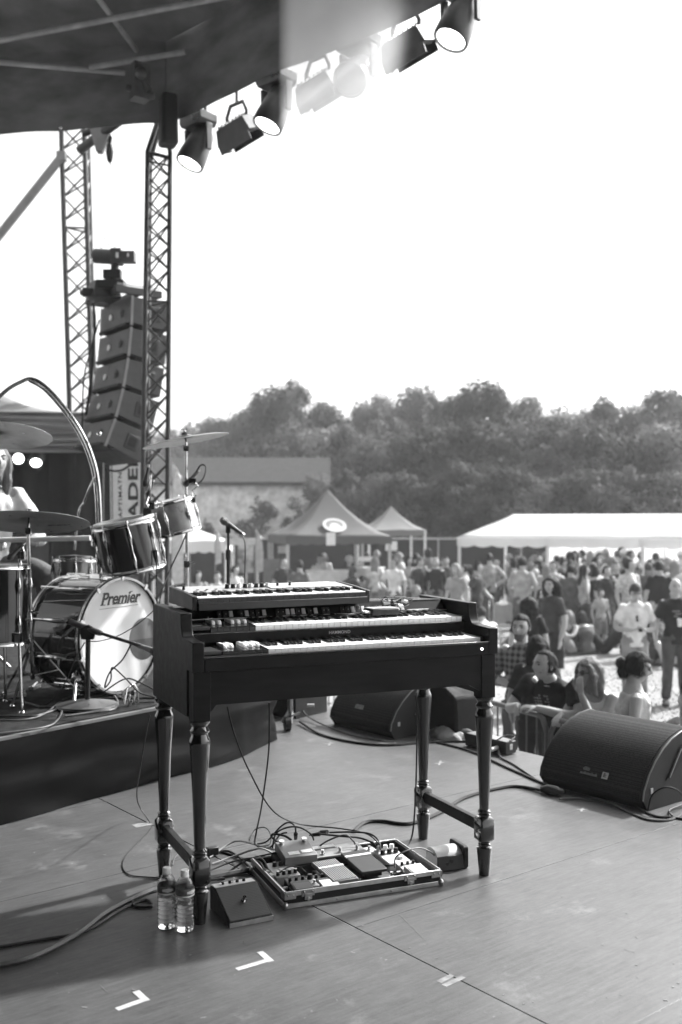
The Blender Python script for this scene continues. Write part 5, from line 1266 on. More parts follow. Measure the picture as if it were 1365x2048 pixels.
# ---------------- backstage tent, curtains, banner ----------------
TFAB = mat('tent_stripes', .3, .8, var=.3, scale=2, bump=.4, bscale=3, stretch=(.2, 1, 5))
TX = empty('backstage_tent', (-4.6, 12.8, GZ), 0, 'grey canvas tent with gathered valance behind the drum kit', 'tent'); t0_ = V((-4.6, 12.8, GZ))
c1 = at(206, 905, 12.8) - t0_; c2 = at(-330, 905, 12.8) - t0_; zt = at(206, 824, 12.8).z - GZ
def drape(a, b, z0, z1, rows, cols, fn, thick=.02):
    """hanging sheet between a and b with folds; fn(s, h) -> outward offset"""
    d = (b - a); L = d.length; dn = d.normalized(); nr = V((dn.y, -dn.x, 0)); m = MB()
    for side in (0, 1):
        for r in range(rows + 1):
            for i in range(cols + 1):
                s = i / cols * L; h = r / rows; p = a + dn * s + nr * (fn(s, h) + side * thick); m.v.append((p.x, p.y, z0 + (z1 - z0) * h))
    S = (rows + 1) * (cols + 1)
    for side in (0, 1):
        for r in range(rows):
            for i in range(cols): q = side * S + r * (cols + 1) + i; m.f.append([q, q + 1, q + cols + 2, q + cols + 1]); m.mi.append(0)
    return m
a = V((c2.x, c2.y, 0)); b = V((c1.x, c1.y, 0))
drape(a, b, c1.z, zt, 40, 70, lambda s, h:   .032 * sin(h * 40 + s * 2.2 + 4.5 * NZ.noise(V((s * .9, h * 2, 2)))) + .05 * NZ.noise(V((s * 1.3, h * 7, 4)))).build('valance', TFAB, TX, smooth=80, fix=False)
m = MB(); rd = [(b + V((0, 0, zt))), (a + V((0, 0, zt))), (a + V((0, 3.4, zt))), (b + V((0, 3.4, zt)))]; pk = (rd[0] + rd[2]) / 2 + V((-1.2, 0, .95)); N = 10
for s_ in range(4):
    A_, B_ = rd[s_], rd[(s_ + 1) % 4]; o_ = len(m.v)
    for i in range(N + 1):
        for j in range(N + 1):
            q = A_ + (B_ - A_) * (j / N); t = i / N; p = q + (pk - q) * t; p.z -= .28 * sin(pi * t) * (1 - .4 * t); m.v.append(tuple(p))
    for i in range(N):
        for j in range(N): q = o_ + i * (N + 1) + j; m.f.append([q, q + 1, q + N + 2, q + N + 1]); m.mi.append(0)
ob = m.build('roof', fabric('tent_roof', .25, .4), TX, smooth=50); sm = ob.modifiers.new('t', 'SOLIDIFY'); sm.thickness = .02
for p in (b + V((-.04, .06, 0)), a + V((.05, .06, 0)), b + V((-.04, 3.3, 0))): m = MB(); m.box((p.x, p.y, zt / 2), (.07, .07, zt)); m.build('post', BLKM, TX)
BC = mat('black_curtain', .012, .75, var=.3, scale=3)
drape(V((c2.x, c2.y + 1.6, 0)), V((c1.x - .05, c1.y + 1.6, 0)), 0, zt, 6, 160, lambda s, h: .09 * sin(s * 9 + 1.5 * sin(h * 2)) + .07 * NZ.noise(V((s * 3, h, 1)))).build('rear_curtain', BC, TX, smooth=80, fix=False)
drape(V((c1.x - .70, c1.y + .12, 0)), V((c1.x - .02, c1.y + .08, 0)), 0, c1.z + .1, 10, 90, lambda s, h: .05 * sin(s * 16 + 2 * h) * (1.1 - h * .4) + .05 * NZ.noise(V((s * 4, h, 7)))).build('side_curtain', BC, TX, smooth=80, fix=False)
def small_lamp(p, aim, label, r=.07, lit=1):
    D = empty('spot_lamp', p, 0, label, 'spotlight'); m = MB(); m.lathe([(0, -.16), (r * .8, -.15), (r, -.04), (r * 1.08, .05), (r * 1.0, .06), (0, .055)], (0, 0, 0), 20, aim); m.build('housing', HSG, D)
    m = MB(); m.lathe([(0, .056), (r * .9, .058), (0, .066)], (0, 0, 0), 20, aim); m.build('lens', LAMP, D); m = MB(); m.tube([(-r * 1.2, 0, 0), (-r * 1.2, 0, .14), (r * 1.2, 0, .14), (r * 1.2, 0, 0)], .01, 6); m.build('bracket', HSG, D); return D
p = at(38, 917, 13.2); small_lamp(p, V((.25, -1, -.1)), 'lit spotlight under the grey tent, above the drummer', .085)
p = at(73, 920, 13.2); small_lamp(p, V((.2, -.9, -.8)), 'second lit spotlight right beside the first, shining down the black curtain', .09)
lt = bpy.data.lights.new('spot_glow', 'SPOT'); lt.energy = 60; lt.spot_size = R(80); lt.spot_blend = .8; lt.shadow_soft_size = .08
lo_ = bpy.data.objects.new('spot_glow', lt); COL.objects.link(lo_); lo_.location = p + V((.01, -.05, -.1)); lo_.rotation_euler = V((.0, -.45, 1)).to_track_quat('Z', 'Y').to_euler()
# banner with sideways writing
bt, bb = at(212, 905, 12.5), at(222, 1035, 12.5); rt_, rb = at(277, 905, 12.3), at(277, 1035, 12.3)
BN = empty('banner', (bb.x, bb.y, bb.z), 0, 'white upright banner with large sideways lettering under the hanging loudspeakers', 'banner'); o0 = V((bb.x, bb.y, bb.z))
bt2 = V((bb.x - .06, bb.y, bb.z + 1.1)); dx = V((rb.x - bb.x + .06, rb.y - bb.y, 0)); ux = dx.normalized(); uz = (V((.06, 0, 1))).normalized()
fm = frame((0, 0, 0), ux, V((-.05, 0, 1))); W_ = dx.length
pl_ = empty('tmp'); bpy.data.objects.remove(pl_)
m = MB(); m.box((W_ / 2, .3, 0), (W_, 1.24, .01)); sh = m.build('sheet', mat('banner_white', .8, .7, var=.08), BN); sh.matrix_local = fm
ink = mat('banner_ink', .03, .6)
def btxt(s, size, x, y, bold=0, sp=1.0, st=1.6): return text('banner_lettering', s, size, ink, BN, fm @ frame((x, y, .008), (0, 1, 0), (-1, 0, 0)) @ M4.Diagonal((st, 1, 1, 1)), ext=.001, bold=bold, align='LEFT', sp=sp)
btxt('ADER', .20, W_ * .73, -.02, .006, 1.05)
btxt('APTIMATN', .078, W_ * .32, .0, .001, 1.2, 1.3)
m = MB(); m.box((W_ * .06, .3, .0075), (.012, 1.3, .003)); s2 = m.build('edge_stripe', ink, BN); s2.matrix_local = fm
cable('black strap sagging across the white banner', [(212, 938, None, 12.1), (228, 942, None, 12.05), (245, 940, None, 12.0), (262, 930, None, 11.95), (276, 930, None, 11.9)], .014, CABL)

# ---------------- lit volume added to stand in for sun glare ----------------
def glare_mat():
    m = bpy.data.materials.new('glare'); m.use_nodes = True; n = m.node_tree.nodes; L = m.node_tree.links; n.remove(n['Principled BSDF'])
    v = n.new('ShaderNodeVolumePrincipled'); v.inputs['Color'].default_value = (1, 1, 1, 1); v.inputs['Anisotropy'].default_value = .3
    tc = n.new('ShaderNodeTexCoord'); t = n.new('ShaderNodeTexNoise'); t.inputs['Scale'].default_value = 1.6; t.inputs['Detail'].default_value = 5; L.new(tc.outputs['Object'], t.inputs[0])
    mp = n.new('ShaderNodeMapping'); mp.inputs['Location'].default_value = (-.38, 0, -.14); mp.inputs['Scale'].default_value = (1.35, 0, .95); L.new(tc.outputs['Object'], mp.inputs[0])
    ln = n.new('ShaderNodeVectorMath'); ln.operation = 'LENGTH'; L.new(mp.outputs[0], ln.inputs[0])
    f = n.new('ShaderNodeMapRange'); f.interpolation_type = 'SMOOTHSTEP'; f.inputs[1].default_value = 1.0; f.inputs[2].default_value = .6; f.inputs[3].default_value = 0; f.inputs[4].default_value = 1; L.new(ln.outputs['Value'], f.inputs[0])
    r = n.new('ShaderNodeMapRange'); r.inputs[1].default_value = .3; r.inputs[2].default_value = .7; r.inputs[3].default_value = .15; r.inputs[4].default_value = 2.3
    L.new(t.outputs[0], r.inputs[0]); mu = n.new('ShaderNodeMath'); mu.operation = 'MULTIPLY'; L.new(r.outputs[0], mu.inputs[0]); L.new(f.outputs[0], mu.inputs[1])
    ex = n.new('ShaderNodeSeparateXYZ'); L.new(tc.outputs['Object'], ex.inputs[0]); er = n.new('ShaderNodeMapRange'); er.inputs[1].default_value = 0; er.inputs[2].default_value = .11; L.new(ex.outputs[0], er.inputs[0])
    m2 = n.new('ShaderNodeMath'); m2.operation = 'MULTIPLY'; L.new(mu.outputs[0], m2.inputs[0]); L.new(er.outputs[0], m2.inputs[1]); L.new(m2.outputs[0], v.inputs['Density']); L.new(v.outputs[0], n['Material Output'].inputs['Volume']); return m
o_ = at(557, 100, 7.6); SM = MB(); SM.box((.68, 0, .25), (1.36, .8, 2.2)); s_o = SM.build('glare', glare_mat(), smooth=0); s_o.location = o_; s_o.rotation_euler = (0, 0, R(3)); tag(s_o, 'pale volume standing in for glare before the roof front and the middle stage lamps', 'glare', kind='stuff')

lt2 = bpy.data.lights.new('glare_fill_spot', 'SPOT'); lt2.energy = 10; lt2.spot_size = R(50); lt2.spot_blend = .9; lt2.shadow_soft_size = .1  # added spot right of the rightmost lamp, brightens the pale volume
lb = bpy.data.objects.new('glare_fill_spot', lt2); COL.objects.link(lb); lb.location = at(985, 40, 7.3); tgt = at(640, 60, 7.7); lb.rotation_euler = (lb.location - tgt).to_track_quat('Z', 'Y').to_euler()
# ---------------- trees ----------------
def leafmat(name, b):
    return fabric(name, b, .2, .35, .9)
LEAF = [leafmat('leaves_a', .035), leafmat('leaves_b', .055), leafmat('leaves_c', .1), leafmat('leaves_pale', .17)]
BARK = mat('bark', .06, .9, bump=.6, bscale=8)
def crown_mesh(seed, ncl, per, lf, squash=1.0, mt=0, spiky=False):
    rnd = random.Random(seed); m = MB(); vs = m.v; fs = m.f
    cl = []
    for i in range(ncl):
        a = rnd.uniform(0, 2 * pi); z = rnd.uniform(-.95, 1); r = sqrt(max(0, 1 - z * z)) * rnd.uniform(.35, .95)
        prof = 1 - .25 * max(0, z) ** 2
        cl.append((V((r * cos(a) * prof, r * sin(a) * prof, z * .9 * squash + (.25 * rnd.random() if spiky else 0))), rnd.uniform(.14, .30)))
    for c, cr in cl:
        for k in range(per):
            d = V((rnd.gauss(0, 1), rnd.gauss(0, 1), rnd.gauss(0, 1))); d.normalize(); p = c + d * cr * rnd.uniform(.55, 1.08)
            nrm = (d + V((rnd.gauss(0, .4), rnd.gauss(0, .4), rnd.gauss(0, .4) + .2))).normalized(); t = nrm.orthogonal().normalized(); u = nrm.cross(t); s = lf * rnd.uniform(.5, 1.2)
            o = len(vs); vs += [tuple(p - t * s - u * s * .5), tuple(p + t * s * .2 - u * s * .7), tuple(p + t * s + u * s * .4), tuple(p - t * s * .3 + u * s * .7)]; fs.append([o, o + 1, o + 2, o + 3]); m.mi.append(0)
    return m
def trunk_mesh(seed):
    rnd = random.Random(seed); m = MB(); m.tube([(0, 0, -1.6), (.02, 0, -1), (0, .02, -.4), (.03, 0, .3)], [.06, .045, .035, .015], 8)
    for k in range(7):
        a = rnd.uniform(0, 6.28); z = rnd.uniform(-.8, .1); q = V((0, 0, z)); m.tube([q, q + V((cos(a) * .25, sin(a) * .25, .2)), q + V((cos(a) * .6, sin(a) * .6, .5))], [.022, .014, .005], 6)
    return m
PROT = []
for i in range(5):
    cm = crown_mesh(100 + i, [44, 52, 40, 56, 36][i], 330, .03, [1, 1.15, .85, 1.25, 1][i], spiky=i in (1, 3))
    PROT.append((cm, trunk_mesh(i)))
cmesh = {}
def tree(x, y, h, w, kind, leaf, label, rz=0, name='tree', group='trees of the wood behind the field', skirt=.15):
    """h: height, w: half width; crown centre above a trunk"""
    key = (kind, leaf)
    D = empty(name, (x, y, GZ + max(0, min(1, (y - 60) / 200)) * 6), rz, label, 'tree', group)
    ch = h * (1 - skirt) / 2
    if key not in cmesh:
        o = PROT[kind][0].build('crown', LEAF[leaf], D, smooth=0, fix=False); t = PROT[kind][1].build('trunk', BARK, D); cmesh[key] = (o.data, t.data)
    else:
        o = bpy.data.objects.new('crown', cmesh[key][0]); COL.objects.link(o); o.parent = D; t = bpy.data.objects.new('trunk', cmesh[key][1]); COL.objects.link(t); t.parent = D
    zs = ch / [1.05, 1.2, .94, 1.34, 1.05][kind]
    o.location = (0, 0, h - ch); o.scale = (w * .92, w * .92, zs); t.location = (0, 0, h - ch); t.scale = (w * .7, w * .7, (h - ch) / 1.6); return D
random.seed(77)
def tz(py, Y): return CZ - (py - 1045) * Y / 2000
sky_line = [(345, 862, 105, 0), (385, 856, 98, 1), (425, 846, 90, 0), (462, 822, 70, 0), (505, 806, 66, 1), (548, 772, 60, 0), (598, 770, 62, 1), (636, 818, 64, 2), (672, 822, 66, 2), (712, 820, 64, 1), (755, 790, 60, 3), (800, 812, 60, 2), (843, 786, 56, 2), (886, 796, 56, 1), (926, 778, 52, 1), (965, 760, 50, 0), (1008, 786, 52, 0), (1052, 806, 66, 0), (1096, 812, 54, 3), (1140, 822, 52, 3), (1182, 818, 54, 2), (1222, 800, 52, 1), (1262, 824, 50, 2), (1300, 812, 50, 1), (1340, 768, 56, 1), (1375, 800, 48, 2), (1420, 790, 50, 1)]
for i, (px, py, Y, lf) in enumerate(sky_line):
    zt_ = tz(py, Y); gz = GZ + max(0, min(1, (Y - 60) / 200)) * 6; h = zt_ - gz; w = Y * random.uniform(27, 38) / 2000 * 1.0
    tree((px - 682.5) * Y / 2000, Y, h, max(w, h * .27) * 1.2, [0, 1, 2, 3, 4][(i * 3) % 5], lf, 'skyline tree of the wood, number %s from the left along its top edge' % ['one', 'two', 'three', 'four', 'five', 'six', 'seven', 'eight', 'nine', 'ten', 'eleven', 'twelve', 'thirteen', 'fourteen', 'fifteen', 'sixteen', 'seventeen', 'eighteen', 'nineteen', 'twenty', 'twenty-one', 'twenty-two', 'twenty-three', 'twenty-four', 'twenty-five', 'twenty-six', 'twenty-seven'][i], random.uniform(0, 6))
mid = [(500, 880, 58, 1), (560, 860, 54, 0), (610, 850, 52, 2), (655, 870, 50, 3), (700, 860, 50, 2), (745, 875, 48, 2), (790, 860, 48, 1), (838, 850, 46, 0), (885, 865, 46, 0), (930, 850, 45, 0), (975, 845, 45, 0), (1020, 855, 44, 1), (1066, 840, 45, 2), (1110, 850, 44, 1), (1155, 858, 43, 2), (1200, 850, 43, 0), (1245, 862, 42, 1), (1290, 850, 42, 2), (1335, 862, 41, 3), (1380, 850, 41, 1)]
low = [(640, 960, 43, 2), (700, 945, 42, 1), (760, 950, 41, 2), (815, 940, 40, 0), (868, 950, 39, 0), (920, 935, 39, 0), (975, 945, 38, 1), (1030, 935, 38, 0), (1085, 950, 37, 2), (1140, 935, 37, 0), (1195, 950, 37, 1), (1250, 940, 36, 2), (1305, 950, 36, 0), (1360, 935, 36, 2)]
ordn = ['first', 'second', 'third', 'fourth', 'fifth', 'sixth', 'seventh', 'eighth', 'ninth', 'tenth', 'eleventh', 'twelfth', 'thirteenth', 'fourteenth', 'fifteenth', 'sixteenth', 'seventeenth', 'eighteenth', 'nineteenth', 'twentieth']
for rowi, (row, nm__) in enumerate(((mid, 'middle row of the wood'), (low, 'low front row of the wood'))):
    for i, (px, py, Y, lf) in enumerate(row):
        h = tz(py, Y) - GZ; tree((px - 682.5) * Y / 2000, Y, h, h * random.uniform(.38, .5), (i * 2 + rowi) % 5, lf, 'leafy tree in the %s, %s from its left end' % (nm__, ordn[i]), random.uniform(0, 6), skirt=.02)
# distant wooded ridge
m = MB(); nn = 90
for r in range(4):
    for i in range(nn + 1):
        x = -160 + 320 * i / nn; Y = 125 + r * 12; zz = [GZ, 9, 13.2, 13.8][r] * (1 + .0) + 1.4 * NZ.noise(V((x * .05, r, 3))) + (.8 * NZ.noise(V((x * .4, r, 8))) if r > 1 else 0); m.v.append((x, Y, zz))
for r in range(3):
    for i in range(nn): a = r * (nn + 1) + i; m.f.append([a, a + 1, a + nn + 2, a + nn + 1]); m.mi.append(0)
o = m.build('hill', mat('hill_wood', .07, .9, var=.5, scale=.25, bump=1, bscale=.8)); tag(o, kind='structure')
fm_ = crown_mesh(500, 60, 260, .03); 
m = MB(); rnd = random.Random(9)
for i in range(9000):
    x = rnd.uniform(-90, 90); Y = rnd.uniform(125, 150); z = 12.0 + 1.4 * NZ.noise(V((x * .05, 2, 3))) + rnd.uniform(-3, 1.2) + 1.2 * NZ.noise(V((x * .35, Y * .3, 0))); s = rnd.uniform(.2, .45); d = V((rnd.gauss(0, 1), rnd.gauss(0, 1), rnd.gauss(0, 1))).normalized(); t = d.orthogonal() * s; u = d.cross(t)
    p = V((x, Y, z)); k0 = len(m.v); m.v += [tuple(p - t), tuple(p + u), tuple(p + t), tuple(p - u)]; m.f.append([k0, k0 + 1, k0 + 2, k0 + 3]); m.mi.append(0)
o = m.build('far_wood', LEAF[1], smooth=0, fix=False); tag(o, 'far wood on the low ridge behind the barn', 'wood', kind='stuff')

# barn
BW_ = empty('stone_barn', (-4.6, 45, GZ), 0, 'long stone barn with dark tiled roof behind the stalls', 'barn'); o0 = V((-4.6, 45, GZ))
x0 = (300 - 682.5) * 45 / 2000 + 4.6; x1 = (648 - 682.5) * 45 / 2000 + 4.6; ze = tz(968, 45) - GZ; zr = tz(921, 47) - GZ
def stone():
    m = mat('barn_stone', .62, .9, var=.35, scale=3.5, bump=.6, bscale=6); return m
m = MB(); m.box(((x0 + x1) / 2, 2.6, ze / 2), (x1 - x0, 5, ze)); m.prism([(.1, ze), (5.1, ze), (2.6, zr)], x0, x0 + .3, 'x'); m.prism([(.1, ze), (5.1, ze), (2.6, zr)], x1 - .3, x1, 'x'); m.build('wall', stone(), BW_)
m = MB(); m.prism([(-.25, ze - .08), (2.6, zr), (5.45, ze - .08), (5.45, ze + .08), (2.6, zr + .18), (-.25, ze + .08)], x0 - .3, x1 + .3, 'x'); m.build('roof', mat('barn_tiles', .05, .9, spec=.05, var=.35, scale=4, bump=.8, bscale=10, stretch=(1, 3, 3)), BW_)
for x, z, w, h in ((3.4, 1.6, .7, 1.0), (.6, 1.2, .9, 2.2), (-1.9, 1.7, .6, .9), (-3.4, 1.5, .8, 1.2)):
    m = MB(); m.box((x, .09, z), (w, .06, h)); w1 = m.build('window', mat('window_dark', .02, .3), BW_)
    m = MB(); m.box((x, .06, z + h / 2 + .08), (w + .3, .08, .14)); m.build('lintel', mat('lintel_stone', .36, .8), w1)
# ivy on the barn
cv = crown_mesh(61, 22, 120, .06); o = cv.build('shrub', LEAF[2], smooth=0, fix=False); o.location = (-3.3, 42.5, GZ + 1.5); o.scale = (2.0, 1.2, 1.9); tag(o, 'bushy shrub against the barn wall left of the logo tent', 'shrub')
o2 = bpy.data.objects.new('shrub', o.data); COL.objects.link(o2); o2.location = (-5.8, 43.5, GZ + 1.0); o2.scale = (1.0, .8, 1.5); tag(o2, 'small dark shrub against the middle of the barn wall', 'shrub')
o2 = bpy.data.objects.new('shrub', o.data); COL.objects.link(o2); o2.location = (-1.0, 42.0, GZ + 1.6); o2.scale = (1.6, 1.2, 2.4); tag(o2, 'tall shrub behind the logo tent at the barn end', 'shrub')
# hoarding fence
HF = empty('mesh_fence', (0, 35, GZ), 0, 'long fence covered with dark mesh behind the stalls', 'fence')
m = MB(); m.box((.6, 0, 1.0), (30, .04, 2.0)); m.build('mesh_cover', mat('mesh_dark', .016, .9, var=.3, scale=1), HF)
m = MB(); m.cyl((-14, -.04, 2.03), (15.6, -.04, 2.03), .03)
for i in range(11): m.cyl((-14 + 2.9 * i, -.04, 0), (-14 + 2.9 * i, -.04, 2.05), .03)
m.build('rail', STEEL, HF)
# tents
def pop_up(name, loc, rz, w, d, eave, peak, fabric, label, val=.28, post=None, sag=.16, curve=.55):
    D = empty(name, loc, rz, label, 'tent'); m = MB(); N = 10
    cs_ = [(-w / 2, -d / 2), (w / 2, -d / 2), (w / 2, d / 2), (-w / 2, d / 2)]
    for s in range(4):
        A_, B_ = V((*cs_[s], eave)), V((*cs_[(s + 1) % 4], eave)); o_ = len(m.v)
        for i in range(N + 1):
            for j in range(N + 1):
                q = A_ + (B_ - A_) * (j / N); t = i / N; p = q * (1 - t); p.z = eave + (peak - eave) * (t * (1 - curve) + curve * t ** 2.1) + .035 * NZ.noise(V((p.x * 2.6, p.y * 2.6, loc[0]))) * (1 - t); m.v.append(tuple(p))
        for i in range(N):
            for j in range(N): q = o_ + i * (N + 1) + j; m.f.append([q, q + 1, q + N + 2, q + N + 1]); m.mi.append(0)
    o = m.build('roof', fabric, D, smooth=50); md = o.modifiers.new('t', 'SOLIDIFY'); md.thickness = .015
    for s in range(4):
        A_, B_ = V((*cs_[s], 0)), V((*cs_[(s + 1) % 4], 0)); k_ = max(8, int((B_ - A_).length * 12)); mm = MB()
        for r in range(3):
            for i in range(k_ + 1):
                p = A_ + (B_ - A_) * (i / k_); sc_ = val * (.85 + .15 * abs(sin(i * pi / 4))); mm.v.append((p.x * 1.004, p.y * 1.004, eave - sc_ * r / 2))
        for r in range(2):
            for i in range(k_): q = r * (k_ + 1) + i; mm.f.append([q, q + 1, q + k_ + 2, q + k_ + 1]); mm.mi.append(0)
        v = mm.build('valance', fabric, D, smooth=0); md = v.modifiers.new('t', 'SOLIDIFY'); md.thickness = .012
    for x, y in cs_:
        mm = MB(); mm.box((x * .97, y * .97, eave / 2), (.07, .07, eave)); mm.build('post', post or WHTP, D)
    return D
LT = pop_up('logo_tent', (at(655, 1068, 26.5).x, 26.7, GZ), R(14), 2.75, 2.75, 2.25, 3.50, fabric('tent_grey', .13, .3), 'grey pop-up tent with an oval emblem on its steep roof', .22, LGREY)
# emblem on the front roof face
def roofpt(x, t, peak=3.5, eave=2.25, d=2.75, curve=.55): return V((x, -d / 2 * (1 - t) - .03, eave + (peak - eave) * (t * (1 - curve) + curve * t ** 2.1) + .02))
a_, b_ = roofpt(0, .12), roofpt(0, .5); fmx = frame((a_ + b_) / 2 + V((-.05, -.05, -.0)), (1, 0, 0), b_ - a_)
m = MB(); m.prism([(.31 * cos(k * pi / 16), .30 * sin(k * pi / 16)) for k in range(32)], 0, .006, 'z'); e = m.build('emblem', mat('emblem_pale', .42, .7), LT); e.matrix_local = fmx
m = MB(); m.prism([(.23 * cos(k * pi / 16), .03 + .19 * sin(k * pi / 16)) for k in range(32)], .006, .01, 'z'); e = m.build('emblem_field', mat('emblem_grey', .13, .7), LT); e.matrix_local = fmx
m = MB(); m.prism([(-.17, -.16), (.17, -.16), (.13, -.02), (.06, .07), (-.06, .08), (-.14, -.02)], .010, .013, 'z'); e = m.build('emblem_figure', mat('emblem_pale', .6), LT); e.matrix_local = fmx
pop_up('small_tent', (at(782, 1056, 33).x, 33, GZ), R(10), 1.9, 1.9, 2.35, 3.15, fabric('tent_pale', .22, .3), 'small pale pop-up tent behind the logo tent', .2)
# long white marquee, camera side eave from (3.25, 28) running right and nearer
g0 = V((3.25, 28, GZ)); gd = V((.413, .911, 0)); rd_ = V((.911, -.413, 0)); MQ = empty('marquee', g0, atan2(rd_.y, rd_.x), 'long white marquee over the standing crowd', 'marquee')
MF = fabric('marquee_white', .9, .7, .04); wd = 5.0; ln = 15.0; ev = 2.18; rg = 2.84
m = MB(); N = 30
def quadgrid(m, a, b, c, d, nx_, ny_, sag):
    o_ = len(m.v)
    for i in range(ny_ + 1):
        for j in range(nx_ + 1):
            u, v = j / nx_, i / ny_; p = (a * (1 - u) + b * u) * (1 - v) + (d * (1 - u) + c * u) * v; p = V(p); p.z -= sag * sin(pi * v) * (.6 + .4 * abs(sin(pi * u * 5))) + .05 * NZ.noise(V((p.x * 1.3, p.y * 1.3, 2))) * sin(pi * v); m.v.append(tuple(p))
    for i in range(ny_):
        for j in range(nx_): q = o_ + i * (nx_ + 1) + j; m.f.append([q, q + 1, q + nx_ + 2, q + nx_ + 1]); m.mi.append(0)
quadgrid(m, V((0, 0, ev)), V((ln, 0, ev)), V((ln, wd / 2, rg)), V((.95, wd / 2, rg)), 30, 6, .05)
quadgrid(m, V((0, wd, ev)), V((ln, wd, ev)), V((ln, wd / 2, rg)), V((.95, wd / 2, rg)), 30, 6, .05)
quadgrid(m, V((0, wd, ev)), V((0, 0, ev)), V((.95, wd / 2, rg)), V((.95, wd / 2, rg)), 10, 6, .03)
o = m.build('roof', MF, MQ, smooth=50); md = o.modifiers.new('t', 'SOLIDIFY'); md.thickness = .02
for a, b in ((V((0, 0, 0)), V((ln, 0, 0))), (V((0, wd, 0)), V((ln, wd, 0))), (V((0, 0, 0)), V((0, wd, 0)))):
    k_ = int((b - a).length * 10); mm = MB()
    for r in range(3):
        for i in range(k_ + 1): p = a + (b - a) * (i / k_); mm.v.append((p.x, p.y, ev + .0 - .27 * r / 2 * (.8 + .2 * abs(sin(i * pi / 5)))))
    for r in range(2):
        for i in range(k_): q = r * (k_ + 1) + i; mm.f.append([q, q + 1, q + k_ + 2, q + k_ + 1]); mm.mi.append(0)
    v = mm.build('valance', MF, MQ, smooth=0); md = v.modifiers.new('t', 'SOLIDIFY'); md.thickness = .012
m = MB(); 
for x in [0.05 + 2.48 * i for i in range(7)]:
    for y in (.05, wd - .05):
        mm = MB(); mm.cyl((x, y, 0), (x, y, ev), .045, n=12); mm.build('post', WHTP, MQ)
for i in range(5):
    mm = MB(); mm.box((2.5 + i * 2.45, wd + .02, 1.6), (2.2, .02, .85)); mm.build('window_sheet', fabric('sheet_white', .8, .6), MQ)
# small white canopy left + flags + signs
pop_up('stall_canopy', (at(385, 1075, 30).x, 30.4, GZ), 0, 2.2, 1.8, 2.05, 2.45, fabric('canopy_white', .75, .35), 'small white stall canopy below the silver tom, left of the microphone', .36)
def flag(px, py0, py1, w, Y, label, tone):
    b = at(px, py1, Y); t = at(px, py0, Y); D = empty('feather_flag', (b.x, b.y, GZ), 0, label, 'flag'); h = t.z - GZ; bz = b.z - GZ
    m = MB(); m.tube([(0, 0, 0), (0, 0, h * .8), (w * .25, 0, h * .96), (w * .8, 0, h * .9)], .018, 6); m.build('pole', GREYP, D)
    pl = [(0, bz)] + [(w, bz + .05), (w, h * .72), (w * .85, h * .85), (w * .5, h * .95), (.02, h)]
    m = MB(); m.prism(pl, -.01, .01, 'y'); m.build('cloth', tone, D); return D
FLW = mat('flag_pale', .45, .7, var=.2); flag(344, 925, 1170, .34, 29, 'tall pale feather flag before the barn, beside the lattice tower', FLW)
flag(511, 1058, 1146, .22, 27, 'short pale feather flag left of the dark chalk board', FLW)
flag(431, 1055, 1130, .16, 27, 'narrow pale flag pole cloth by the vocal microphone', FLW)
m = MB(); a = at(467, 1083, 28); b = at(515, 1083, 28); m.box(((a.x + b.x) / 2 - .1, 28, a.z), (.95, .04, .2)); m.cyl((a.x, 28, a.z), (a.x, 28, GZ), .03); m.cyl((b.x, 28, a.z), (b.x, 28, GZ), .03); o = m.build('stall_sign', FLW); tag(o, 'pale stall sign on posts right of the vocal microphone', 'sign')
m = MB(); a = at(492, 1118, 27.5); m.box((a.x, a.y, a.z), (.42, .05, .75)); m.box((a.x, a.y, a.z - .9), (.08, .05, 1.1)); o = m.build('display_rack', mat('rack_mixed', .3, .7, var=.8, scale=5)); tag(o, 'stall rack hung with small goods behind the microphone cable', 'rack')
def board(px, py, w, h, Y, label, mt, name='board', cat='board', leg=True):
    a = at(px, py, Y); m = MB(); m.box((0, 0, 0), (w, .05, h), None)
    if leg:
        for s in (-1, 1): m.box((s * w * .4, .03, -(a.z - GZ) / 2), (.05, .05, a.z - GZ))
    o = m.build(name, mt); o.location = a; tag(o, label, cat); return o
board(545, 1143, .45, .62, 25, 'grey rounded chair back or board left of the people under the logo tent', mat('board_grey', .14, .6, var=.2))
board(566, 1085, .35, .5, 28, 'dark poster board beside the left post of the logo tent', mat('poster_dark', .03, .6)); board(567, 1099, .3, .2, 27.9, 'pale notice on the dark poster board', LABW, 'notice', 'notice', False)
board(662, 1078, .23, .32, 25.2, 'small white sheet hanging from the front eave of the logo tent', WHITE, 'sheet', 'sheet', False)
board(783, 1092, .35, .28, 30, 'white notice on the dark fence behind the small tent', WHITE, 'notice', 'notice', False)
# stall tables
def stall(px, py, w, Y, label, mt):
    a = at(px, py, Y); D = empty('stall_table', (a.x, a.y, GZ), 0, label, 'table'); h = a.z - GZ
    m = MB(); m.box((0, 0, h - .02), (w, .6, .04)); m.build('table_top', mt, D); m = MB(); m.box((0, -.28, h / 2), (w * .98, .02, h - .06)); m.build('cloth', mt, D); return D
stall(655, 1140, 1.1, 25.6, 'white covered stall table under the logo tent', mat('cloth_white', .55, .8)); stall(742, 1135, .75, 26, 'pale stall counter right of the logo tent', mat('cloth_pale', .4, .8))
for px, py, l in ((735, 1118, 'pale cup tray on the right stall counter'),): board(px, py, .5, .12, 25.7, l, WHITE, 'tray', 'tray', False)
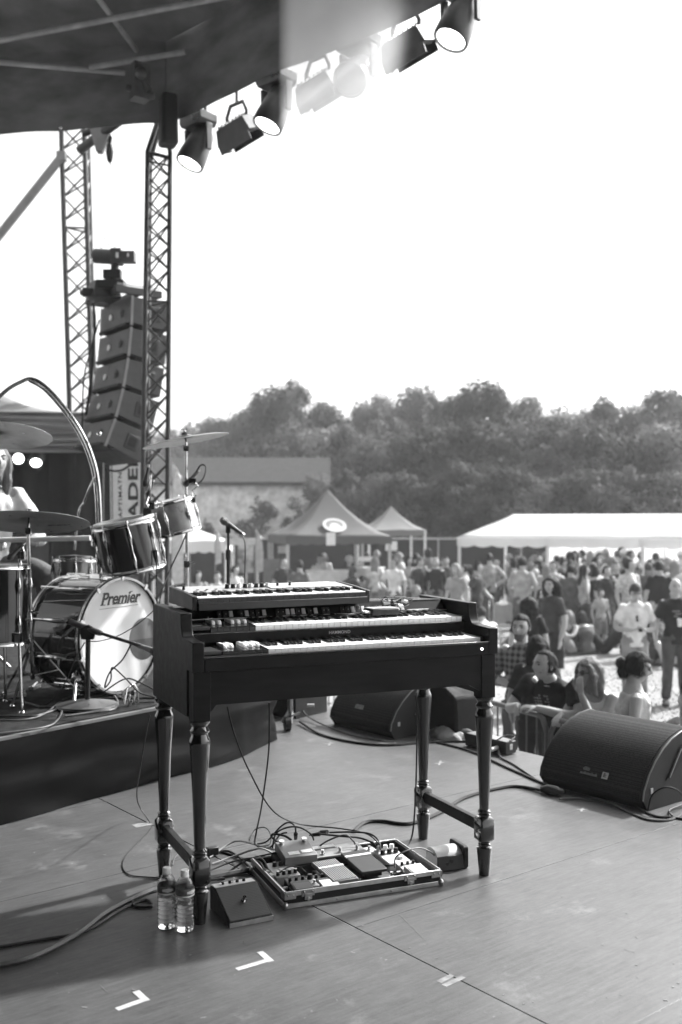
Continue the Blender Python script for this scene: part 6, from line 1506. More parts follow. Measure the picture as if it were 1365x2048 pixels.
# chair back in the crowd
a = at(1006, 1160, 21); D = empty('chair', (a.x, a.y, GZ), .2, 'light tubular chair standing among the crowd before the marquee', 'chair')
m = MB(); m.tube([(-.21, 0, 0), (-.2, 0, .85), (-.16, 0, .9), (.16, 0, .9), (.2, 0, .85), (.21, 0, 0)], .014, 8); m.cyl((-.2, -.4, 0), (-.2, -.38, .45), .014); m.cyl((.2, -.4, 0), (.2, -.38, .45), .014); m.build('frame', ALU, D)
m = MB(); m.box((0, 0, .70), (.38, .015, .34)); m.build('backrest', mat('chair_pale', .3, .6), D); m = MB(); m.box((0, -.2, .45), (.40, .4, .02)); m.build('seat', mat('chair_pale', .3), D)
# crowd barriers
BSTEEL = mat('barrier_steel', .1, .4, .7, var=.2)
bd_ = V((-.53, 1, 0)).normalized(); bp0 = V((1.52, 7.69, GZ))
for i in range(-3, 4):
    o_ = bp0 + bd_ * (i * 2.02 - .1); D = empty('crowd_barrier', o_, atan2(bd_.y, bd_.x), 'steel crowd barrier panel, %s' % ['out of frame at the near right', 'second out of frame at the right', 'behind the near floor monitor', 'before the leaning man in black and the plaid shirt', 'between the organ legs, left of the plaid shirt', 'behind the far floor monitor', 'farthest to the left behind the organ'][i + 3], 'barrier', 'crowd barriers before the stage')
    m = MB(); m.tube([(0, 0, .12), (0, 0, 1.0), (.05, 0, 1.1), (.1, 0, 1.12), (1.88, 0, 1.12), (1.93, 0, 1.1), (1.98, 0, 1.0), (1.98, 0, .12)], .021, 10); m.cyl((0, 0, .18), (1.98, 0, .18), .018); m.build('frame', BSTEEL, D)
    m = MB()
    for k_ in range(1, 16): m.cyl((k_ * .1238, 0, .18), (k_ * .1238, 0, 1.12), .007, n=8)
    m.build('bars', BSTEEL, D)
    m = MB(); m.bar((.25, -.3, .02), (.25, .3, .02), .04, .012); m.bar((1.7, -.3, .02), (1.7, .3, .02), .04, .012); m.cyl((.25, 0, 0), (.25, 0, .2), .015); m.cyl((1.7, 0, 0), (1.7, 0, .2), .015); m.build('foot', BSTEEL, D)
# dry grass tufts
m = MB(); rnd = random.Random(12)
for i in range(26000):
    Y = 7.5 + 20 * rnd.random() ** 1.3; x = rnd.uniform(-.12, .42) * Y
    c = NZ.noise(V((x * .5, Y * .5, 4)))
    if c < -.12 and rnd.random() < .6: continue
    a = rnd.uniform(0, 6.28); s = rnd.uniform(.008, .022) * (1 + .5 * c); w = .008 + Y * .0006; dx, dy = cos(a) * w, sin(a) * w; k0 = len(m.v)
    m.v += [(x - dx, Y - dy, GZ), (x + dx, Y + dy, GZ), (x + rnd.gauss(0, .02), Y + rnd.gauss(0, .02), GZ + s)]; m.f.append([k0, k0 + 1, k0 + 2]); m.mi.append(0)
o = m.build('dry_grass', mat('straw', .25, .9, var=.2, scale=.8), smooth=0, fix=False); tag(o, 'short dry grass on the trampled field', 'grass', kind='stuff')

# ---------------- summer haze ----------------
hz = MB(); hz.box((0, 62, 10.4), (700, 270, 25.2)); hz_m = bpy.data.materials.new('haze'); hz_m.use_nodes = True; hn = hz_m.node_tree.nodes; hn.remove(hn['Principled BSDF'])
hv = hn.new('ShaderNodeVolumePrincipled'); hv.inputs['Color'].default_value = (1, 1, 1, 1); hv.inputs['Density'].default_value = .001; hv.inputs['Anisotropy'].default_value = .2
hz_m.node_tree.links.new(hv.outputs[0], hn['Material Output'].inputs['Volume']); o = hz.build('haze', hz_m, smooth=0); tag(o, 'thin summer haze over the field', 'haze', kind='stuff')
# ---------------- people ----------------
SK = {k_: mat('skin_' + k_, b, .5, var=.1, scale=12, spec=.35) for k_, b in (('a', .36), ('b', .28), ('c', .44))}
def cloth(tone):
    return mat('cloth_%02d' % int(tone * 100), tone, .85, var=.3, scale=7, bump=.7, bscale=14, spec=.15)
def patterned(name, a, b, sc, kind='check'):
    if name in _mc: return _mc[name]
    m = bpy.data.materials.new(name); m.use_nodes = True; n = m.node_tree.nodes; L = m.node_tree.links; bs = n['Principled BSDF']; bs.inputs['Roughness'].default_value = .85
    tc = n.new('ShaderNodeTexCoord')
    if kind == 'check':
        w1 = n.new('ShaderNodeTexWave'); w1.inputs['Scale'].default_value = sc; w1.bands_direction = 'Z'; w2 = n.new('ShaderNodeTexWave'); w2.inputs['Scale'].default_value = sc; w2.bands_direction = 'X'
        for w_ in (w1, w2): L.new(tc.outputs['Object'], w_.inputs[0]); w_.inputs['Distortion'].default_value = 1.0
        mx = n.new('ShaderNodeMath'); mx.operation = 'ADD'; L.new(w1.outputs['Fac'], mx.inputs[0]); L.new(w2.outputs['Fac'], mx.inputs[1]); src = mx.outputs[0]; lo, hi = .5, 1.4
    elif kind == 'stripe':
        w1 = n.new('ShaderNodeTexWave'); w1.inputs['Scale'].default_value = sc; w1.bands_direction = 'Z'; L.new(tc.outputs['Object'], w1.inputs[0]); src = w1.outputs['Fac']; lo, hi = .35, .65
    else:
        w1 = n.new('ShaderNodeTexNoise'); w1.inputs['Scale'].default_value = sc; L.new(tc.outputs['Object'], w1.inputs[0]); src = w1.outputs[0]; lo, hi = .42, .58
    r = n.new('ShaderNodeValToRGB'); r.color_ramp.elements[0].position = lo if hi <= 1 else lo / 2; r.color_ramp.elements[0].color = (a, a, a, 1); r.color_ramp.elements[1].position = hi if hi <= 1 else hi / 2; r.color_ramp.elements[1].color = (b, b, b, 1)
    if hi > 1: h = n.new('ShaderNodeMath'); h.operation = 'MULTIPLY'; h.inputs[1].default_value = .5; L.new(src, h.inputs[0]); src = h.outputs[0]
    L.new(src, r.inputs[0]); L.new(r.outputs[0], bs.inputs['Base Color']); _mc[name] = m; return m
HAIRM = {k_: mat('hair_' + k_, b, .65, var=.5, scale=30, stretch=(6, 6, .6), bump=.3, bscale=60, spec=.15) for k_, b in (('black', .008), ('brown', .02), ('fair', .2), ('grey', .22))}
def g2(a, b, sa, sb): return math.exp(-((a / sa) ** 2 + (b / sb) ** 2))
def head_geo(mb, c, yaw, pitch, infl=0., hair=False, s=1., roll=0., face=True, hairline=.062, n=40, mm=30):
    c = V(c); q = M4.Rotation(yaw, 3, 'Z') @ M4.Rotation(pitch, 3, 'X') @ M4.Rotation(roll, 3, 'Y'); vs = []
    def sh(th, ph):
        d = V((sin(th) * sin(ph), -sin(th) * cos(ph), cos(th))); x, y, z = d.x * (.077 + infl), d.y * (.097 + infl), d.z * (.117 + infl)
        if z < -.01:
            t = (-.01 - z) / .107; x *= 1 - .34 * t ** 1.3
            y = y * (1 - .06 * t) if y < 0 else y * (1 - .5 * t)
        if y > 0 and z > -.03: y *= 1.06
        if hair:
            fr_ = -y > .012 - .0 * z and z < hairline + .12 * (x * x) * 10 and not (z > hairline)
            if abs(ph) < R(78) and z < hairline: f = .82; x *= f; y *= f; z *= f if z > 0 else 1
            if z < -.06: x *= .8; y *= .8; z = -.06 + (z + .06) * .3
        elif y < 0:
            y -= .024 * g2(x, z + .016, .0125, .020) + .014 * g2(x, z - .006, .009, .024)
            y += .0105 * g2(abs(x) - .031, z - .014, .015, .0115)
            y -= .005 * g2(x, z - .034, .05, .009) + .0055 * g2(x, z + .052, .022, .0055) + .005 * g2(x, z + .063, .019, .006) + .008 * g2(x, z + .093, .026, .016)
            y -= .004 * g2(abs(x) - .042, z + .02, .02, .02); y += .004 * g2(x, z + .0575, .026, .0022)
        return c + q @ (V((x, y, z)) * s)
    vs = [sh(0, 0)]
    for i in range(1, mm):
        for j in range(n): vs.append(sh(pi * i / mm, 2 * pi * j / n - pi))
    vs.append(sh(pi, 0)); fs = []
    for j in range(n): fs.append((0, 1 + j, 1 + (j + 1) % n)); o = 1 + (mm - 2) * n; fs.append((len(vs) - 1, o + (j + 1) % n, o + j))
    for i in range(mm - 2):
        for j in range(n): a = 1 + i * n + j; b = 1 + i * n + (j + 1) % n; fs.append((a, a + n, b + n, b))
    mb.add(vs, fs)
    if not hair:
        for sx in (-1, 1):
            mb.ball(c + q @ (V((sx * .079, .008, -.006)) * s), (.008 * s, .016 * s, .027 * s), 12, 8, q @ M4.Rotation(sx * .35, 3, 'Z'))
    return q
def limb(mb, pts, rad, sub=4, n=14):
    P = spline(pts, sub); k = len(rad) - 1; rr_ = []
    for i in range(len(P)):
        t = i / (len(P) - 1) * k; a = min(k - 1, int(t)); f = t - a; rr_.append(rad[a] * (1 - f) + rad[a + 1] * f)
    mb.tube(P, rr_, n)
def hand_geo(mb, w, d, pn, s=1., curl=.5, side=1):
    """w wrist, d finger direction, pn palm normal (towards the grip); side: which side the thumb leaves"""
    d = V(d).normalized(); pn = V(pn); pn = (pn - d * d.dot(pn)).normalized(); l = d.cross(pn) * side; w = V(w)
    mb.loft([(w - d * .015, .024 * s, .018 * s), (w + d * .01, .028 * s, .017 * s), (w + d * .05 * s, .038 * s, .015 * s), (w + d * .085 * s, .040 * s, .013 * s), (w + d * .098 * s, .034 * s, .010 * s)], l, 14)
    for i, (off, ln_) in enumerate(((-.030, .060), (-.0105, .074), (.0095, .080), (.029, .072))):
        b = w + d * .088 * s + l * off * s; c1_ = curl * (.75 + .12 * i); p1 = b + (d * cos(c1_ * .5) + pn * sin(c1_ * .5)) * ln_ * .42 * s; p2 = p1 + (d * cos(c1_ * 1.3) + pn * sin(c1_ * 1.3)) * ln_ * .33 * s; p3 = p2 + (d * cos(c1_ * 2) + pn * sin(c1_ * 2)) * ln_ * .27 * s
        mb.tube([b - d * .02, b, p1, p2, p3], [.0085 * s, .0092 * s, .0088 * s, .008 * s, .0062 * s], 8)
    b = w + d * .028 * s + l * .026 * s; p1 = b + (d * .6 + l * .75 + pn * .35).normalized() * .038 * s; p2 = p1 + (d * .85 + l * .25 + pn * .45).normalized() * .03 * s
    mb.tube([b - l * .012, b, p1, p2, p2 + d * .014], [.012 * s, .0125 * s, .0105 * s, .009 * s, .006 * s], 8)
STAND = dict(pel=(0, 0, .95), ch=(0, .0, 1.26), nk=(0, .0, 1.46), hd=(0, -.02, 1.615), yaw=0, pitch=0, roll=0,
             sh=[(-.185, .0, 1.41), (.185, .0, 1.41)], el=[(-.25, .03, 1.13), (.25, .03, 1.13)], wr=[(-.26, -.06, .88), (.26, -.06, .88)],
             hdn=[(-.02, -.1, -1), (.02, -.1, -1)], hpn=[(1, 0, 0), (-1, 0, 0)], curl=.5,
             hip=[(-.09, 0, .92), (.09, 0, .92)], kn=[(-.105, -.015, .50), (.105, -.015, .50)], an=[(-.12, .03, .085), (.12, .03, .085)], ft=[(-.15, -.12, .03), (.15, -.12, .03)])
def pose(**k_): d = dict(STAND); d.update(k_); return d
POSES = {
 'stand': pose(),
 'weight': pose(pel=(.03, 0, .945), hip=[(-.06, 0, .91), (.12, 0, .925)], kn=[(-.1, -.07, .5), (.12, 0, .5)], an=[(-.15, .0, .085), (.11, .03, .085)], ft=[(-.2, -.13, .03), (.14, -.12, .03)], yaw=.5),
 'cup': pose(el=[(-.25, .02, 1.12), (.26, .02, 1.13)], wr=[(-.27, -.06, .88), (.10, -.24, 1.17)], hdn=[(-.02, -.1, -1), (-.9, -.35, .15)], hpn=[(1, 0, 0), (0, .5, .4)], curl=1.0),
 'phone': pose(pitch=.35, hd=(0, -.045, 1.605), el=[(-.27, -.02, 1.12), (.27, -.02, 1.12)], wr=[(-.09, -.27, 1.10), (.09, -.27, 1.10)], hdn=[(.75, -.5, .25), (-.75, -.5, .25)], hpn=[(0, .3, 1), (0, .3, 1)], curl=.9),
 'cross': pose(el=[(-.26, -.02, 1.12), (.26, -.02, 1.12)], wr=[(.06, -.20, 1.16), (-.06, -.17, 1.12)], hdn=[(1, .1, .1), (-1, .1, .1)], hpn=[(0, 1, 0), (0, 1, 0)], curl=.4),
 'drink': pose(el=[(-.25, .02, 1.12), (.28, -.08, 1.2)], wr=[(-.2, -.12, .92), (.09, -.20, 1.42)], hdn=[(.2, -.3, -1), (-.5, -.1, .8)], hpn=[(1, 0, 0), (-.3, 1, 0)], curl=1.1),
 'hip': pose(el=[(-.36, .08, 1.16), (.25, .03, 1.13)], wr=[(-.19, -.03, .99), (.27, -.05, .88)], hdn=[(.7, -.5, -.5), (0, -.1, -1)], hpn=[(.2, .3, .9), (-1, 0, 0)], yaw=-.5),
 'walk': pose(kn=[(-.1, -.18, .52), (.1, .02, .5)], an=[(-.1, -.16, .11), (.1, .28, .13)], ft=[(-.1, -.32, .05), (.1, .17, .03)], el=[(-.25, .12, 1.14), (.25, -.06, 1.13)], wr=[(-.24, .10, .88), (.22, -.26, .95)]),
 'point': pose(el=[(-.25, .03, 1.13), (.38, -.14, 1.3)], wr=[(-.26, -.06, .88), (.46, -.36, 1.36)], hdn=[(-.02, -.1, -1), (.4, -.9, .1)], hpn=[(1, 0, 0), (0, 0, -1)], yaw=.4),
 'sit': pose(pel=(0, .1, .13), ch=(0, .16, .42), nk=(0, .1, .60), hd=(0, .06, .755), sh=[(-.18, .12, .56), (.18, .12, .56)], el=[(-.25, -.08, .40), (.25, -.08, .40)], wr=[(-.14, -.30, .46), (.14, -.30, .46)], hdn=[(.6, -.6, -.3), (-.6, -.6, -.3)], hpn=[(.3, 0, -1), (-.3, 0, -1)],
             hip=[(-.09, .06, .12), (.09, .06, .12)], kn=[(-.16, -.30, .48), (.16, -.30, .48)], an=[(-.14, -.52, .09), (.14, -.52, .09)], ft=[(-.15, -.66, .03), (.15, -.66, .03)]),
 'lounge': pose(pel=(0, .0, .12), ch=(.0, .22, .33), nk=(0, .34, .48), hd=(0, .36, .63), pitch=.1, sh=[(-.18, .32, .44), (.18, .32, .44)], el=[(-.30, .5, .24), (.30, .5, .24)], wr=[(-.30, .55, .05), (.30, .55, .05)], hdn=[(0, .9, -.2), (0, .9, -.2)], hpn=[(0, 0, -1), (0, 0, -1)],
             hip=[(-.09, -.04, .12), (.09, -.04, .12)], kn=[(-.15, -.44, .14), (.16, -.36, .42)], an=[(-.14, -.86, .08), (.14, -.62, .09)], ft=[(-.17, -.98, .06), (.15, -.76, .03)]),
 'cross_sit': pose(pel=(0, .1, .13), ch=(0, .08, .40), nk=(0, -.02, .58), hd=(0, -.09, .72), pitch=.4, sh=[(-.18, .02, .54), (.18, .02, .54)], el=[(-.27, -.12, .32), (.27, -.12, .32)], wr=[(-.1, -.32, .24), (.1, -.32, .24)], hdn=[(.6, -.6, -.2), (-.6, -.6, -.2)], hpn=[(0, 0, 1), (0, 0, 1)],
             hip=[(-.09, .06, .12), (.09, .06, .12)], kn=[(-.36, -.26, .16), (.36, -.26, .16)], an=[(.08, -.42, .08), (-.08, -.34, .08)], ft=[(.20, -.40, .06), (-.20, -.36, .06)]),
 'bend': pose(pel=(0, .15, .93), ch=(0, -.12, 1.08), nk=(0, -.32, 1.16), hd=(0, -.46, 1.14), pitch=.9, sh=[(-.18, -.26, 1.14), (.18, -.26, 1.14)], el=[(-.2, -.34, .86), (.2, -.34, .86)], wr=[(-.12, -.46, .66), (.12, -.46, .66)], hip=[(-.09, .12, .9), (.09, .12, .9)]),
 'lean': pose(pel=(0, .12, .90), ch=(0, -.03, 1.17), nk=(0, -.13, 1.345), hd=(-.01, -.20, 1.47), yaw=-.42, pitch=-.03, sh=[(-.215, -.09, 1.325), (.215, -.09, 1.325)], el=[(-.29, -.26, 1.12), (.30, -.27, 1.13)], wr=[(-.12, -.42, 1.17), (.045, -.43, 1.175)], hdn=[(.25, -.9, -.1), (-.9, -.4, .05)], hpn=[(.7, .2, -.4), (0, .2, -1)], curl=.8, hip=[(-.09, .12, .88), (.09, .12, .88)], kn=[(-.12, .1, .48), (.12, .16, .48)], an=[(-.14, .1, .085), (.13, .3, .085)], ft=[(-.16, -.05, .03), (.15, .15, .03)]),
 'face': pose(pel=(0, .06, .88), ch=(0, -.06, 1.14), nk=(0, -.12, 1.32), hd=(-.01, -.18, 1.45), yaw=-.2, sh=[(-.175, -.10, 1.28), (.175, -.10, 1.28)], el=[(-.22, -.26, 1.06), (.17, -.32, 1.10)], wr=[(-.10, -.40, 1.155), (.04, -.345, 1.32)], hdn=[(.15, -.85, -.3), (-.28, .12, .95)], hpn=[(.2, -.1, -1), (-.1, 1, 0)], curl=.45, hip=[(-.09, .06, .86), (.09, .06, .86)]),
 'reach': pose(hd=(0, -.03, 1.585), pitch=.22, roll=.0, sh=[(-.165, 0, 1.385), (.165, 0, 1.385)], el=[(-.23, .02, 1.12), (.23, .0, 1.11)], wr=[(-.2, -.12, .90), (.16, -.26, 1.13)], hdn=[(0, -.3, -1), (.1, -.9, .35)], hpn=[(1, 0, 0), (-1, 0, .2)], curl=.9),
 'stool': pose(pel=(0, .1, .60), ch=(0, .06, .90), nk=(0, .0, 1.10), hd=(0, -.04, 1.255), sh=[(-.19, .02, 1.06), (.19, .02, 1.06)], el=[(-.28, -.02, .80), (.30, -.04, .80)], wr=[(-.12, -.26, .78), (.16, -.26, .80)], hdn=[(.4, -.9, 0), (-.4, -.9, 0)], hpn=[(0, 0, -1), (0, 0, -1)], curl=1.1,
             hip=[(-.09, .06, .58), (.09, .06, .58)], kn=[(-.2, -.36, .55), (.2, -.36, .55)], an=[(-.2, -.30, .09), (.2, -.32, .09)], ft=[(-.22, -.45, .03), (.22, -.46, .03)]),
}
def puff(o, fn):
    me = o.data; nr = [v.normal.copy() for v in me.vertices]; out = []
    for v, n_ in zip(me.vertices, nr): out.extend(v.co + n_ * fn(v.co))
    me.vertices.foreach_set('co', out); me.update()
def torso_rings(P, inf, low=0., fat=0., fem=False, top=True):
    pel, ch, nk = V(P['pel']), V(P['ch']), V(P['nk']); up = (ch - pel).normalized(); up2 = (nk - ch).normalized()
    w = .92 if fem else 1.0; waist = .118 if fem else .135
    r = [(pel - up * (.06 + low), .145 + inf, .105 + inf + fat * .5), (pel + up * .02, (.16 if fem else .155) + inf, .112 + inf + fat), (pel + (ch - pel) * .42, waist + inf + fat, .095 + inf + fat * 1.3), (pel + (ch - pel) * .75, .145 * w + inf + fat, .108 + inf + fat),
         (ch + up2 * .02, .168 * w + inf + fat * .6, .115 + inf + (.012 if fem else 0) + fat * .4), (ch + (nk - ch) * .62, .165 * w + inf, .092 + inf), (ch + (nk - ch) * .86, .115 * w + inf, .074 + inf)]
    if top: r.append((nk + up2 * .012, .064 + inf, .06 + inf))
    return r
def build_person(key):
    """key: pose, female, top style, bottom style, hair style, near, fat -> dict of meshes"""
    ps, fem, tops, bots, hairs, near, fat = key; P = POSES[ps]; vox = .0065 if near else .0125; out = {}
    b = MB(); b.loft(torso_rings(P, -.004, 0, fat, fem), (1, 0, 0), 20)
    nk, hd = V(P['nk']), V(P['hd']); hs = .95 if fem else 1.0
    b.tube([nk - V((0, -.005, .04)), nk + V((0, .002, .01)), hd + V((0, .03, -.07)), hd + V((0, .02, -.02))], [.075, .055, .052, .05], 16)
    q = head_geo(b, hd, P['yaw'], P['pitch'], s=hs, roll=P['roll'])
    th = .9 if fem else 1.0
    for i in (0, 1):
        sx = -1 if i == 0 else 1
        b.ball(V(P['sh'][i]) + V((-sx * .025, 0, -.008)), (.055 * th, .054 * th, .05 * th), 14, 10)
        limb(b, [V(P['sh'][i]) - V((sx * .02, 0, 0)), P['el'][i], P['wr'][i]], [.054 * th, .05 * th, .046 * th, .039 * th, .041 * th, .035 * th, .025 * th])
        hand_geo(b, P['wr'][i], P['hdn'][i], P['hpn'][i], .92 * hs, P['curl'], side=sx)
        limb(b, [P['hip'][i], P['kn'][i], P['an'][i]], [.088, .083, .068, .054, .058, .048, .036])
        an, ft = V(P['an'][i]), V(P['ft'][i]); b.tube([an + V((0, .05, -.05)), an + V((0, .0, -.045)), (an + ft) / 2 - V((0, 0, .005)), ft], [.03, .038, .038, .028], 10)
    o = b.build('person', SK['a']); remesh(o, vox, 4 if near else 3); out['body'] = o
    # shirt
    t = MB(); rg = torso_rings(P, .012 if tops != 'tank' else .006, .05 if tops not in ('tank', 'strap') else .02, fat, fem, top=tops != 'tank'); 
    if tops == 'strap': rg = rg[:-2]
    if tops == 'tank': rg = rg[:-1] + [(V(P['ch']) + (V(P['nk']) - V(P['ch'])) * .72, .14, .09)]
    t.loft(rg, (1, 0, 0), 20)
    if tops in ('tank', 'strap'):
        for sx in (-1, 1): t.tube([V(P['ch']) + V((sx * .08, -.105, .05)), V(P['nk']) + V((sx * .105, -.02, -.02)), V(P['ch']) + V((sx * .08, .1, .06))], .02 if tops == 'tank' else .012, 8)
    else:
        sl = {'tee': .72, 'long': 1.0}[tops]
        for i in (0, 1):
            sx = -1 if i == 0 else 1; s_, e_, w_ = V(P['sh'][i]) - V((sx * .03, 0, 0)), V(P['el'][i]), V(P['wr'][i])
            if tops == 'long': limb(t, [s_, e_, e_ + (w_ - e_) * .93], [.068, .066, .06, .054, .055, .048, .036])
            else: t.tube([s_ + V((-sx * .02, 0, 0)), s_, s_ + (e_ - s_) * .35, s_ + (e_ - s_) * sl], [.06, .07, .071, .068], 14)
    o = t.build('shirt', cloth(.5)); remesh(o, .010 if near else .015, 9)
    puff(o, lambda c_: NZ.noise(c_ * 7 + V((3, 0, 0))) * .012 + NZ.noise(V((c_.x * 15 + c_.z * 6, c_.y * 14, c_.z * 7))) * .011)
    out['shirt'] = o
    # lower garment
    t = MB(); up = (V(P['ch']) - V(P['pel'])).normalized(); pel = V(P['pel'])
    t.loft([(pel - up * .09, .13, .10), (pel - up * .03, .165 + fat * .5, .122 + fat), (pel + up * .07, .148 + fat, .112 + fat)], (1, 0, 0), 18)
    for i in (0, 1):
        h_, k_, a_ = V(P['hip'][i]), V(P['kn'][i]), V(P['an'][i])
        if bots == 'long': limb(t, [h_, k_, a_ + V((0, 0, .0))], [.105, .1, .085, .074, .073, .066, .062])
        elif bots == 'shorts': t.tube([h_, h_ + (k_ - h_) * .5, h_ + (k_ - h_) * .98, k_ + (a_ - k_) * .06], [.105, .103, .092, .09], 14)
        elif bots == 'mini': t.tube([h_, h_ + (k_ - h_) * .3, h_ + (k_ - h_) * .45], [.105, .103, .1], 14)
    if bots == 'skirt': t.loft([(pel + V((0, 0, .0)), .16, .12), (pel + V((0, 0, -.25)), .2, .17), (pel + V((0, -.02, -.5)), .24, .21)], (1, 0, 0), 20)
    o = t.build('trousers' if bots == 'long' else 'skirt' if bots == 'skirt' else 'shorts', cloth(.1)); remesh(o, .011 if near else .016, 3)
    puff(o, lambda c_: NZ.noise(c_ * 9 + V((9, 0, 0))) * .013)
    out['low'] = o
    # hair
    h = MB()
    if hairs == 'bald': pass
    elif hairs == 'receding': head_geo(h, hd, P['yaw'], P['pitch'], .006, True, hs, hairline=.094)
    elif hairs == 'short': head_geo(h, hd + q @ V((0, .004, .004)), P['yaw'], P['pitch'], .011, True, hs, hairline=.076)
    else: head_geo(h, hd + q @ V((0, .005, .005)), P['yaw'], P['pitch'], .014, True, hs, hairline=.068)
    if hairs == 'long':
        h.loft([(hd + q @ V((0, .03, .05)), .085, .08), (hd + q @ V((0, .055, -.03)), .095, .055), (hd + q @ V((0, .07, -.12)), .1, .045), (nk + V((0, .085, -.06)), .105, .035), (nk + V((0, .09, -.17)), .07, .022)], q @ V((1, 0, 0)), 16)
        for sx in (-1, 1): h.tube([hd + q @ V((sx * .06, -.03, .07)), hd + q @ V((sx * .086, -.02, -.01)), hd + q @ V((sx * .085, -.01, -.11)), nk + V((sx * .09, -.02, -.04))], [.02, .024, .028, .018], 10)
    if hairs == 'bob':
        h.loft([(hd + q @ V((0, .03, .05)), .088, .08), (hd + q @ V((0, .05, -.04)), .1, .07), (hd + q @ V((0, .05, -.12)), .1, .055), (hd + q @ V((0, .05, -.16)), .085, .04)], q @ V((1, 0, 0)), 16)
        for sx in (-1, 1): h.tube([hd + q @ V((sx * .055, -.045, .075)), hd + q @ V((sx * .085, -.035, .0)), hd + q @ V((sx * .082, -.03, -.09)), hd + q @ V((sx * .075, -.01, -.15))], [.018, .024, .03, .02], 10)
    if hairs == 'bun': h.ball(hd + q @ V((0, .115, .01)), (.05, .045, .05), 12, 8); h.ball(hd + q @ V((0, .1, -.05)), (.045, .04, .05), 12, 8)
    if hairs == 'curly': h.loft([(hd + q @ V((0, .02, .12)), .05, .05), (hd + q @ V((0, .03, .07)), .115, .11), (hd + q @ V((0, .045, -.02)), .14, .11), (hd + q @ V((0, .06, -.12)), .14, .09), (hd + q @ V((0, .07, -.2)), .09, .06)], q @ V((1, 0, 0)), 18)
    if hairs == 'cap':
        h = MB(); head_geo(h, hd + q @ V((0, .004, .012)), P['yaw'], P['pitch'], .014, True, hs, hairline=.045)
        h.prism([(-.055, -.085), (.055, -.085), (.06, -.15), (.03, -.175), (-.03, -.175), (-.06, -.15)], .055, .063, 'z'); nb = 12
        for i in range(len(h.v) - nb, len(h.v)): p = hd + q @ V(h.v[i]); h.v[i] = tuple(p)
    if h.v:
        o = h.build('cap' if hairs == 'cap' else 'hair', HAIRM['brown']); remesh(o, .006 if near else .010, 2)
        if hairs != 'cap': puff(o, lambda c_: (NZ.noise(V((c_.x * 60, c_.y * 60, c_.z * 9))) * .004 + NZ.noise(c_ * 22) * .006 + NZ.noise(c_ * 9) * (.003 if hairs in ('short', 'receding') else .008)) * (1.6 if hairs == 'curly' else 1))
        if near and hairs != 'cap':      # loose strands lying over the hair
            me = o.data; me.update(); rs = random.Random(len(me.vertices)); sv = [tuple(v.co) for v in me.vertices]; sf = [tuple(p.vertices) for p in me.polygons]; nv = list(me.vertices)
            for _ in range(1300):
                v = rs.choice(nv); p = v.co.copy(); nn = v.normal.copy(); dn = V((rs.gauss(0, .35), rs.gauss(0, .35), -1)); t = dn - nn * dn.dot(nn)
                if t.length < .2: t = V((rs.gauss(0, 1), rs.gauss(0, 1), rs.gauss(0, .3))); t = t - nn * t.dot(nn)
                t.normalize(); w_ = nn.cross(t) * .0014; L_ = rs.uniform(.02, .055) * (.6 if hairs in ('short', 'receding') else 1); c = p + nn * rs.uniform(.001, .005); k0 = len(sv)
                e_ = c + t * L_ + nn * rs.uniform(-.004, .007) + V((rs.gauss(0, .003), rs.gauss(0, .003), 0)); m_ = c + t * L_ * .5 + nn * .003
                sv += [tuple(c - w_), tuple(c + w_), tuple(m_ + w_), tuple(m_ - w_), tuple(e_)]; sf += [(k0, k0 + 1, k0 + 2, k0 + 3), (k0 + 3, k0 + 2, k0 + 4)]
            m3 = bpy.data.meshes.new('hair'); m3.from_pydata(sv, [], sf); m3.materials.append(HAIRM['brown']); m3.polygons.foreach_set('use_smooth', [True] * len(m3.polygons)); o.data = m3
        out['hair'] = o
    # shoes
    t = MB()
    for i in (0, 1):
        an, ft = V(P['an'][i]), V(P['ft'][i]); d = ft - an; d.z = 0; d = d.normalized() if d.length > .01 else V((0, -1, 0)); zb = min(an.z - .05, ft.z)
        t.loft([(an + V((0, 0, -.045)) - d * .07, .032, .035), (an + V((0, 0, -.038)) - d * .03, .044, .045), ((an + ft) / 2 + V((0, 0, -.012)), .05, .04), (ft + d * .02, .05, .032), (ft + d * .06, .03, .022)], d.cross(V((0, 0, 1))), 14)
    o = t.build('shoes', cloth(.1)); out['shoes'] = o
    # eyes, brows, mouth
    e = MB()
    for sx in (-1, 1):
        e.ball(hd + q @ (V((sx * .031, -.0815, .0135)) * hs), (.0145 * hs, .006 * hs, .0065 * hs), 10, 6, q)
        e.tube([hd + q @ (V((sx * .014, -.094, .030)) * hs), hd + q @ (V((sx * .03, -.0935, .036)) * hs), hd + q @ (V((sx * .046, -.084, .031)) * hs)], [.003, .0046, .0028], 6)
    o = e.build('eyes', mat('eye_dark', .02, .3)); out['eyes'] = o
    e = MB(); e.tube([hd + q @ (V((-.024, -.088, -.0575)) * hs), hd + q @ (V((0, -.0995, -.0565)) * hs), hd + q @ (V((.024, -.088, -.0575)) * hs)], [.0018, .003, .0018], 6)
    o = e.build('mouth', mat('lip_dark', .12, .5)); out['mouth'] = o
    return out
_pm = {}
def setm(o, m):
    for s_ in o.material_slots: s_.link = 'OBJECT'; s_.material = m
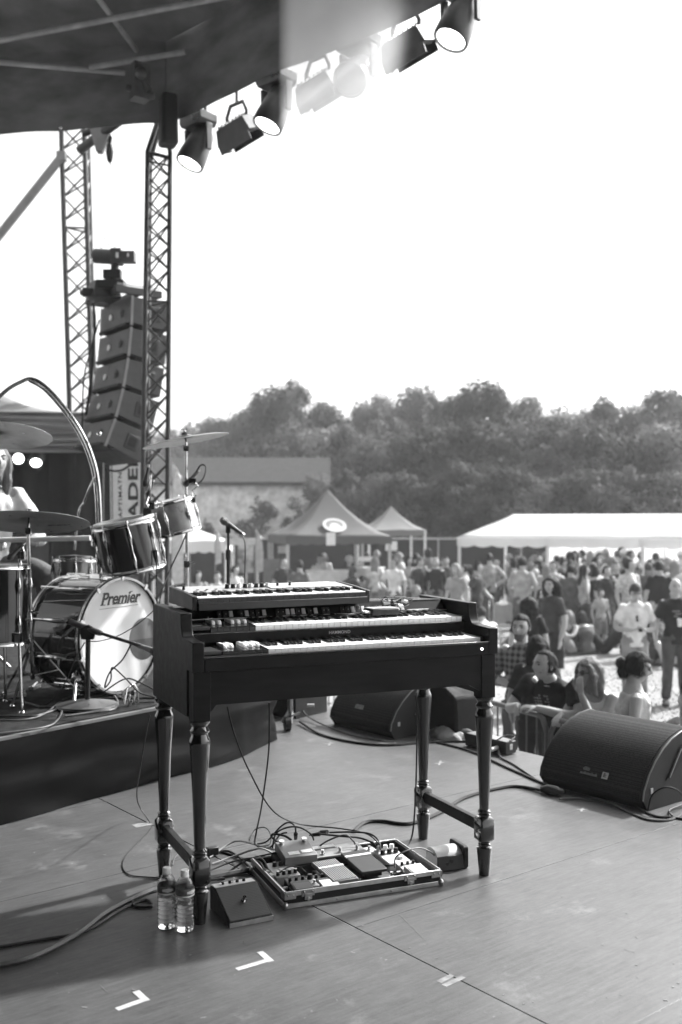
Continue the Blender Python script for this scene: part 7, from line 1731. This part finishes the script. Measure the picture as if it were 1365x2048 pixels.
def person(label, x, y, rz, ps='stand', fem=False, tops='tee', bots='long', hairs='short', top=.3, low=.08, hair='brown', skin='a', shoe=.06, near=False, fat=0., s=1., z=GZ, group=None, capm=None):
    key = (ps, fem, tops, bots, hairs, near, fat)
    if key not in _pm:
        parts = build_person(key)
        _pm[key] = {k_: o.data for k_, o in parts.items()}
        names = {k_: o.name.split('.')[0] for k_, o in parts.items()}; _pm[key]['_n'] = names
        for o in parts.values(): bpy.data.objects.remove(o)
    D = _pm[key]; b = bpy.data.objects.new('person', D['body']); COL.objects.link(b); b.location = (x, y, z); b.rotation_euler = (0, 0, rz); b.scale = (s, s, s)
    tag(b, label, 'person', group); setm(b, SK[skin]); mp = {'shirt': top if not isinstance(top, float) else cloth(top), 'low': low if not isinstance(low, float) else cloth(low), 'hair': HAIRM[hair] if capm is None else capm, 'shoes': cloth(shoe), 'eyes': mat('eye_dark', .02), 'mouth': mat('lip_dark', .12)}
    for k_ in mp:
        if k_ in D:
            c = bpy.data.objects.new(D['_n'][k_], D[k_]); COL.objects.link(c); c.parent = b; setm(c, mp[k_])
            if k_ == 'shirt': b_sh = c
    return b
# --- those at the barrier ---
on = V((.884, .468, 0)); LRZ = R(-62)
def railp(t, off=.40): return bp0 + bd_ * t + on * off
p = V((1.746, 8.05, 0)); leaner = person('balding man in black t-shirt leaning his forearms on the crowd barrier', p.x, p.y, R(-40), 'lean', tops='tee', hairs='receding', top=.008, low=.04, hair='black', near=True, fat=.022, s=1.0)
def on_parent(o, par): o.parent = par; return o
tx = MB(); rnd = random.Random(2)
for r in range(5):
    for c_ in range(6):
        if rnd.random() < .75: tx.box((-.055 + .022 * c_, -.0 - .0, .05 - .027 * r), (.015, .003, .018 * rnd.uniform(.5, 1)))
o = tx.build('shirt_print', mat('print_grey', .16, .7)); o.parent = leaner; o.matrix_local = frame((-.02, -.225, 1.185), (1, 0, 0), (0, -.42, .9)) @ M4.Rotation(R(90), 4, 'X')
p = V((2.03, 7.716, 0)); wm = person('fair-haired woman in glasses and pale tank top holding a hand over her mouth', p.x, p.y, R(-50), 'face', True, 'tank', 'shorts', 'bob', .6, .1, 'fair', 'b', near=True)
P = POSES['face']; hd = V(P['hd']); q = M4.Rotation(P['yaw'], 3, 'Z')
gm = MB()
for sx in (-1, 1):
    gm.tube([hd + q @ V((sx * .03 + .021 * cos(a), -.096 + .004 * abs(cos(a)), .015 + .017 * sin(a))) for a in [k_ * pi / 8 for k_ in range(17)]], .003, 6); gm.cyl(hd + q @ V((sx * .05, -.094, .018)), hd + q @ V((sx * .08, .01, .012)), .0028, n=6)
gm.cyl(hd + q @ V((-.009, -.098, .018)), hd + q @ V((.009, -.098, .018)), .003, n=6)
gm.build('glasses', BLKP, wm)
for sx in (-1, 1): gl = MB(); gl.ball(hd + q @ V((sx * .03, -.094, .015)), (.019, .002, .015), 12, 8, q); gl.build('glasses_lens', mat('lens_tint', .05, .1), wm)
bn = person('woman in profile with pinned-up hair and sleeveless top holding her hand out at the barrier', 2.135, 7.3, R(82), 'reach', True, 'tank', 'shorts', 'bun', .5, .1, 'brown', 'a', near=True, s=.97)
m = MB(); pw0 = V(POSES['reach']['wr'][1]); dw = V((.1, -.6, .3)).normalized(); m.cyl(pw0 - dw * .05, pw0 - dw * .0, .034, n=14); m.build('wristband', cloth(.02), bn)
pl_m = patterned('plaid_shirt', .02, .2, 5.5)
pm = person('bearded man in plaid shirt and pale neck scarf standing behind the barrier', 1.69, 9.35, R(-28), 'cross', tops='long', hairs='short', top=pl_m, low=.1, hair='brown', near=True)
person('dark-haired woman seen from behind between the plaid shirt and the balding man', 1.73, 8.85, R(150), 'stand', True, 'tee', 'long', 'bob', .02, .03, 'black', 'b', near=True, s=.92)
person('person cut by the right edge of the picture at the barrier', 2.62, 7.35, R(60), 'cup', True, 'tee', 'shorts', 'long', .2, .1, 'brown', near=True)
hd = V(POSES['cross']['hd']); m = MB(); m.loft([(hd + V((0, -.036, -.055)), .050, .050), (hd + V((0, -.044, -.08)), .046, .048), (hd + V((0, -.055, -.116)), .028, .028)], (1, 0, 0), 14); m.build('beard', mat('stubble', .09, .8), pm)
# drummer
dr = person('long-haired drummer in white t-shirt seated behind the kit at the left edge', -2.37, 6.75, R(42), 'stool', False, 'tee', 'long', 'long', .64, .1, 'fair', 'b', near=True, s=1.12, z=RZ)
m = MB(); m.lathe([(0, .5), (.17, .5), (.18, .54), (.17, .58), (0, .59)], n=28); m.cyl((0, 0, .02), (0, 0, .5), .02)
st = empty('drum_stool', (-2.50, 6.80, RZ), 0, 'round drum stool under the drummer', 'stool'); m.build('seat', BLKP, st)
m = MB()
for a in (0, 2.1, 4.2): m.cyl((0, 0, .25), (.25 * cos(a), .25 * sin(a), .01), .01)
m.build('leg', CHROME, st)
# --- the crowd in the field: px, Y, facing, look ---
def cp(label, px, Y, deg, *a, **k_):
    k_.setdefault('group', 'people on the field'); return person(label, (px - 682.5) * Y / 2000, Y, R(deg), *a, **k_)
FL_ = patterned('floral_shirt', .35, .6, 26, 'noise'); ST_ = patterned('striped_shirt', .1, .45, 9, 'stripe'); CAPW = mat('cap_pale', .5, .8); CAPB = mat('cap_dark', .03, .8)
cp('man in white t-shirt and cap looking down at his phone', 1270, 14.2, -4, 'phone', tops='tee', hairs='cap', top=.72, low=.25, fat=.02, s=1.0, capm=CAPB)
cp('bald man in printed black t-shirt with a cup near the right edge', 1351, 14.2, -6, 'cup', tops='tee', hairs='bald', top=.02, low=.07, s=1.04)
cp('curly-haired man in grey t-shirt looking left, beside the woman in black', 1103, 14.6, -62, 'weight', tops='tee', hairs='curly', top=.05, low=.02, hair='black', bots='shorts', s=1.04)
cp('woman with long black hair and black clothes, back turned, left of the grey t-shirt', 1058, 13.4, 172, 'stand', True, 'tee', 'skirt', 'curly', .012, .015, 'black', s=.92)
cp('large man in black t-shirt and pale shorts, back turned, near the right edge', 1320, 19.3, 178, 'hip', tops='tee', bots='shorts', hairs='short', top=.015, low=.4, fat=.035, s=1.07)
cp('man in flowered shirt standing before the marquee', 1258, 19.8, 25, 'weight', tops='tee', hairs='short', top=FL_, low=.03, s=1.08, hair='black')
cp('person in dark vest with a bag behind the white t-shirt man', 1213, 20.8, 20, 'drink', tops='tee', hairs='short', top=.03, low=.05, s=.98, hair='black')
cp('woman with pale arms and dark vest, side-on, in the middle of the group', 1168, 20.5, 100, 'hip', True, 'tank', 'shorts', 'long', .35, .06, 'brown')
cp('man in grey shirt with a backpack, back turned, middle of the group', 1142, 20.6, 165, 'stand', tops='tee', hairs='short', top=.09, low=.07)
cp('child in pale striped clothes in the middle of the group', 1202, 20.2, 15, 'stand', tops='tee', bots='shorts', hairs='short', top=.4, low=.2, s=.72)
cp('person in dark clothes with crossed arms behind the flowered shirt', 1234, 22.0, -20, 'cross', tops='tee', hairs='short', top=.04, low=.05)
cp('fair man in white shirt pointing beside the marquee post', 1185, 21.5, 40, 'point', tops='tee', hairs='short', top=.6, low=.1, hair='fair')
cp('man in pale shirt and dark shorts under the marquee, looking left', 1108, 22.3, -60, 'weight', tops='tee', bots='shorts', hairs='short', top=.5, low=.1)
cp('man in grey shirt bending towards the wire chair', 955, 21.5, 60, 'walk', tops='tee', hairs='short', top=.06, low=.02, hair='black')
cp('tall man in pale shirt with his back turned right of the wire chair', 980, 24.6, 200, 'hip', tops='tee', hairs='short', top=.3, low=.07, s=1.06)
cp('man in light shirt and grey trousers, large, behind the curly-haired man', 1045, 21.0, 160, 'cross', tops='tee', hairs='short', top=.35, low=.12, fat=.02, s=1.08)
cp('woman in dark dress, back turned, left of the flowered shirt', 1188, 21.0, 190, 'stand', True, 'tank', 'skirt', 'bob', .02, .02, 'brown')
cp('man in dark shirt seen from behind at the right edge of the marquee', 1312, 25.5, 185, 'stand', tops='tee', hairs='short', top=.02, low=.05, s=1.05)
cp('woman with blond hair in a white top near the right edge', 1350, 22.6, 150, 'weight', True, 'tee', 'long', 'long', .65, .1, 'fair')
cp('man in dark jumper with grey trousers walking left of the marquee post', 872, 24.5, -5, 'stand', tops='long', hairs='short', top=.025, low=.16, hair='grey')
cp('person in white shirt standing right of the stall counter', 789, 24.0, -18, 'hip', tops='tee', hairs='short', top=.65, low=.14)
cp('fair woman in white top and shorts, back turned, before the dark fence', 750, 25.5, 170, 'stand', True, 'tee', 'mini', 'long', .6, .25, 'fair')
cp('woman with bag right of the white-shirted person by the stalls', 819, 25.5, 10, 'cross', True, 'tee', 'long', 'bob', .35, .1, 'brown')
cp('man in dark grey t-shirt and cap behind the seated man in black', 840, 24.8, 30, 'drink', tops='tee', hairs='cap', top=.05, low=.06, capm=CAPB)
cp('slim person in dark clothes at the left post of the marquee', 893, 25.2, -10, 'cup', True, 'tee', 'long', 'short', .08, .03, 'black')
cp('man in grey t-shirt under the logo tent, turned away', 600, 22.8, 165, 'drink', tops='tee', hairs='short', top=.12, low=.1)
cp('stall keeper in white shirt behind the white table', 640, 26.8, 0, 'stand', tops='tee', hairs='short', top=.7, low=.1)
cp('fair-haired stall keeper with pale shirt right of the first keeper', 648, 28.3, 10, 'stand', True, 'tee', 'long', 'bob', .6, .1, 'fair')
cp('person bending over the stall counter right of the logo tent', 690, 25.0, 110, 'bend', tops='tee', hairs='short', top=.03, low=.05, hair='black')
cp('man with cap at the stall counter, looking right', 698, 26.2, 70, 'point', tops='tee', hairs='cap', top=.1, low=.1, capm=CAPW)
cp('dark-clothed person at the left post of the logo tent', 567, 24.6, 30, 'stand', tops='tee', hairs='short', top=.04, low=.04)
cp('long-haired woman left of the vocal microphone, arms before her', 397, 21.5, 15, 'cross', True, 'tee', 'long', 'long', .3, .1, 'brown', s=.9)
cp('person in white shirt behind the small keyboard, left of the microphone stand', 436, 21.0, -10, 'cup', tops='tee', hairs='short', top=.6, low=.12, s=.9)
cp('person in pale shirt between the microphone stand and its cable', 470, 23.0, 30, 'weight', tops='tee', hairs='short', top=.5, low=.1, s=.92)
cp('person in light top behind the bass drum rim', 338, 20.0, 140, 'stand', tops='tee', hairs='short', top=.5, low=.1, s=.85)
# seated
cp('man in black sitting on the grass before the dark jumper', 838, 24.0, 60, 'sit', tops='tee', bots='shorts', hairs='short', top=.015, low=.04, hair='grey', s=1.25)
cp('person in white t-shirt sitting with bowed back on the grass right of the organ', 968, 19.2, 200, 'cross_sit', tops='tee', bots='shorts', hairs='short', top=.7, low=.1, s=1.15)
cp('dark-haired person lying beside the bowed white t-shirt', 998, 18.6, 110, 'lounge', tops='tee', bots='shorts', hairs='curly', top=.06, low=.1, hair='black', s=.9)
cp('woman in dark top sitting on the grass, left of the seated pair', 1133, 19.6, -60, 'sit', True, 'tank', 'shorts', 'long', .04, .3, 'fair')
cp('person with bare back sitting on the grass, middle of the seated pair', 1168, 19.8, 200, 'cross_sit', True, 'strap', 'mini', 'bob', .1, .1, 'brown')
cp('person in black reclining on the grass at the right of the seated pair', 1212, 19.9, 240, 'lounge', tops='tee', bots='long', hairs='short', top=.02, low=.02, hair='black')
cp('person in dark clothes sitting on the grass right of the phone man', 1306, 18.2, 20, 'sit', tops='tee', bots='shorts', hairs='curly', top=.05, low=.05, hair='black')
cp('second person sitting among bags right of the phone man', 1325, 18.6, -40, 'cross_sit', tops='tee', bots='shorts', hairs='short', top=.3, low=.1)
# the dense rows under the marquee
rows = [(905, 27.5), (938, 25), (950, 28), (1000, 27.5), (1022, 25.8), (1030, 29), (1062, 26.5), (1075, 29.5), (1090, 27.4), (1122, 25.6), (1135, 28.5), (1150, 27.0), (1160, 24.4), (1178, 29.0), (1196, 26.4), (1206, 24.0), (1222, 27.5), (1240, 25.6), (1248, 28.6), (1268, 26.6), (1282, 23.8), (1290, 28.0), (1300, 22.0), (1330, 27.2), (1342, 25.0), (1362, 27.5), (1130, 20.9), (1072, 23.2), (930, 22.6), (915, 20.3)]
rnd = random.Random(55); pk = [('stand', False, 'tee', 'long', 'short'), ('weight', False, 'tee', 'shorts', 'short'), ('cross', True, 'tee', 'long', 'bob'), ('hip', True, 'tank', 'shorts', 'long'), ('cup', False, 'tee', 'long', 'cap'), ('drink', False, 'tee', 'shorts', 'bald'), ('phone', False, 'tee', 'long', 'short'), ('stand', True, 'tee', 'skirt', 'long')]
tn = {.02: 'black', .06: 'dark grey', .14: 'grey', .3: 'light grey', .5: 'pale', .7: 'white'}
pn_ = {'stand': 'standing upright', 'weight': 'standing on one leg', 'cross': 'with folded arms', 'hip': 'with a hand on the hip', 'cup': 'holding a cup', 'drink': 'drinking', 'phone': 'looking at a phone'}
for i, (px, Y) in enumerate(sorted(rows)):
    ps, fem, tp, bt_, hr = rnd.choice(pk); tone = rnd.choice([.02, .02, .06, .14, .3, .5, .7]); deg = rnd.uniform(-180, 180); hc = rnd.choice(['black', 'brown', 'brown', 'fair', 'grey'])
    cp('%s in %s top, %s of thirty from the left along the marquee back rows' % ('woman' if fem else 'man', tn[tone], ['first', 'second', 'third', 'fourth', 'fifth', 'sixth', 'seventh', 'eighth', 'ninth', 'tenth', 'eleventh', 'twelfth', 'thirteenth', 'fourteenth', 'fifteenth', 'sixteenth', 'seventeenth', 'eighteenth', 'nineteenth', 'twentieth', 'twenty-first', 'twenty-second', 'twenty-third', 'twenty-fourth', 'twenty-fifth', 'twenty-sixth', 'twenty-seventh', 'twenty-eighth', 'twenty-ninth', 'last'][i]), px + rnd.uniform(-8, 8), Y, deg, ps, fem, tp, bt_, hr, tone, rnd.choice([.03, .06, .12, .25]), hc, rnd.choice('abc'), s=rnd.uniform(.84, 1.07), capm=(CAPW if hr == 'cap' else None), group='people standing in rows by the marquee')
rnd = random.Random(91); ORD = ['first', 'second', 'third', 'fourth', 'fifth', 'sixth', 'seventh', 'eighth', 'ninth', 'tenth', 'eleventh', 'twelfth', 'thirteenth', 'fourteenth', 'fifteenth', 'sixteenth', 'seventeenth', 'eighteenth', 'nineteenth', 'twentieth']
for grp, n_, x0, x1, ya_, yb_ in (('far row under the marquee', 20, 1015, 1362, 26.5, 31.5), ('row before the marquee', 14, 1030, 1360, 22.0, 25.0), ('row before the fence', 9, 705, 905, 25.5, 31.0)):
    for i in range(n_):
        ps, fem, tp, bt_, hr = rnd.choice(pk); tone = rnd.choice([.02, .02, .06, .14, .3, .5, .5]); px = x0 + (x1 - x0) * (i + rnd.uniform(.1, .9)) / n_; Y = rnd.uniform(ya_, yb_)
        nm = {.02: 'black', .03: 'dark', .06: 'dark grey', .14: 'grey', .3: 'light grey', .5: 'pale'}[tone]
        cp('%s in %s top, %s from the left in the %s' % ('woman' if fem else 'man', nm, ORD[i], grp), px, Y, rnd.uniform(-180, 180), ps, fem, tp, bt_, hr, tone, rnd.choice([.03, .05, .1]), rnd.choice(['black', 'brown', 'brown', 'grey']), rnd.choice('ab'), s=rnd.uniform(.86, 1.07), capm=(CAPB if hr == 'cap' else None), group='people standing in rows by the marquee')
# bags on the grass
for px, py, l in ((1315, 1300, 'dark rucksack on the grass by the seated people right of the phone man'), (1335, 1330, 'pale pair of shoes and bag on the grass beside the black t-shirt man'), (1010, 1240, 'small bag on the grass beside the lying person')):
    p = fl(px, py, GZ); lump('bag', (p.x, p.y, GZ + .05), (.28, .2, .16), l, cloth(.05 if 'dark' in l else .35), 'bag', px)
# sunglasses on the white t-shirt and a cup in the hand of the black t-shirt man
m = MB(); m.box((-.0, -.142, 1.27), (.028, .012, .045)); m.box((.004, -.146, 1.225), (.024, .012, .035)); 
w_ = [o for o in bpy.data.objects if o.get('label', '').startswith('man in white t-shirt and cap')][0]; m.build('sunglasses', BLKP, w_)
m = MB(); m.box((0, -.33, 1.12), (.055, .010, .10), M4.Rotation(R(-50), 3, 'X')); ph = m.build('phone', BLKP); ph.location = w_.location; ph.rotation_euler = w_.rotation_euler; tag(ph, 'dark phone in the hands of the man in white t-shirt and cap', 'phone')
w_ = [o for o in bpy.data.objects if o.get('label', '').startswith('bald man in printed')][0]
m = MB(); m.lathe([(0, 0), (.03, 0), (.038, .11), (0, .11)], (.0, -.28, 1.15), 14); c_ = m.build('cup', WHTP); c_.location = w_.location; c_.rotation_euler = w_.rotation_euler; tag(c_, 'pale cup held by the bald man in printed black t-shirt', 'cup')
m = MB()
for i in range(3): m.box((-.02 + .03 * (i % 2), -.140, 1.30 - .035 * i), (.10 - .02 * i, .01, .018))
m.build('shirt_print', mat('print_grey', .16), w_)

bpy.data.scenes.remove(TS)
